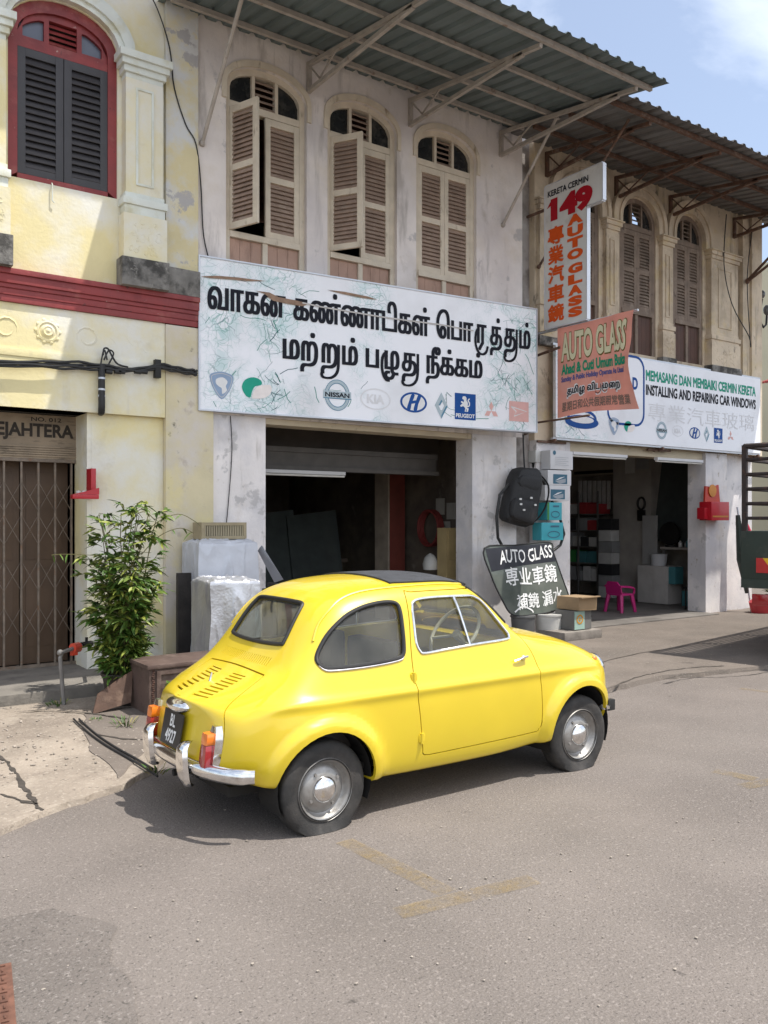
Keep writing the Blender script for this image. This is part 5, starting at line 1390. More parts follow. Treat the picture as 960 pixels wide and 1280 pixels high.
r1 = tamil(['வாகன', ' ', 'கண்ணாடிகள்', ' ', 'ெபா', ('ர', 'ru'), 'த்', ('த', 'tu'), 'ம்'])
r2 = tamil(['மற்', ('ற', 'tu'), 'ம்', ' ', 'ப', ('ழ', 'zu'), ('த', 'tu'), ' ', 'நீக்கம்'])
def fit_px(res, fr, tl, br, ):
    """fit between left/right pixel columns keeping the upright letters upright"""
    u0, va = fr.uv(*tl); u1, vb = fr.uv(*br); return fit_text(res, u0, vb, u1, va)
u0, _ = fr.uv(259, 380); u1, _ = fr.uv(663, 415)
put_text(pr.mb(K), fr, fit_text(r1, u0, .86, u1, 1.40), .006)
u0, _ = fr.uv(353, 430); u1, _ = fr.uv(603, 455)
pr.new('lettering'); put_text(pr.mb(K), fr, fit_text(r2, u0, .44, u1, .94), .006)
for f_, px, py, r_ in ((logo_shield, 277, 481, .125), (logo_twin, 318, 485, .14), (logo_ringbar, 421.5, 494, .165), (logo_oval, 469.5, 499, .16), (logo_slant, 517, 503, .165), (logo_diamond, 551.5, 507, .15), (logo_square, 581.5, 508, .155), (logo_three, 614, 514, .115), (logo_flag, 648.5, 514.5, .125)):
    u, v = fr.uv(px, py); pr.new('emblem'); f_(pr, u, v, r_)
names = {K.name: 'lettering', ITG.name: 'emblem', IB.name: 'emblem', ISB.name: 'emblem', ITEAL.name: 'emblem', ISL.name: 'emblem', IW.name: 'emblem', IFA.name: 'emblem', IPEA.name: 'emblem', IPK.name: 'emblem', IGY.name: 'emblem', IG.name: 'lettering'}
pr.done(sg, names)
TEAR = mat('torn_vinyl_backing', (0.27, 0.175, 0.12), rough=0.8, var=0.25, scale=20); SHR = mat('torn_vinyl_edge', (0.50, 0.47, 0.45), rough=0.6, var=0.1)
mb = MB()
c1 = lambda x, y: fr.uv(240+x*.2292, 320+y*.2292); c2 = lambda x, y: fr.uv(450+x*.2396, 360+y*.2396)
put_poly(mb, fr, [c1(*q) for q in ((45, 112), (130, 108), (250, 118), (405, 138), (300, 138), (200, 128), (100, 122))], .010)
put_poly(mb, fr, [c1(*q) for q in ((340, 190), (420, 200), (470, 225), (560, 242), (640, 262), (600, 275), (520, 262), (440, 245), (390, 205))], .010)
put_poly(mb, fr, [c1(*q) for q in ((735, 185), (830, 196), (960, 222), (1010, 240), (930, 230), (820, 208))], .010)
mb.build('torn_strip', TEAR, sg, smooth=0)
mb = MB()
stroke(mb, fr, [c1(600, 256), c1(700, 278), c1(820, 298), c2(100, 150), c2(230, 168), c2(420, 192), c2(590, 224)], .016, .011)
mb.build('torn_strip', SHR, sg, smooth=0)
for x_, y_ in ((668, 425), (670, 537)):
    mb = MB(); q = atX(x_, y_, 7.9); mb.cyl((7.9, 7.86, q.z), (8.2, 8.3, q.z), .018, n=8); mb.build('stay_rod', RSTEEL, sg)

CRK = ink('crack_print', (0.045, 0.12, 0.14)); CRG = ink('crack_green', (0.04, 0.24, 0.19))
def cracks(fr, parent, seeds, inks, w_=.0046):
    pc = Print(fr); pc.new('crack_artwork')
    for (cx, cy, n, L0, sx, sy, umax, vmax) in seeds:
        for k in range(int(n*.42)):
            a = rnd.uniform(0, 6.283); p = Vector((cx+rnd.uniform(-.5, .5)*sx, cy+rnd.uniform(-.5, .5)*sy)); pts = [p.copy()]; L_ = L0*rnd.uniform(.3, 1.2)
            for j in range(rnd.randint(2, 5)):
                a += rnd.uniform(-.42, .42); p = p+Vector((math.cos(a), math.sin(a)))*L_/3; pts.append(p.copy())
            pts = [q for q in pts if .03 < q.x < umax-.03 and .03 < q.y < vmax-.03]
            if len(pts) > 1: stroke(pc.mb(inks[k % 2]), fr, pts, w_*rnd.uniform(.5, 1.8), .0016)
    pc.done(parent)
cracks(fr, sg, [(.85, .55, 60, .20, .28, 1.0, SW, SH), (.95, 1.35, 22, .16, .8, .3, SW, SH), (.22, .6, 16, .22, .35, 1.0, SW, SH), (3.98, .75, 80, .24, .55, 1.1, SW, SH), (4.2, 1.3, 30, .2, .5, .3, SW, SH), (3.2, .25, 24, .2, .7, .3, SW, SH), (1.6, .35, 16, .2, .6, .3, SW, SH)], (CRK, CRG))

# ---- white banner board over the open shop
A2 = Vector((8.58, 8.10, 2.66)); sg2 = thing('signboard', 'long white banner board with green and black writing and emblems over the open shop', 'sign', A2)
fr2 = Plane2(A2, (1, .0, 0), UP); SW2, SH2 = 4.92, 1.25
VIN2 = sign_face('shattered_print_banner', (0.82, 0.83, 0.87), None, ((0.35, .9),), 3.3)
mb = MB(); slab(mb, fr2, 0, 0, SW2, SH2, -.05, 0); mb.build('panel', VIN2, sg2)
mb = MB()
for q in ((-.03, -.03, SW2+.03, .0), (-.03, SH2, SW2+.03, SH2+.03)): slab(mb, fr2, *q, -.07, -.02)
mb.build('edge_frame', ALU, sg2)
cracks(fr2, sg2, [(.35, .35, 40, .2, .6, .6, SW2, SH2), (.15, .9, 14, .16, .25, .5, SW2, SH2)], (ITEAL, CRK))
p2 = Print(fr2); P5 = lambda x, y: (650+x*.3229, 190+y*.3229)
ua, va = fr2.uv(*P5(487, 870)); ub, vb = fr2.uv(*P5(912, 930))
p2.new('lettering'); p2.text(IG, 'MEMASANG DAN MEMBAIKI CERMIN KERETA', (ua, .945, ub, 1.105), .032)
p2.new('lettering'); p2.text(K, 'INSTALLING AND REPAIRING CAR WINDOWS', (ua, .73, ub, .89), .032)
p2.new('lettering'); p2.text(IFA, '專業汽車玻璃', (ua+.05, .36, ub-.05, .63), -.006)
def rr(cx, cy, w, h, r_): return [Vector((cx+sx*(w-r_)+r_*math.cos(t), cy+sy*(h-r_)+r_*math.sin(t))) for sx, sy, t0 in ((1, 1, 0), (-1, 1, 90), (-1, -1, 180), (1, -1, 270)) for t in [R(t0+90*k/5) for k in range(6)]]
p2.new('emblem'); uc, vc = fr2.uv(*P5(440, 925)); stroke(p2.mb(IB), fr2, rr(uc-.17, vc, .40, .50, .18), .035, .003, closed=True); p2.text(IB, 'D', (uc-.03, vc+.02, uc+.09, vc+.20), .04)
for f_, x, y, r_ in ((logo_shield, 363, 1060, .11), (logo_twin, 420, 1063, .10), (logo_ringbar, 548, 1078, .125), (logo_oval, 610, 1080, .11), (logo_slant, 676, 1088, .125), (logo_diamond, 722, 1092, .12), (logo_square, 767, 1097, .115), (logo_three, 815, 1102, .09)):
    u, v = fr2.uv(*P5(x, y)); p2.new('emblem'); f_(p2, u, v, r_)
p2.new('emblem'); u, v = fr2.uv(*P5(240, 1045)); p2.poly(IB, ell(u, v, .34, .095, 30), .003); p2.poly(IW, ell(u, v+.03, .24, .05, 24), .0036); p2.ring(IB, u, v+.05, .28, .11, .04, .004)
p2.done(sg2, names)
mb = MB()
for x in (8.58, 10.9, 13.45):
    mb.bar((x, 8.1, 2.62), (x, 8.27, 2.60), .04); mb.bar((x-.25, 8.2, 2.60), (x+.3, 8.2, 2.60), .03)
mb.build('stay_rod', RSTEEL, sg2)

# ---- blade sign
XB = 8.17; sg3 = thing('blade_sign', 'tall narrow grey-white sign with red number 149 and orange lettering projecting from the wall', 'sign', (XB, 7.90, 4.03))
fr3 = Plane2((XB, 7.90, 4.03), (0, -1, 0), UP)
GW = mat('grey_white_panel', (0.60, 0.59, 0.57), rough=0.5, var=0.06, scale=3, stains=[((0.35, 0.31, 0.27), 3, 0.62, 0.07, 0.5)])
mb = MB(); out3 = [(0, 0), (.70, 0), (.70, 1.40), (.95, 1.40), (.95, 1.85), (0, 1.85)]
mb.prism([fr3.p(u, v, -.05) for u, v in out3], fr3.n*.05); mb.build('panel', GW, sg3)
mb = MB()
for a, b in zip(out3, out3[1:]+out3[:1]):
    a, b = Vector(a), Vector(b); t = (b-a).normalized(); nn = Vector((t.y, -t.x))
    mb.prism([fr3.p(*a, -.055), fr3.p(*b, -.055), fr3.p(*(b+nn*.014), -.055), fr3.p(*(a+nn*.014), -.055)], fr3.n*.062)
mb.build('edge_frame', mat('bright_alloy', (0.62, 0.63, 0.66), rough=0.35, metal=0.5, var=0.05), sg3)
RED3 = ink('crimson', (0.36, 0.008, 0.018)); ORG = ink('orange_red', (0.62, 0.085, 0.012))
p3_ = Print(fr3); Q = lambda x, y: fr3.uv(*P5(x, y))
p3_.new('lettering'); p3_.text(K, 'KERETA CERMIN', (.05, 1.695, .73, 1.775), .03)
p3_.new('number'); p3_.text(RED3, '149', (.10, 1.36, .80, 1.66), .07); p3_.poly(RED3, [(.03, 1.55), (.12, 1.655), (.12, 1.58)], .005)
for k, ch in enumerate('專業汽車鏡'):
    v1 = 1.29-.25*k; p3_.new('lettering'); p3_.text(ORG, ch, (.05, v1-.23, .33, v1), .034)
for k, ch in enumerate('AUTO'):
    v1 = 1.355-.146*k; p3_.text(ORG, ch, (.385, v1-.128, .645, v1), .07)
for k, ch in enumerate('GLASS'):
    v1 = .735-.137*k; p3_.text(ORG, ch, (.40, v1-.122, .635, v1), .07)
p3_.done(sg3, {K.name: 'lettering', RED3.name: 'number', ORG.name: 'lettering'})
for z, yo in ((5.62, 7.2), (4.015, 7.2)): mb = MB(); mb.bar((XB+.07, 8.30, z), (XB+.07, yo, z), .03); mb.build('support_arm', RSTEEL, sg3)
# ---- pink banner
XP = 8.20; sg4 = thing('banner', 'salmon pink cloth banner curling at its outer edge, hung below the narrow sign', 'banner', (XP, 7.71, 2.85))
def warp(u, v, h):
    e = max(0, (u-.82)/.4); x = XP-.012*math.sin(u*5+v*3)*u-.03*e*e*math.sin(v*2.2+.3)+.012*math.sin(v*9)*e-.012*math.sin((u*1.3-v)*14)*max(0, u-.5)
    return Vector((x-h, 7.71-u+.045*e*math.sin(math.pi*min(1, max(0, v)/1.15))-.07*e*max(0, 1-v/.35), 2.85+v+.03*math.sin(u*3)*(1-v)))
fr4 = Plane2((XP, 7.71, 2.85), (0, -1, 0), UP, warp)
mb = MB(); mb.grid(lambda a, b: warp(a*1.215, b*1.155, 0), 40, 30)
SALM = mat('salmon_cloth', (0.74, 0.30, 0.23), rough=0.6, var=0.12, scale=2.2, stains=[((0.66, 0.36, 0.29), 1.8, 0.52, 0.12, 0.7), ((0.48, 0.12, 0.09), 2.5, 0.64, 0.07, 0.5)])
mb.build('cloth', SALM, sg4)
CRM = ink('cream', (0.66, 0.62, 0.42)); OLV = ink('olive', (0.14, 0.12, 0.03)); GRN = ink('sign_green', (0.02, 0.27, 0.15)); PUR = ink('blue_violet', (0.10, 0.11, 0.28)); BRN = ink('brown_grey', (0.22, 0.15, 0.12))
p4 = Print(fr4)
def subdivided(res): return res
p4.new('lettering'); p4.text(OLV, 'AUTO GLASS', (.06, .695, 1.14, 1.085), .062, .003); p4.text(CRM, 'AUTO GLASS', (.07, .712, 1.13, 1.075), .034, .006)
p4.new('lettering'); p4.text(GRN, 'Ahad & Cuti Umum Buka', (.07, .535, 1.15, .675), .045, .005)
p4.new('lettering'); p4.text(PUR, 'Sunday & Public Holiday Operate As Usual', (.07, .425, 1.12, .515), .04, .005)
tt = tamil(['தமி', ('ழ', 'zu'), ' ', 'வி', ('ட', 'tu'), ('ம', 'ru'), 'ைற'], hs=.03, copies=3, bold=.02, sx=.8)
put_text(p4.mb(K), fr4, fit_text(tt, .17, .225, 1.02, .375), .006)
tt = tamil(['தமி', ('ழ', 'zu'), ' ', 'வி', ('ட', 'tu'), ('ம', 'ru'), 'ைற'], hs=.08, copies=3, bold=.055, sx=.8)
put_text(p4.mb(IW), fr4, fit_text(tt, .16, .205, 1.03, .395), .003)
p4.new('lettering'); p4.text(BRN, '星期日和公共假期照常營業', (.08, .06, 1.13, .185), .02, .005)
p4.done(sg4, {OLV.name: 'lettering', CRM.name: 'lettering', GRN.name: 'lettering', PUR.name: 'lettering', K.name: 'lettering', IW.name: 'lettering', BRN.name: 'lettering'})
mb = MB(); mb.cyl((XP+.02, 8.30, 4.01), (XP+.02, 6.46, 4.0), .014, n=8); mb.build('hanging_rod', ALU, sg4)
mb = MB(); mb.cyl((XP+.02, 8.30, 3.70), (XP+.0, 7.66, 3.76), .018, n=8); mb.build('stay_rod', RSTEEL, sg4); mb = MB(); mb.cyl((XP+.02, 8.30, 2.83), (XP+.02, 7.2, 2.84), .014, n=8); mb.build('hanging_rod', RSTEEL, sg4)

# ================================================================== CABLES ON THE WALLS
CAB = mat('black_cable', (0.018, 0.018, 0.019), rough=0.6, var=0.1)
cb = thing('cable_bundle', 'thick black cable bundle strung along the yellow beam with looped joints', 'cable', (2.4, 8.15, 2.9))
yc = YW-.09
def W_(px, py, y=yc): return atY(px, py, y)
mb = MB()
for k in range(4):
    o = Vector((0, -.012*(k % 2), .014*k))
    pts = spline([W_(-60, 455)+o, W_(40, 458)+o, W_(90, 461-k)+o, W_(128, 462)+o, W_(165, 464+k)+o, W_(200, 461)+o, W_(222, 465)+o, W_(240, 468)+o, W_(246, 469)+o], 5)
    pts = [p+Vector((0, 0, .006*math.sin(i*1.3+k*2))) for i, p in enumerate(pts)]
    mb.tube(pts, .012, 6)
mb.build('cable', CAB, cb)
mb = MB(); mb.tube(spline([W_(129, 444), W_(130, 436), W_(135, 436), W_(140, 445), W_(147, 455), W_(160, 459)], 5), .009, 6); mb.tube(spline([W_(130, 450), W_(136, 438), W_(142, 442), W_(136, 455)], 5), .008, 6); mb.tube(spline([W_(126, 455), W_(130, 437), W_(134, 450)], 5), .008, 6)
for px in (136, 147, 152, 172, 180): mb.cyl(W_(px-4, 464), W_(px+4, 465), .024, n=8)
mb.build('cable_joint', CAB, cb)
mb = MB(); q0 = W_(127, 455); q1 = W_(127, 512)
mb.tube(spline([q0, (q0+q1)/2, q1, W_(125, 516, YW+.05), W_(112, 522, YW+.35)], 5), .032, 10); mb.build('conduit', CAB, cb)
mb = MB()
for py in (473, 487, 495): c = W_(127, py); mb.cyl(c-UP*.009, c+UP*.009, .036, n=10)
mb.build('conduit_clip', ALU, cb)
mb = MB(); c = W_(197, 461); mb.box(c-Vector((.03, .02, .09)), c+Vector((.03, .04, .09)), .005); mb.build('wall_clamp', IRON, cb)
tag(MB().tube(spline([atY(180, -20, YW-.055), atY(197, 12, YW-.06), atY(212, 60, YW-.06), atY(218, 110, YW-.06), atY(232, 155, YW-.06), atY(245, 180, YW-.06), atY(251, 230, YW-.02), atY(254, 290, YW-.02), atY(260, 320, YW-.02)], 5), .007, 6).build('wire', CAB), 'thin black wire hanging down the party pier between the yellow and white walls', 'wire')
tag(MB().tube(spline([atY(288, 520, YW-.015), atY(290, 560, YW-.015), atY(287, 610, YW-.015), atY(283, 655, YW-.015)], 5), .005, 6).build('wire', CAB), 'short thin wire hanging on the pier under the long Tamil signboard', 'wire')
tag(MB().tube(spline([atY(908, 268, YW-.14), atY(905, 330, YW-.17), atY(915, 380, YW-.17), atY(936, 420, YW-.14), atY(938, 430, YW-.13), atY(934, 350, YW-.13), atY(940, 290, YW-.13)], 5), .008, 6).build('wire', CAB), 'thin dark wire drooping across the end pier of the beige shophouse', 'wire')
# ================================================================== THINGS IN FRONT OF THE SHOPS
LEAF = mat('leaf_green', (0.055, 0.115, 0.018), rough=0.45, var=0.45, scale=9, spec=0.4, stains=[((0.17, 0.22, 0.035), 5, 0.57, 0.10, 0.75), ((0.025, 0.055, 0.012), 7, 0.62, 0.08, 0.6)])
try:
    LEAF.node_tree.nodes['Principled BSDF'].inputs['Subsurface Weight'].default_value = 0.0
except Exception: pass
LEAFY = mat('leaf_yellow_green', (0.24, 0.27, 0.045), rough=0.5, var=0.3, scale=8)
STEM = mat('green_cane', (0.11, 0.10, 0.035), rough=0.6, var=0.25, scale=12)
def leaf(mb, p, d, L_, w, droop, mi=0):
    """a lance-shaped leaf from p along d, folded on its midrib and drooping"""
    d = d.normalized(); s = d.cross(UP); s = s.normalized() if s.length > .05 else Vector((1, 0, 0)); roll = rnd.uniform(-.7, .7)
    n = s.cross(d); s = s*math.cos(roll)+n*math.sin(roll); n = s.cross(d)
    mb.mi = mi; prev = None
    for k in range(5):
        f = k/4; c = p+d*L_*f-UP*droop*L_*f*f; ww = w*(0.12+1.0*math.sin(math.pi*min(1, f*.82+.14)))*(0.0 if k == 4 else 1)
        row = [mb.bm.verts.new(c+s*ww+n*ww*.35), mb.bm.verts.new(c), mb.bm.verts.new(c-s*ww+n*ww*.35)]
        if prev:
            mb._f((prev[0], prev[1], row[1], row[0])); mb._f((prev[1], prev[2], row[2], row[1]))
        prev = row
    mb.mi = 0
# ---- tall bushy plant
pb = Vector((2.33, 7.0, .03))
pl = thing('bushy_plant', 'tall leafy cane plant in a pot between the folding gate and the brown metal box', 'plant', pb)
canes = []; mbs = MB(); mbl = MB()
for k in range(26):
    a = rnd.uniform(0, 6.283); r_ = rnd.uniform(.02, .16); p0 = pb+Vector((math.cos(a)*r_*.7, math.sin(a)*r_*.7, .18)); hgt = rnd.uniform(.75, 1.42) if k < 20 else rnd.uniform(.4, .8)
    lean = Vector((math.cos(a)*rnd.uniform(.02, .26), math.sin(a)*rnd.uniform(.02, .22), 0))
    pts = [p0+lean*(f*f)+UP*hgt*f+Vector((rnd.uniform(-.01, .01), rnd.uniform(-.01, .01), 0)) for f in [j/7 for j in range(8)]]
    mbs.tube(pts, [.008-.0007*j for j in range(8)], 5); canes.append(pts)
for pts in canes:
    for j in range(1, 8):
        for c in range(3 if j > 1 else 2):
            q = pts[j]+Vector((rnd.uniform(-.03, .03), rnd.uniform(-.03, .03), rnd.uniform(-.09, .04)))
            t = rnd.uniform(0, 6.283); tw = q+Vector((math.cos(t)*rnd.uniform(.04, .17), math.sin(t)*rnd.uniform(.04, .16), rnd.uniform(-.02, .10)))
            mbs.tube([q, tw], [.003, .002], 4)
            for m_ in range(rnd.randint(6, 9)):
                b = t+rnd.uniform(-1.2, 1.2); dd = Vector((math.cos(b), math.sin(b), rnd.uniform(-.45, .55)))
                o_ = q+(tw-q)*rnd.uniform(.35, 1.0)
                leaf(mbl, o_, dd, rnd.uniform(.05, .125), rnd.uniform(.008, .016), rnd.uniform(.0, .45), 1 if rnd.random() < .2 else 0)
for (dx, dz, bend) in ((-.02, .36, .25), (.16, .34, .40), (.24, .22, .3), (.05, .45, .12), (-.33, .02, -.2)):
    base = pb+Vector((dx*.6, 0, 1.22)); P = spline([base, base+Vector((dx*.4+bend*.2, 0, dz*.7)), base+Vector((dx*.5+bend*.7, -.02, dz)), base+Vector((dx*.5+bend*1.1, -.03, dz*.8))], 5)
    mbs.tube(P, .004, 4)
    for q in P[8::3]: leaf(mbl, q, Vector((rnd.uniform(-1, 1), rnd.uniform(-1, 1), -.2)), rnd.uniform(.06, .10), .008, .4, 0)
mbs.build('stem', STEM, pl); mbl.build('foliage', [LEAF, LEAFY], pl, smooth=0)
m = MB(); m.lathe([(.0, .0), (.13, .0), (.17, .22), (.185, .24), (.185, .26), (.165, .26), (.155, .22), (.0, .22)], pb, (0, 0, 1), 24); m.build('pot', mat('dark_pot', (0.05, 0.04, 0.033), rough=0.7, var=0.3), pl)
# ---- tilted brown sheet in front of the pot
bs = thing('metal_sheet', 'brown rusty sheet propped against the plant pot', 'metal sheet', (2.24, 6.72, .03))
q = [atY(116, 893, 6.72), atY(164, 878, 6.72), atY(166, 838, 6.78), atY(150, 848, 6.78), atY(122, 868, 6.78)]
for v in q[:2]: v.z = max(v.z, .034)
m = MB(); m.prism(q, (0, .012, 0)); m.build('sheet', mat('rusty_brown', (0.095, 0.052, 0.034), rough=0.7, var=0.25, scale=9, bump=.3, stains=[((0.20, 0.13, 0.09), 8, 0.62, 0.06, 0.6)]), bs)
# ---- old brown metal box
BX = mat('old_brown_metal', (0.10, 0.066, 0.054), rough=0.55, var=0.18, scale=6, bump=0.25, bscale=60, stains=[((0.24, 0.18, 0.15), 4, 0.60, 0.08, 0.6), ((0.045, 0.028, 0.022), 9, 0.62, 0.06, 0.7)])
ob = thing('metal_box', 'old brown metal box with a panelled front lying beside the bushy plant', 'box', (2.75, 6.6, .03))
x0, x1, y0, y1, z0, z1 = 2.325, 3.12, 6.40, 6.83, .036, .425
m = MB(); m.box((x0, y0, z0), (x1, y1, z1-.035), .008); m.box((x0-.018, y0-.018, z1-.034), (x1+.018, y1+.018, z1), .012); m.build('body', BX, ob)
m = MB(); m.ring([Vector((a, y0-.002, b)) for a, b in rect(x0+.09, x1-.06, z0+.05, z1-.08)], [Vector((a, y0-.002, b)) for a, b in rect(x0+.055, x1-.03, z0+.02, z1-.05)], (0, -.014, 0)); m.build('front_frame', BX, ob)
m = MB()
for k in range(22):
    zz = z0+.02+k*.0155; m.ball((x0+.03+rnd.uniform(-.006, .006), y0-.004, zz), .012, (1, .6, .8), 6)
m.build('corroded_edge', mat('corroded', (0.075, 0.038, 0.028), rough=0.9, var=0.4, scale=30, bump=.6), ob)
# ---- weed growing at the box, and grass tufts
def tuft(name, label, cat, c, n, h, w, mats, group=None):
    t = thing(name, label, cat, c, group); mb = MB()
    for k in range(n):
        a = rnd.uniform(0, 6.28); leaf(mb, Vector(c)+Vector((math.cos(a)*w*rnd.random()*.5, math.sin(a)*w*rnd.random()*.5, 0)), Vector((math.cos(a), math.sin(a), rnd.uniform(.7, 2.4))), h*rnd.uniform(.5, 1), .0045 if h < .2 else .008, rnd.uniform(.1, .6), 1 if rnd.random() < .3 else 0)
    mb.build('blades', mats, t, smooth=0); return t
wc = Vector((2.50, 6.30, .05)); wt = thing('small_weed', 'little bright green weed sprouting in front of the brown metal box', 'plant', wc); mb = MB(); ms = MB()
for k in range(9):
    a = rnd.uniform(0, 6.28); top = wc+Vector((math.cos(a)*.07, math.sin(a)*.05, rnd.uniform(.08, .26))); ms.tube([wc, (wc+top)/2+Vector((.01, 0, .01)), top], [.004, .003, .002], 5)
    for j in range(8):
        b = rnd.uniform(0, 6.28); leaf(mb, wc+(top-wc)*rnd.uniform(.4, 1), Vector((math.cos(b), math.sin(b), rnd.uniform(0, .8))), rnd.uniform(.035, .06), .012, .3, 1 if rnd.random() < .35 else 0)
ms.build('stem', STEM, wt); mb.build('foliage', [LEAF, LEAFY], wt, smooth=0)
for (px, py, n, h, w, lab) in ((156, 912, 26, .13, .16, 'dry grass tuft on the cracked ground in front of the brown sheet'), (198, 972, 22, .10, .14, 'green grass tuft at the pavement edge behind the car bumper'), (73, 886, 30, .09, .2, 'grass tuft at the foot of the water pipe'), (120, 906, 12, .06, .1, 'tiny grass tuft beside the black hose')):
    g = Vector((*G2(px, py), .03)); tuft('grass_tuft', lab, 'grass', g, n, h, w, [LEAF, mat('dry_grass', (0.30, 0.26, 0.10), rough=.8)], 'grass tufts on the pavement')
# ---- black hose lying on the pavement
hp = [Vector((*G2(*p), .045)) for p in ((92, 906), (100, 914), (116, 928), (136, 942), (160, 956), (182, 970), (197, 980))]
tag(MB().tube(spline(hp, 5), 0.007, 8).build('hose', CAB), 'black hose lying across the broken pavement towards the car', 'hose')
hp = [p+Vector((.035, -.02, -.002)) for p in hp[:6]]
tag(MB().tube(spline(hp, 5), .0075, 8).build('hose', CAB), 'thinner black hose lying just beside the thick hose', 'hose')
# ---- standpipe with red valve
wp_ = thing('water_pipe', 'grey upright water pipe with a red valve in front of the folding gate', 'pipe', (1.91, 7.23, .03)); PIPE = mat('grey_pipe', (0.22, 0.21, 0.20), rough=.5, metal=.3, var=.2)
b0 = Vector((1.91, 7.23, .02)); b1 = Vector((1.885, 7.25, .455)); b2 = Vector((2.30, 7.50, .50))
m = MB(); m.tube([b0, b1-UP*.04, b1+Vector((.02, .01, 0)), b1+(b2-b1)*.3, b2, b2+Vector((.1, .4, 0))], .017, 8); m.ball(b1, .026, n=8); m.build('pipe', PIPE, wp_)
m = MB(); c = b1+(b2-b1)*.36; m.cyl(c-Vector((.03, .018, 0)), c+Vector((.03, .018, 0)), .042, n=10); m.box(c+Vector((-.05, -.03, -.06)), c+Vector((.01, -.01, -.03)), .004); m.build('valve', mat('red_plastic', (0.55, 0.055, 0.025), rough=.4, var=.1), wp_)
m = MB(); c = b1+(b2-b1)*.62; m.cyl(c-Vector((.05, .03, 0)), c+Vector((.05, .03, 0)), .026, n=8); m.cyl(c, c+UP*.06, .012, n=8); m.build('tap', IRON, wp_)
# ---- red shrine on the gate jamb
RED = mat("shrine_red", (0.42, 0.008, 0.018), rough=.4, var=.1, coat=.2)
sh = thing('wall_shrine', 'red wall shrine with a small shelf beside the folding gate', 'shrine', (2.42, 8.15, 1.75))
m = MB(); a = atY(110, 586, 8.22); b = atY(121, 623, 8.22); m.box((a.x, 8.12, b.z), (2.438, 8.275, a.z), .006); m.build('back_panel', RED, sh)
m = MB(); m.box((2.20, 8.03, 1.735), (2.438, 8.119, 1.775), .005); m.prism([(2.20, 8.03, 1.776), (2.44, 8.03, 1.776), (2.44, 8.03, 1.84), (2.30, 8.03, 1.80)], (0, .012, 0)); m.build('shelf', RED, sh)
m = MB()
for k, x in enumerate((2.26, 2.31, 2.37)): m.lathe([(0, 0), (.018, 0), (.022, .03), (.016, .034), (0, .03)], (x, 8.07, 1.777), (0, 0, 1), 10)
m.build('cup', mat('porcelain', (.6, .6, .58), rough=.2), sh)

# ---- silver sheeted stack by the pier
def cloth_cover(x0, x1, y0, y1, z0, z1, seed, amp, m_, name, parent, round_=.05, flare=.03):
    """a sheet thrown over a box: rounded top, sides hanging in folds"""
    def f(u, v):
        # u round the box, v from the hem up over the top to the middle
        per = [(x0, y0), (x1, y0), (x1, y1), (x0, y1)]; t = (u % 1)*4; i = int(t) % 4; s_ = t-int(t)
        a, b = per[i], per[(i+1) % 4]; x, y = a[0]+(b[0]-a[0])*s_, a[1]+(b[1]-a[1])*s_; cx, cy = (x0+x1)/2, (y0+y1)/2
        if v < .62:
            k = v/.62; z = z0+(z1-z0)*k; out = flare*(1-k)*(1.2+math.sin(u*38+seed)*.8)
            r_ = Vector((x-cx, y-cy, 0)).normalized(); x += r_.x*out; y += r_.y*out
        else:
            r_ = Vector((0, 0, 0)); k = (v-.62)/.38; z = z1+.012*math.sin(k*3); x = cx+(x-cx)*(1-k); y = cy+(y-cy)*(1-k)
        if abs(v-.62) < .08: z -= .02*(1-abs(v-.62)/.08)
        w = noise.noise_vector(Vector((x*4+seed, y*4, z*2.2)))*amp
        # creases: narrow ridges that run down the hanging sides and star out from the corners
        c1 = 1-abs(noise.noise(Vector((x*9+seed, y*9, z*1.3)))*2); c2 = 1-abs(noise.noise(Vector((x*7+seed*2, y*7+z*6, z*7)))*2.2)
        cr_ = max(0, c1)**5*.016+max(0, c2)**10*.004
        return Vector((x, y, max(z0, z)))+w+(r_ if v < .62 else UP)*cr_
    mb = MB(); mb.grid(f, 180, 90); return mb.build(name, m_, parent, smooth=50, weld=True)
SIL = mat('silver_sheeting', (0.46, 0.47, 0.50), rough=.34, metal=.6, var=.10, scale=6, bump=.35, bscale=45)
GSH = mat('grey_tarpaulin', (0.50, 0.52, 0.57), rough=.5, metal=.15, var=.10, scale=5, bump=.3, bscale=40)
t1 = thing('covered_stack', 'tall stack wrapped in pale grey sheeting against the pier', 'covered stack', (3.62, 7.9, .045))
cloth_cover(3.30, 3.92, 7.72, 8.16, .05, 1.33, 2, .016, GSH, 'sheet', t1)
m = MB(); m.prism([(3.97, 7.7, 1.28), (3.99, 7.66, 1.20), (4.20, 7.72, .93), (4.16, 7.82, .90), (4.02, 7.9, 1.22)], (0, .02, 0)); m.jitter(.02, 5); m.build('sheet_corner', GSH, t1)
t2 = thing('covered_machine', 'lower machine wrapped in shiny silver sheeting in front of the tall wrapped stack', 'covered machine', (3.42, 7.4, .045))
cloth_cover(3.18, 3.66, 7.18, 7.60, .05, .99, 9, .018, SIL, 'sheet', t2, flare=.02)
ac = thing('wicker_fan', 'slatted straw-coloured cooler under clear plastic on top of the wrapped stack', 'cooler', (3.62, 7.95, 1.35)); STR = mat('straw_plastic', (0.30, 0.25, 0.155), rough=.6, var=.15, scale=9)
m = MB(); a = atY(250, 673, 7.9); b = atY(306, 653, 7.9)
m.ring([Vector((x, 7.86, z)) for x, z in rect(a.x+.035, b.x-.035, 1.38, b.z-.03)], [Vector((x, 7.86, z)) for x, z in rect(a.x, b.x, 1.35, b.z)], (0, .22, 0)); m.box((a.x+.03, 7.95, 1.38), (b.x-.03, 8.05, b.z-.03)); m.build('casing', STR, ac)
m = MB()
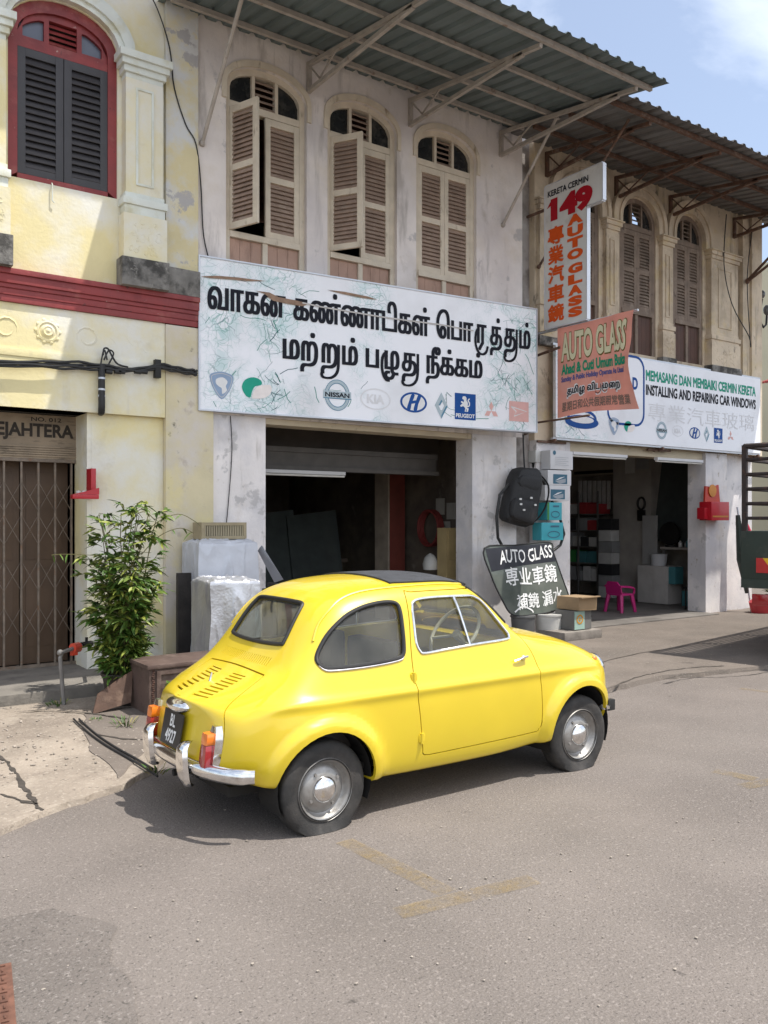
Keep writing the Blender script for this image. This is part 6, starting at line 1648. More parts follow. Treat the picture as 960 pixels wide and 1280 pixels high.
for k in range(22):
    x = a.x+.045+k*(b.x-a.x-.09)/21; m.box((x-.004, 7.865, 1.38), (x+.004, 7.885, b.z-.03))
m.build('grille', mat('straw_grille', (0.40, 0.35, 0.24), rough=.6), ac)
m = MB(); m.box((3.16, 7.90, .045), (3.30, 7.96, 1.02)); m.jitter(.012, 6); tag(m.build('timber_plank', mat('black_timber', (0.032, 0.028, 0.026), rough=.85, var=.4, scale=8, bump=.4)), 'dark burnt-looking plank standing beside the wrapped stack', 'plank')
m = MB(); m.box((4.22, 7.86, .045), (4.27, 8.1, .88), .01); m.box((4.17, 7.88, .045), (4.215, 8.12, .82), .01); tag(m.build('dark_board', mat('dark_board_paint', (0.05, 0.048, 0.046), rough=.7)), 'dark board leaning at the edge of the garage bay', 'board')

# ---- windscreen used as a sign
ws = thing('windscreen_sign', 'old car windscreen painted AUTO GLASS and Chinese characters leaning on the pillar', 'sign', (7.85, 7.8, .35))
up_ = Vector((0, .16, 1)).normalized(); o_ = atY(655, 769, 7.72); frw = Plane2(o_, (1, 0, 0), up_)
Z1 = lambda x, y: (580+x*.21097, 540+y*.21097)
def wu(*p): return Vector(frw.uv(*Z1(*p)))
out = spline([wu(*p) for p in ((122, 688), (300, 672), (505, 655), (530, 715), (585, 870), (622, 985), (590, 1030), (530, 1062), (420, 1082), (292, 1084), (230, 1000), (160, 845))], 4, True)
m = MB(); m.prism([frw.p(u.x, u.y, -.006) for u in out], frw.n*.006)
wg = m.build('glass', mat('smoky_green_glass', (0.085, 0.10, 0.088), rough=.10, var=.25, scale=2.5, spec=.6, stains=[((0.20, 0.205, 0.18), 1.6, .52, .15, .7)]), ws)
m = MB(); top = [wu(*p) for p in ((126, 692), (300, 676), (502, 660), (528, 712), (548, 765), (350, 790), (163, 828))]; put_poly(m, frw, top, .002); m.build('sun_band', mat('black_band', (0.022, 0.022, 0.028), rough=.3), ws, smooth=0)
m = MB(); m.tube([frw.p(u.x, u.y, -.003) for u in out], .011, 6, True); m.build('rim_seal', MATS['window_rubber'], ws)
CHK = mat('white_brush_paint', (0.74, 0.74, 0.72), rough=.7, var=.08)
pw = Print(frw)
def qbox(a, b, c, d): # corners in zoom coordinates: left-top, right-bottom
    p, q = wu(a, b), wu(c, d); return (p.x, q.y, q.x, p.y)
def slanted(i, body, tl, tr, h, bold, lift):
    """text along a sloping base line given by its top-left and top-right"""
    a, b = wu(*tl), wu(*tr); res = fit_text(flat_text(body, bold), 0, 0, 1, 1); hh = h
    put_text(pw.mb(i), frw, [([Vector((a.x+(b.x-a.x)*p.x, a.y+(b.y-a.y)*p.x-hh*(1-p.y)+.012*math.sin(p.x*9)))+Vector((noise.noise(Vector((p.x*30, p.y*5, 1))), noise.noise(Vector((p.x*26, p.y*6, 7)))))*.012 for p in P], t, k) for P, t, k in res], lift)
slanted(CHK, 'AUTO GLASS', (205, 708), (515, 672), .165, .010, .006)
slanted(CHK, '専业車鏡', (240, 808), (540, 785), .235, .012, .006)
slanted(CHK, '補鏡 漏水', (308, 968), (580, 918), .195, .010, .006)
stroke(pw.mb(CHK), frw, spline([wu(*p) for p in ((300, 1068), (345, 1035), (395, 1052), (410, 1070))], 5), .02, .006)
pw.done(ws, {CHK.name: 'brushed_lettering'})
bk = thing('bucket', 'white plastic tub under the leaning windscreen sign', 'bucket', (8.0, 7.72, .045)); m = MB(); m.lathe([(0, 0), (.15, 0), (.17, .27), (.18, .28), (.18, .30), (.16, .30), (0, .29)], (8.02, 7.70, .046), (0, 0, 1), 24); m.build('tub', mat('dirty_white_plastic', (.50, .49, .46), rough=.5, var=.15, scale=5), bk)
bk = thing('bucket', 'dark tub half hidden behind the car bonnet under the windscreen sign', 'bucket', (7.6, 7.75, .045)); m = MB(); m.lathe([(0, 0), (.13, 0), (.15, .27), (.16, .28), (.16, .30), (.14, .30), (0, .29)], (7.62, 7.75, .046), (0, 0, 1), 24); m.build('tub', mat('grey_plastic', (.10, .10, .10), rough=.5), bk)

# ---- black bag and rubber window seal hanging on the pillar
BAGM = mat('black_nylon', (0.014, 0.014, 0.015), rough=.7, var=.3, scale=14, bump=.4, bscale=90)
bg_ = thing('rucksack', 'black rucksack hanging on the pillar above the windscreen sign', 'bag', (7.9, 8.05, 1.5))
frb = Plane2(atY(653, 656, 8.03), (1, 0, -.04), UP); P1 = lambda x, y: Vector(frb.uv(*Z1(x, y)))
def pillow(mb, outl, d0, d1, fr, puff=.06):
    """a padded shape: outline swept from d0 to d1 with a domed front"""
    c = sum(outl, Vector((0, 0)))/len(outl); n = len(outl); rows = []
    for s_, h in ((1, d0), (1.03, d0+(d1-d0)*.5), (1.0, d1-.01), (.93, d1+puff*.35), (.75, d1+puff*.75), (.45, d1+puff*.95)): rows.append([mb.bm.verts.new(fr.p(*(c+(q-c)*s_), h)) for q in outl])
    for A, B in zip(rows, rows[1:]):
        for i in range(n): mb._f((A[i], A[(i+1) % n], B[(i+1) % n], B[i]))
    mb._f(rows[0]); cv = mb.bm.verts.new(fr.p(c.x, c.y, d1+puff))
    for i in range(n): mb._f((rows[-1][i], rows[-1][(i+1) % n], cv))
m = MB(); pillow(m, spline([P1(*p) for p in ((325, 222), (380, 214), (438, 224), (452, 280), (430, 400), (395, 545), (310, 545), (240, 515), (262, 400), (290, 290))], 3, True), -.10, .06, frb); m.jitter(.012, 9); m.build('main_pocket', BAGM, bg_)
m = MB(); pillow(m, spline([P1(*p) for p in ((275, 400), (400, 425), (378, 535), (300, 530), (248, 500))], 3, True), .06, .12, frb, .03); m.jitter(.008, 12); m.build('front_pocket', BAGM, bg_)
m = MB(); pillow(m, spline([P1(*p) for p in ((320, 260), (425, 275), (410, 345), (302, 325))], 3, True), .06, .11, frb, .02); m.build('upper_pocket', BAGM, bg_)
m = MB(); m.tube(spline([frb.p(*P1(*p), .02) for p in ((440, 235), (500, 310), (485, 420), (440, 500), (395, 540))], 5), .016, 6, flat=.4); m.tube(spline([frb.p(*P1(*p), -.02) for p in ((375, 215), (372, 120), (372, 15))], 4), .010, 6); m.build('strap', BAGM, bg_)
m = MB()
for p in ((352, 392), (288, 402), (290, 432), (375, 432), (307, 465)): c = frb.p(*P1(*p), .155); m.box(c-Vector((.018, .008, .012)), c+Vector((.018, .004, .012)), .003)
m.build('buckle', mat('white_tag', (.6, .6, .58), rough=.4), bg_)
sl_ = [frb.p(*P1(*p), -.03) for p in ((470, 270), (345, 285), (226, 380), (208, 635), (290, 700), (520, 705), (602, 590), (548, 430), (500, 320))]
tag(MB().tube(spline(sl_, 2, True), .020, 8, True).build('rubber_window_seal', MATS['window_rubber']), 'big loop of black rubber window seal hanging behind the rucksack', 'rubber seal')
cm = thing('wall_box', 'small white electric box high on the pillar by the end of the Tamil signboard', 'electric box', (8.2, 8.3, 2.4)); m = MB(); a = atY(*Z1(425, 108), 8.20); b = atY(*Z1(468, 182), 8.20); m.box((a.x, 8.2, b.z), (b.x, 8.345, a.z), .02); m.build('cover', mat('white_plastic', (.52, .52, .50), rough=.4), cm); m = MB(); m.cyl(Vector(((a.x+b.x)/2, 8.28, b.z+.01)), Vector(((a.x+b.x)/2, 8.28, b.z-.09)), .05, .035, 12); m.build('socket', IRON, cm)
# ---- parcels fixed in a column to the pillar
WB = mat('white_card', (.56, .56, .57), rough=.6, var=.05, scale=4); TB = mat('teal_card', (0.05, 0.34, 0.40), rough=.5, var=.08, scale=4); GBX = mat('green_card', (0.045, 0.20, 0.05), rough=.5)
PBL = ink('print_blue', (0.06, 0.14, 0.20)); PGY = ink('print_grey', (0.30, 0.33, 0.36))
yb = 8.02
for k, (a, b, c, d, mt, lab) in enumerate(((512, 105, 645, 225, WB, 'topmost white carton of the column on the pillar'), (497, 222, 635, 318, WB, 'white carton with a dark picture, second from the top of the pillar column'), (481, 312, 622, 408, WB, 'white carton with a dark picture just above the teal cartons'), (492, 415, 580, 522, TB, 'teal carton with green side, upper of the two teal ones'), (460, 535, 588, 640, TB, 'lowest teal carton of the pillar column'))):
    p0, p1 = atY(*Z1(a, b), yb), atY(*Z1(c, d), yb)
    bx = thing('carton', lab, 'carton', (p0.x, yb, p1.z), 'cartons fixed to the pillar')
    m = MB(); m.box((p0.x, yb, p1.z), (p1.x, 8.19, p0.z-.004), .004); m.build('box', mt, bx)
    f_ = Plane2((p0.x, yb, p1.z), (1, 0, 0), UP); W_w, H_w = p1.x-p0.x, p0.z-p1.z; pp = Print(f_)
    if k == 0:
        pp.poly(PBL, ell(W_w*.17, H_w*.86, .03, .03, 14))
        for j in range(5): pp.poly(PGY, [(W_w*.2, H_w*(.62-.1*j)), (W_w*(.8-.1*(j % 2)), H_w*(.62-.1*j)), (W_w*(.8-.1*(j % 2)), H_w*(.635-.1*j)), (W_w*.2, H_w*(.635-.1*j))])
    elif k < 3:
        pp.poly(PBL, [(W_w*.22, .02), (W_w*.82, .02), (W_w*.82, H_w*.72), (W_w*.22, H_w*.72)]); pp.poly(PGY, [(W_w*.30, H_w*.25), (W_w*.5, H_w*.1), (W_w*.75, H_w*.2), (W_w*.75, H_w*.45), (W_w*.5, H_w*.36)], .004); pp.poly(IW, [(W_w*.30, H_w*.30), (W_w*.52, H_w*.42), (W_w*.72, H_w*.58), (W_w*.5, H_w*.5)], .005)
    else:
        if k == 3: pp.poly(GBX, [(.002, .002), (W_w*.14, .002), (W_w*.14, H_w*.98), (.002, H_w*.98)])
        pp.ring(PBL, W_w*.55, H_w*.32, W_w*.27, H_w*.17, .012); pp.poly(PBL, [(W_w*.4, H_w*.72), (W_w*.8, H_w*.72), (W_w*.8, H_w*.82), (W_w*.4, H_w*.82)])
    pp.done(bx, {})
# ---- boxes and slab by the open shop
CARD = mat('brown_cardboard', (0.30, 0.205, 0.115), rough=.8, var=.12, scale=6, bump=.1); GRB = mat('grey_card', (0.15, 0.145, 0.135), rough=.8, var=.15); MINT = mat('mint_card', (0.30, 0.42, 0.36), rough=.6)
STONE = mat('grey_slab', (0.22, 0.195, 0.17), rough=.9, var=.25, scale=8, bump=.5)
m = MB(); m.box((7.86, 7.28, .046), (8.55, 7.72, .16), .02); m.jitter(.012, 6); tag(m.build('stone_slab', STONE), 'rough stone slab under the cartons at the shop entrance', 'stone slab')
c1_ = thing('carton', 'grey carton with a mint green printed end standing on the stone slab', 'carton', (8.1, 7.4, .165)); m = MB(); m.box((8.10, 7.34, .163), (8.42, 7.66, .40), .005); m.build('box', GRB, c1_)
m = MB(); m.box((8.105, 7.336, .17), (8.29, 7.3385, .395)); m.build('printed_end', MINT, c1_); f_ = Plane2((8.10, 7.3355, .17), (1, 0, 0), UP); pp = Print(f_); pp.ring(ink('ochre', (.5, .25, .05)), .10, .125, .05, .05, .022); pp.poly(MATS['ink_ochre'], ell(.10, .125, .018, .018, 12)); pp.done(c1_, {})
c2_ = thing('carton', 'crushed brown cardboard carton lying on the grey and mint carton', 'carton', (8.2, 7.45, .405)); m = MB(); m.box((8.14, 7.30, .404), (8.48, 7.66, .575), .006); m.jitter(.014, 5); m.build('box', CARD, c2_)
m = MB(); m.box((8.13, 7.25, .565), (8.49, 7.31, .578)); m.jitter(.01, 6); m.build('flap', CARD, c2_)
# ---- red shrine on the right pillar
s2 = thing('wall_shrine', 'red and gold wall shrine on the front of the right shop pillar', 'shrine', (12.4, 8.1, 1.7)); GOLD = mat('shrine_gold', (0.50, 0.20, 0.03), rough=.4, metal=.3)
P7 = lambda x, y: (700+x*.2708, 540+y*.2708)
a = atY(*P7(668, 322), 8.12); b = atY(*P7(750, 408), 8.12)
m = MB(); m.box((a.x, 8.0, b.z), (b.x, 8.219, a.z), .01); m.build('altar_box', RED, s2)
c = atY(*P7(708, 255), 8.15); m = MB(); m.prism([(a.x+.05, 8.15, a.z), (b.x-.02, 8.15, a.z), (b.x-.06, 8.15, a.z+.28), (c.x, 8.15, c.z), (a.x+.07, 8.15, a.z+.25)], (0, .03, 0)); m.build('altar_back', mat('shrine_orange', (.45, .035, .015), rough=.4), s2)
m = MB(); m.lathe([(.0, 0), (.10, 0), (.10, .01), (.03, .012), (0, .012)], ((a.x+b.x)/2, 8.145, a.z+.18), (0, -1, 0), 18); m.box((a.x+.03, 7.995, b.z+.05), (b.x-.03, 7.999, b.z+.075)); m.build('altar_ornament', GOLD, s2)
m = MB(); m.box((a.x-.09, 8.06, b.z+.02), (a.x-.005, 8.2, b.z+.20), .01); m.build('incense_box', RED, s2)

# ================================================================== INSIDE THE SHOPS
TUBE = mat('unlit_tube', (.62, .61, .57), rough=.4)
def tube_light(lab, a, b, parent=None):
    t = thing('tube_light', lab, 'light fitting', a, 'fluorescent fittings'); m = MB(); m.bar(a, b, .07, .04); m.build('casing', WB, t); m = MB(); m.cyl(Vector(a)-UP*.035, Vector(b)-UP*.035, .014, n=8); m.build('tube', TUBE, t)
tube_light('unlit tube light on the beam inside the dark garage bay', (4.4, 8.98, 2.115), (5.75, 8.98, 2.115))
tube_light('unlit tube light under the lintel, left one of the open shop', (9.0, 8.2, 2.47), (10.15, 8.2, 2.47))
tube_light('unlit tube light under the lintel near the red shrine', (10.85, 8.2, 2.47), (12.0, 8.2, 2.47))
# garage bay
cl = thing('painted_post', 'cream and dark red post standing inside the garage bay', 'post', (7.7, 10.6, .02))
m = MB(); m.box((7.612, 10.6, .02), (7.90, 10.95, 2.45)); m.build('front_face', mat('dull_red_paint', (0.20, 0.045, 0.032), rough=.7, var=.2, scale=4), cl); m = MB(); m.box((7.58, 10.6, .02), (7.61, 10.95, 2.45)); m.build('cream_board', mat('dull_cream', (.40, .33, .26), rough=.8, var=.2, scale=5), cl)
cbn = thing('cabinet', 'yellowish wooden cabinet by the right wall of the garage bay', 'cabinet', (7.6, 9.0, .02)); m = MB(); a = atY(548, 660, 9.0); b = atY(573, 712, 9.0); a.x += .14; m.box((a.x, 9.0, .02), (7.98, 9.2, a.z), .006); m.build('body', mat('ochre_wood', (.44, .33, .16), rough=.6, var=.15, scale=4), cbn); m = MB(); m.box((a.x+.03, 8.988, 1.0), (7.95, 8.998, a.z-.04), .003); m.build('door', MATS['ochre_wood'], cbn)
kt = thing('kettle', 'white plastic kettle on the bench beside the ochre cabinet', 'kettle', (7.3, 9.3, .9)); c = atY(538, 712, 9.3); m = MB(); m.lathe([(0, 0), (.10, 0), (.11, .08), (.08, .17), (.05, .20), (.02, .22), (0, .23)], c, (0, 0, 1), 18); m.build('body', MATS['dirty_white_plastic'], kt); m = MB(); m.tube(spline([c+Vector((.09, 0, .05)), c+Vector((.16, 0, .12)), c+Vector((.08, 0, .18))], 4), .012, 6); m.build('handle', IRON, kt)
bn = thing('work_bench', 'low dark work bench along the back of the garage bay', 'bench', (6.2, 11.9, .02)); DW = mat('dark_wood', (.085, .062, .045), rough=.8, var=.3, scale=4)
m = MB(); m.box((4.7, 11.6, .86), (7.5, 12.2, .92), .005); m.build('bench_top', DW, bn)
for x in (4.8, 6.1, 7.4):
    m = MB(); m.box((x-.04, 11.66, .02), (x+.04, 12.14, .858)); m.build('leg', DW, bn)
for k, (x, w, h, mt) in enumerate(((5.0, .5, .25, DW), (5.75, .6, .16, mat('grey_metal', (.06, .06, .06), rough=.5)), (6.6, .45, .22, mat('dark_card', (.11, .08, .05), rough=.8)))):
    b_ = thing('crate', ('dark wooden crate on the work bench', 'flat grey tin case on the work bench', 'brown carton on the work bench')[k], 'crate', (x, 11.8, .921)); m = MB(); m.box((x, 11.65, .922), (x+w, 12.05, .922+h), .006); m.build('box', mt, b_)
ga = thing('glass_rack', 'sheets of glass leaning on the wall inside the garage bay', 'glass sheets', (5.8, 11.2, .02))
for k in range(3):
    m = MB(); x = 4.9+k*.75; m.prism([(x, 11.4-.05*k, .05), (x+.9, 11.4-.05*k, .05), (x+.9, 11.75-.05*k, 1.7), (x, 11.75-.05*k, 1.6)], (0, .012, 0)); m.build('glass_sheet', mat('dark_glass_sheet', (.06, .07, .068), rough=.1, spec=.7), ga)
hs_ = thing('hose_reel', 'red hose coiled on the right wall of the garage bay', 'hose', (7.9, 9.9, 1.4)); m = MB()
for k in range(4): m.tube([Vector((7.93-.03*k, 9.95+.24*math.cos(t), 1.42+.26*math.sin(t))) for t in [2*math.pi*j/24 for j in range(24)]], .02, 6, True)
m.build('hose', mat('dull_red_rubber', (.22, .035, .03), rough=.6), hs_)
nt_ = thing('paper_notice', 'pale paper notices pinned on the right wall of the garage bay', 'notice', (7.98, 9.6, 1.5)); m = MB()
for y, z in ((9.50, 1.55), (9.75, 1.62), (9.62, 1.28)): m.box((7.99, y, z), (8.0, y+.2, z+.24))
m.build('sheet_of_paper', mat('old_paper', (.36, .34, .30), rough=.9), nt_)
# open shop: everything stands along its right wall
def atx(x, y, X): return atX(*P7(x, y), X)
sv = thing('display_shelf', 'tall shelf of small stock along the wall of the open shop', 'shelf', (13.2, 11.6, .05))
SHF = mat('shelf_metal', (.20, .19, .18), rough=.5, metal=.4, var=.2)
ya, yb_ = atx(205, 500, 13.15).y, atx(30, 500, 13.15).y
zs_ = [.35, .70, 1.02, 1.34, 1.66]
for z in zs_: m = MB(); m.box((12.95, ya, z-.015), (13.48, yb_, z)); m.build('shelf_board', SHF, sv)
for y in (ya, (ya+yb_)/2, yb_): m = MB(); m.box((12.94, y-.015, .05), (12.97, y+.015, 2.1)); m.build('upright', SHF, sv)
cols = [mat('stock_red', (.42, .04, .045), rough=.5), mat('stock_green', (.05, .28, .07), rough=.5), mat('stock_grey', (.28, .28, .28), rough=.5), mat('stock_white', (.55, .54, .52), rough=.5), mat('stock_black', (.03, .03, .032), rough=.5), mat('stock_teal', (.06, .20, .22), rough=.5)]
for zi, z in enumerate(zs_):
    y = ya+.03; pal = {0: (4, 2, 3), 1: (1, 1, 5), 2: (3, 2, 4), 3: (2, 0, 4), 4: (0, 0, 3)}[zi]
    while y < yb_-.15:
        w = rnd.uniform(.14, .28); h = rnd.uniform(.18, .28); ci = pal[rnd.randrange(3)]
        tag(MB().box((12.98, y, z+.002), (13.35, min(y+w, yb_-.02), z+h), .006).build('stock_box', cols[ci]), ('red', 'green', 'grey', 'white', 'black', 'teal')[ci]+' stock box on the tall shelf in the open shop', 'box', 'stock boxes on the shelf in the open shop'); y += w+.02
for k in range(7):
    q = atx(95+k*22, 225, 13.3); tag(MB().box((13.26, q.y-.045, 1.75), (13.30, q.y+.03, q.z), .006).build('hanging_strip', cols[3]), 'pale strip hanging in a row above the display shelf', 'strip', 'pale strips hanging above the shelf')
acu = thing('air_conditioner', 'beige wall air conditioner above the hanging strips in the open shop', 'air conditioner', (13.3, 11.5, 2.3)); a = atx(290, 95, 13.2); b = atx(50, 205, 13.2); m = MB(); m.box((13.2, a.y, b.z), (13.49, b.y, a.z), .03); m.build('casing', mat('aged_beige_plastic', (.30, .25, .19), rough=.5, var=.1), acu); m = MB(); m.box((13.19, a.y+.1, b.z+.03), (13.199, b.y-.1, b.z+.09)); m.build('vent', IRON, acu)
pt = thing('white_post', 'dirty white post inside the open shop beside the shelf', 'post', (13.2, 10.7, .05)); a = atx(420, 100, 13.1); b = atx(245, 300, 13.1); m = MB(); m.box((13.1, a.y, .05), (13.49, b.y, 2.9)); m.build('shaft', mat('dirty_white', (.33, .30, .27), rough=.9, var=.2, scale=3), pt)
cb2 = thing('low_cabinet', 'low white cabinet with a bucket on it inside the open shop', 'cabinet', (12.7, 10.4, .05)); a = atx(498, 622, 12.7); b = atx(358, 780, 12.7); m = MB(); m.box((12.7, a.y, .06), (13.09, b.y, a.z), .008); m.build('body', mat("cabinet_white", (.50, .47, .44), rough=.5, var=.12, scale=4), cb2); m = MB(); m.box((12.69, (a.y+b.y)/2-.42*(b.y-a.y), .12), (12.699, (a.y+b.y)/2-.01, a.z-.04), .003); m.build('door', MATS['cabinet_white'], cb2)
bk2 = thing('bucket', 'white paint bucket on the low cabinet in the open shop', 'bucket', (12.85, 10.4, a.z)); c = Vector((12.88, (a.y+b.y)/2+.0, a.z+.002)); m = MB(); m.lathe([(0, 0), (.13, 0), (.15, .2), (.155, .21), (0, .21)], c, (0, 0, 1), 18); m.build('tub', WB, bk2)
pn = thing('glass_rack', 'dark sheets of glass leaning on the wall behind the red shrine', 'glass sheets', (13.2, 9.6, .9))
for k, (xa_, xb_, zt) in enumerate(((430, 545, 130), (540, 655, 125))):
    a = atx(xb_, zt, 13.3); b = atx(xa_, 430, 13.3); m = MB(); m.prism([(13.15, a.y, 1.15), (13.15, b.y, 1.15), (13.42, b.y, a.z), (13.42, a.y, a.z)], (.012, 0, 0)); m.build('glass_sheet', MATS['dark_glass_sheet'], pn)
tb = thing('work_table', 'cluttered work table under the glass sheets in the open shop', 'table', (13.1, 9.6, .05)); a = atx(660, 530, 12.9); b = atx(470, 530, 12.9); m = MB(); m.box((12.85, a.y-.1, 1.02), (13.47, b.y, 1.06)); m.build('table_top', mat('pale_worktop', (.28, .25, .22), rough=.7, var=.2), tb)
for y in (a.y, b.y-.06): m = MB(); m.box((12.9, y, .05), (12.95, y+.05, 1.018)); m.build('leg', SHF, tb)
for k, (x, y, wd_, h, mt, lab) in enumerate(((520, 605, .22, .30, 5, 'teal bucket under the work table in the open shop'), (575, 690, .26, .26, 5, 'blue-green box under the work table in the open shop'), (600, 690, .2, .12, 3, 'white box under the work table in the open shop'))):
    c = atx(x, y, 12.8); z = .06 if k else .42; m = MB(); m.box((12.72, c.y-wd_/2-.13*k, z), (12.95, c.y+wd_/2-.13*k, z+h), .01); tag(m.build('storage_box', cols[mt]), lab, 'box')
sk = thing('bulky_sack', 'pale bulky sack on a black stand beside the right pillar in the open shop', 'sack', (12.6, 9.2, .05)); c = atx(642, 720, 12.4); m = MB(); m.ball(Vector((12.45, c.y, .62)), .19, (1, 1, 1.15), 16); m.jitter(.04, 6); m.build('sack', mat('sack_cloth', (.44, .41, .36), rough=.9, var=.15), sk); m = MB(); m.box((12.25, c.y-.2, .40), (12.65, c.y+.2, .43)); [m.cyl((x, y, .06), (x, y, .40), .014, n=6) for x in (12.28, 12.62) for y in (c.y-.17, c.y+.17)]; m.build('stand', IRON, sk)
hd = thing('hanging_tool', 'black coil hanging on the white post in the open shop', 'tool', (13.08, 10.5, 1.7)); c = atx(375, 330, 13.06); m = MB(); m.tube([c+Vector((0, .08*math.cos(t), .11*math.sin(t))) for t in [2*math.pi*j/18 for j in range(18)]], .02, 6, True); m.box(c+Vector((-.02, -.08, -.32)), c+Vector((.03, .08, -.12)), .01); m.build('coil', IRON, hd)
bd = thing('leaning_board', 'tall pale board leaning beside the low cabinet in the open shop', 'board', (13.0, 10.4, .05)); a = atx(447, 385, 13.0); b = atx(380, 620, 13.0); m = MB(); m.box((13.0, a.y, .06), (13.03, b.y, a.z)); m.build('board', mat('pale_board', (.34, .33, .32), rough=.7, var=.1), bd)
for k in range(7):
    c = atx(222, 690-50*k, 12.95); h = .20; z = .06+.215*k
    b_ = MB().box((12.85, c.y-.17+rnd.uniform(-.02, .02), z), (13.08, c.y+.15, z+.21), .006); tag(b_.build('stock_box', cols[(3, 2, 4, 3, 2, 3, 4)[k]]), ('white', 'grey', 'black', 'white', 'grey', 'white', 'black')[k]+' stock box in the stack at the end of the tall shelf', 'box', 'stacked stock boxes at the end of the shelf')
fan = thing('table_fan', 'round black fan on the cluttered work table in the open shop', 'fan', (12.95, 9.8, 1.06)); c = atx(512, 505, 12.95); m = MB(); m.lathe([(0, 0), (.05, 0), (.20, .02), (.21, .05), (.20, .08), (0, .09)], (12.97, c.y, 1.30), (-1, 0, 0), 20); m.build('fan_cage', IRON, fan); m = MB(); m.cyl((12.97, c.y, 1.062), (12.97, c.y, 1.28), .02, n=8); m.cyl((12.97, c.y, 1.062), (12.97, c.y, 1.09), .12, n=14); m.build('stand', IRON, fan)
for k in range(6):
    c = atx(555+18*k, 525, 12.95); h = rnd.uniform(.08, .2); tag(MB().lathe([(0, 0), (.035, 0), (.035, h*.7), (.015, h*.8), (.015, h), (0, h)], (12.95+.06*(k % 2), c.y, 1.062), (0, 0, 1), 10).build('bottle', cols[(3, 2, 5, 4, 3, 0)[k]]), ('white', 'grey', 'teal', 'black', 'white', 'red')[k]+' bottle on the cluttered work table in the open shop', 'bottle', 'bottles on the work table')
for k, (x0_, y0_, x1_, y1_, ci) in enumerate(((300, 110, 345, 190, 3), (352, 105, 410, 170, 2), (560, 140, 600, 220, 3), (180, 120, 215, 180, 0))):
    a = atx(x0_, y0_, 13.08 if k < 2 else 13.46); b = atx(x1_, y1_, 13.08 if k < 2 else 13.46); tag(MB().box((a.x, b.y, b.z), (a.x+.01, a.y, a.z)).build('poster', cols[ci]), ('white notice high on the white post in the open shop', 'grey notice on the white post beside the white notice', 'white notice among the glass sheets in the open shop', 'red notice above the tall shelf in the open shop')[k], 'notice')
# pink plastic chair
ch = thing('plastic_chair', 'bright pink plastic chair inside the open shop', 'chair', (11.2, 9.15, .05)); PK = mat('pink_plastic', (.50, .015, .17), rough=.35, var=.05)
cx, cy, cz = 11.15, 9.12, .052; s_ = .15
m = MB(); m.box((cx-s_, cy-s_, cz+.27), (cx+s_, cy+s_, cz+.30), .012); m.build('seat', PK, ch)
for sx in (-1, 1):
    for sy in (-1, 1): m = MB(); m.tube([Vector((cx+sx*s_*.85, cy+sy*s_*.85, cz+.28)), Vector((cx+sx*s_*1.12, cy+sy*s_*1.12, cz))], [.035, .026], 6); m.build('leg', PK, ch)
m = MB(); m.prism([(cx-s_, cy-.16, cz+.30), (cx-s_-.03, cy-.15, cz+.42), (cx-s_-.05, cy-.09, cz+.50), (cx-s_-.05, cy+.09, cz+.50), (cx-s_-.03, cy+.15, cz+.42), (cx-s_, cy+.16, cz+.30)], (.022, 0, 0)); m.bevel(.006); m.build('backrest', PK, ch)
for sy in (-1, 1): m = MB(); m.tube(spline([Vector((cx-s_-.03, cy+sy*.15, cz+.42)), Vector((cx, cy+sy*.17, cz+.41)), Vector((cx+s_*.9, cy+sy*.165, cz+.38)), Vector((cx+s_, cy+sy*.15, cz+.29))], 4), .018, 6); m.build('armrest', PK, ch)

# ================================================================== TRUCK AT THE RIGHT EDGE
TG = mat('truck_green', (0.022, 0.034, 0.026), rough=.55, var=.2, scale=4, stains=[((.09, .085, .07), 6, .62, .08, .5)]); TI = mat('truck_iron', (0.040, 0.030, 0.028), rough=.7, metal=.3, var=.3, scale=12, stains=[((.13, .06, .035), 12, .62, .06, .6)])
TO = Vector((8.62, 5.40, 0)); ta = R(9)
tr = thing('lorry', 'dark green open lorry with a barred cage bed at the right edge of the photo', 'lorry', TO); TM = Matrix.Translation(TO) @ Matrix.Rotation(ta, 4, 'Z')
class TB_(MB):
    def build(s, *a, **k):
        for v in s.bm.verts: v.co = TM @ v.co
        return MB.build(s, *a, **k)
# local: x forward along the lorry, y towards the right-hand side (negative = street)
LT, WT, ZB, ZT = 4.4, 1.9, .80, 2.36
m = TB_(); m.box((0, -WT, ZB), (LT, 0, ZB+.10)); m.box((0, -WT, ZB+.10), (.045, 0, ZB+.62), .01); m.box((.046, -.045, ZB+.10), (LT, 0, ZB+.62), .01); m.box((.046, -WT, ZB+.10), (LT, -WT+.045, ZB+.62), .01); m.build('bed', TG, tr)
for x in (.03, 1.1, 2.2, 3.3, 4.35):
    for y in (-.03, -WT+.03): m = TB_(); m.bar((x, y, ZB+.1), (x, y, ZT), .05); m.build('cage_post', TI, tr)
m = TB_()
for k, z in enumerate((1.56, 1.72, 1.88, 2.04, 2.20, 2.35)):
    r_ = .020 if k < 5 else .028
    for y in (-.03, -WT+.03): m.cyl((.03, y, z), (LT, y, z), r_, n=8)
    m.cyl((.03, -WT+.03, z), (.03, -.03, z), r_, n=8)
m.build('cage_rail', TI, tr)
m = TB_(); m.box((-.012, -.56, .97), (-.001, -.17, 1.13)); rp = m.build('reflector_board', mat('reflector_red', (.45, .02, .02), rough=.3), tr)
m = TB_(); m.prism([(-.014, -.52, .97), (-.014, -.36, .97), (-.014, -.24, 1.13), (-.014, -.40, 1.13)], (.001, 0, 0)); m.build('reflector_stripe', mat('reflector_yellow', (.65, .40, .02), rough=.3), rp)
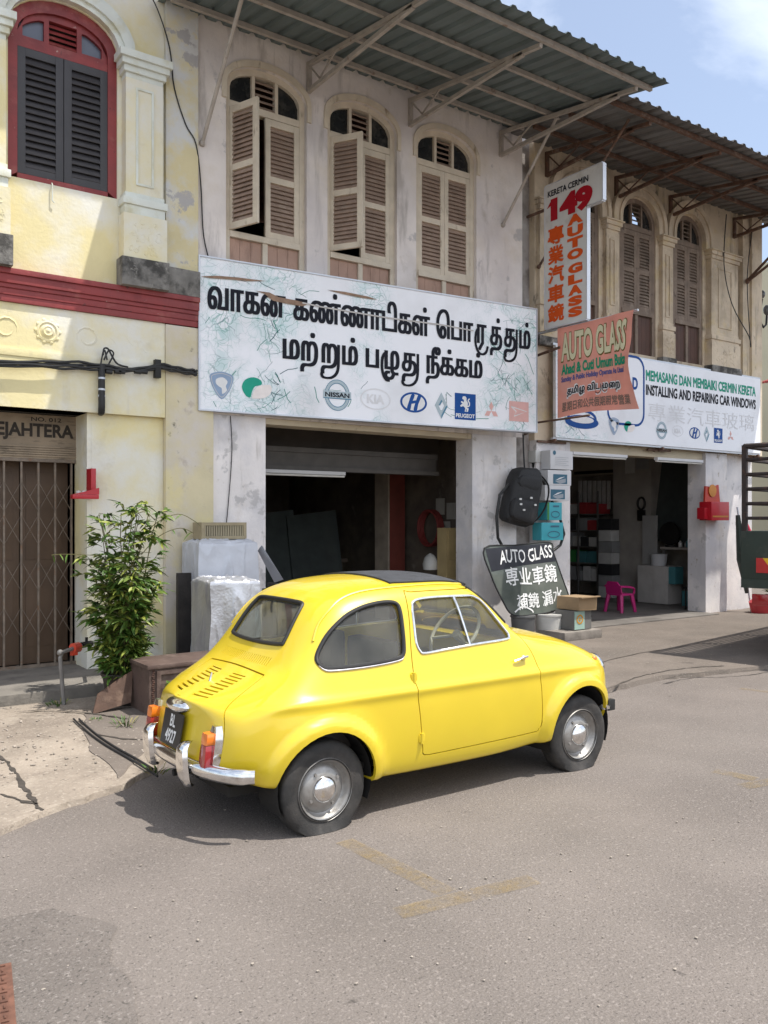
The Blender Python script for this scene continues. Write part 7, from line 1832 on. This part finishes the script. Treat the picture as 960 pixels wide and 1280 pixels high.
for k, (x, y) in enumerate(((.9, -.18), (.9, -WT+.18), (3.9, -.18), (3.9, -WT+.18))):
    w_ = bpy.data.objects.new('wheel', None); COL.objects.link(w_); w_.parent = tr
    m = TB_(); m.lathe([(.22, -.11), (.36, -.10), (.38, -.06), (.38, .06), (.36, .10), (.22, .11)], (x, y, .38), (0, 1, 0), 32); m.build('tyre', MATS['tyre_rubber'], w_); m = TB_(); m.lathe([(0, -.05), (.10, -.05), (.2, -.02), (.225, -.10), (.225, .10), (.2, .02), (.1, .05), (0, .05)], (x, y, .38), (0, 1, 0), 24); m.build('rim', MATS['grey_metal'], w_)
m = TB_(); m.box((.1, -WT*.65, .5), (LT+1.6, -WT*.35, .78)); m.build('chassis', TI, tr)
m = TB_(); m.box((LT+.1, -WT, .55), (LT+1.7, 0, 2.15), .12); m.build('cab', TG, tr)
m = TB_(); m.box((LT+.5, -WT-.004, 1.35), (LT+1.4, .004, 1.95), .03); m.build('cab_window', PANE, tr)
for y in (-.25, -WT+.25): m = TB_(); m.box((-.03, y-.12, .62), (.02, y+.12, .74), .01); m.build('tail_light', MATS['red_lens'], tr)
# ---- odds and ends by the lorry
um = thing('folded_umbrella', 'folded dark green parasol with red and white trim leaning on the end wall', 'parasol', (12.9, 7.9, .05))
m = MB(); m.tube([Vector((12.86, 7.95, .35)), Vector((12.80, 8.0, .9)), Vector((12.76, 8.05, 1.62))], [.03, .085, .035], 10); m.build('cover', TG, um); m = MB(); m.tube([Vector((12.94, 7.86, .95)), Vector((12.84, 7.9, 1.35)), Vector((12.78, 7.98, 1.65))], [.015, .04, .012], 8); m.build('red_cover', mat('umbrella_red', (.45, .02, .06), rough=.6), um); m = MB(); m.cyl(Vector((12.9, 7.9, .05)), Vector((12.76, 8.06, 1.75)), .014, n=8); m.build('pole', ALU, um)
pp_ = thing('potted_plant', 'small potted plant on the pavement behind the lorry', 'plant', (13.3, 7.8, .05)); m = MB(); m.lathe([(0, 0), (.12, 0), (.16, .22), (.0, .21)], (13.3, 7.8, .046), (0, 0, 1), 16); m.build('pot', mat('clay_pot', (.25, .11, .06), rough=.8), pp_); m = MB()
for k in range(60):
    a = rnd.uniform(0, 6.28); leaf(m, Vector((13.3, 7.8, .26+rnd.uniform(0, .2))), Vector((math.cos(a), math.sin(a), rnd.uniform(.1, 1.2))), rnd.uniform(.1, .2), .02, .4, 0)
m.build('foliage', [LEAF, LEAFY], pp_, smooth=0)
m = MB(); m.lathe([(0, 0), (.16, 0), (.20, .16), (.14, .24), (.0, .25)], (12.95, 7.75, .046), (0, 0, 1), 14); m.jitter(.03, 7); tag(m.build('red_bag', mat('red_plastic_bag', (.50, .04, .05), rough=.4)), 'crumpled red plastic bag at the foot of the right pillar', 'bag')
# ---- grating at the lower left corner
gr = thing('drain_grate', 'rusty iron drain grate in the road at the bottom left corner', 'drain grate', (*G2(8, 1250), .004)); RUST = mat('rusted_iron', (.16, .075, .05), rough=.85, metal=.2, var=.3, scale=20, bump=.4, stains=[((.07, .035, .025), 14, .58, .08, .7)])
ga_, gb_ = Vector(G2(14, 1206)), Vector(G2(22, 1300)); t = (gb_-ga_).normalized(); nn = Vector((-t.y, t.x));
if nn.x*math.cos(YAW-R(90))+nn.y*math.sin(YAW-R(90)) > 0: nn = -nn
m = MB(); V3 = lambda a, b, z: Vector((*(ga_+t*a+nn*b), z))
Lg = .50
m.prism([V3(0, 0, .003), V3(Lg, 0, .003), V3(Lg, .5, .003), V3(0, .5, .003)], (0, 0, .006)); m.build('frame', RUST, gr)
m = MB()
for i in range(16):
    for j in range(16):
        c = V3(.02+i*.03, .03+j*.03, .011); d = (t if (i+j) % 2 else nn); d3 = Vector((d.x, d.y, 0))*.011; m.tube([c-d3, c+d3], .004, 4)
gp_ = m.build('tread_pattern', RUST, gr); gp_['kind'] = 'stuff'
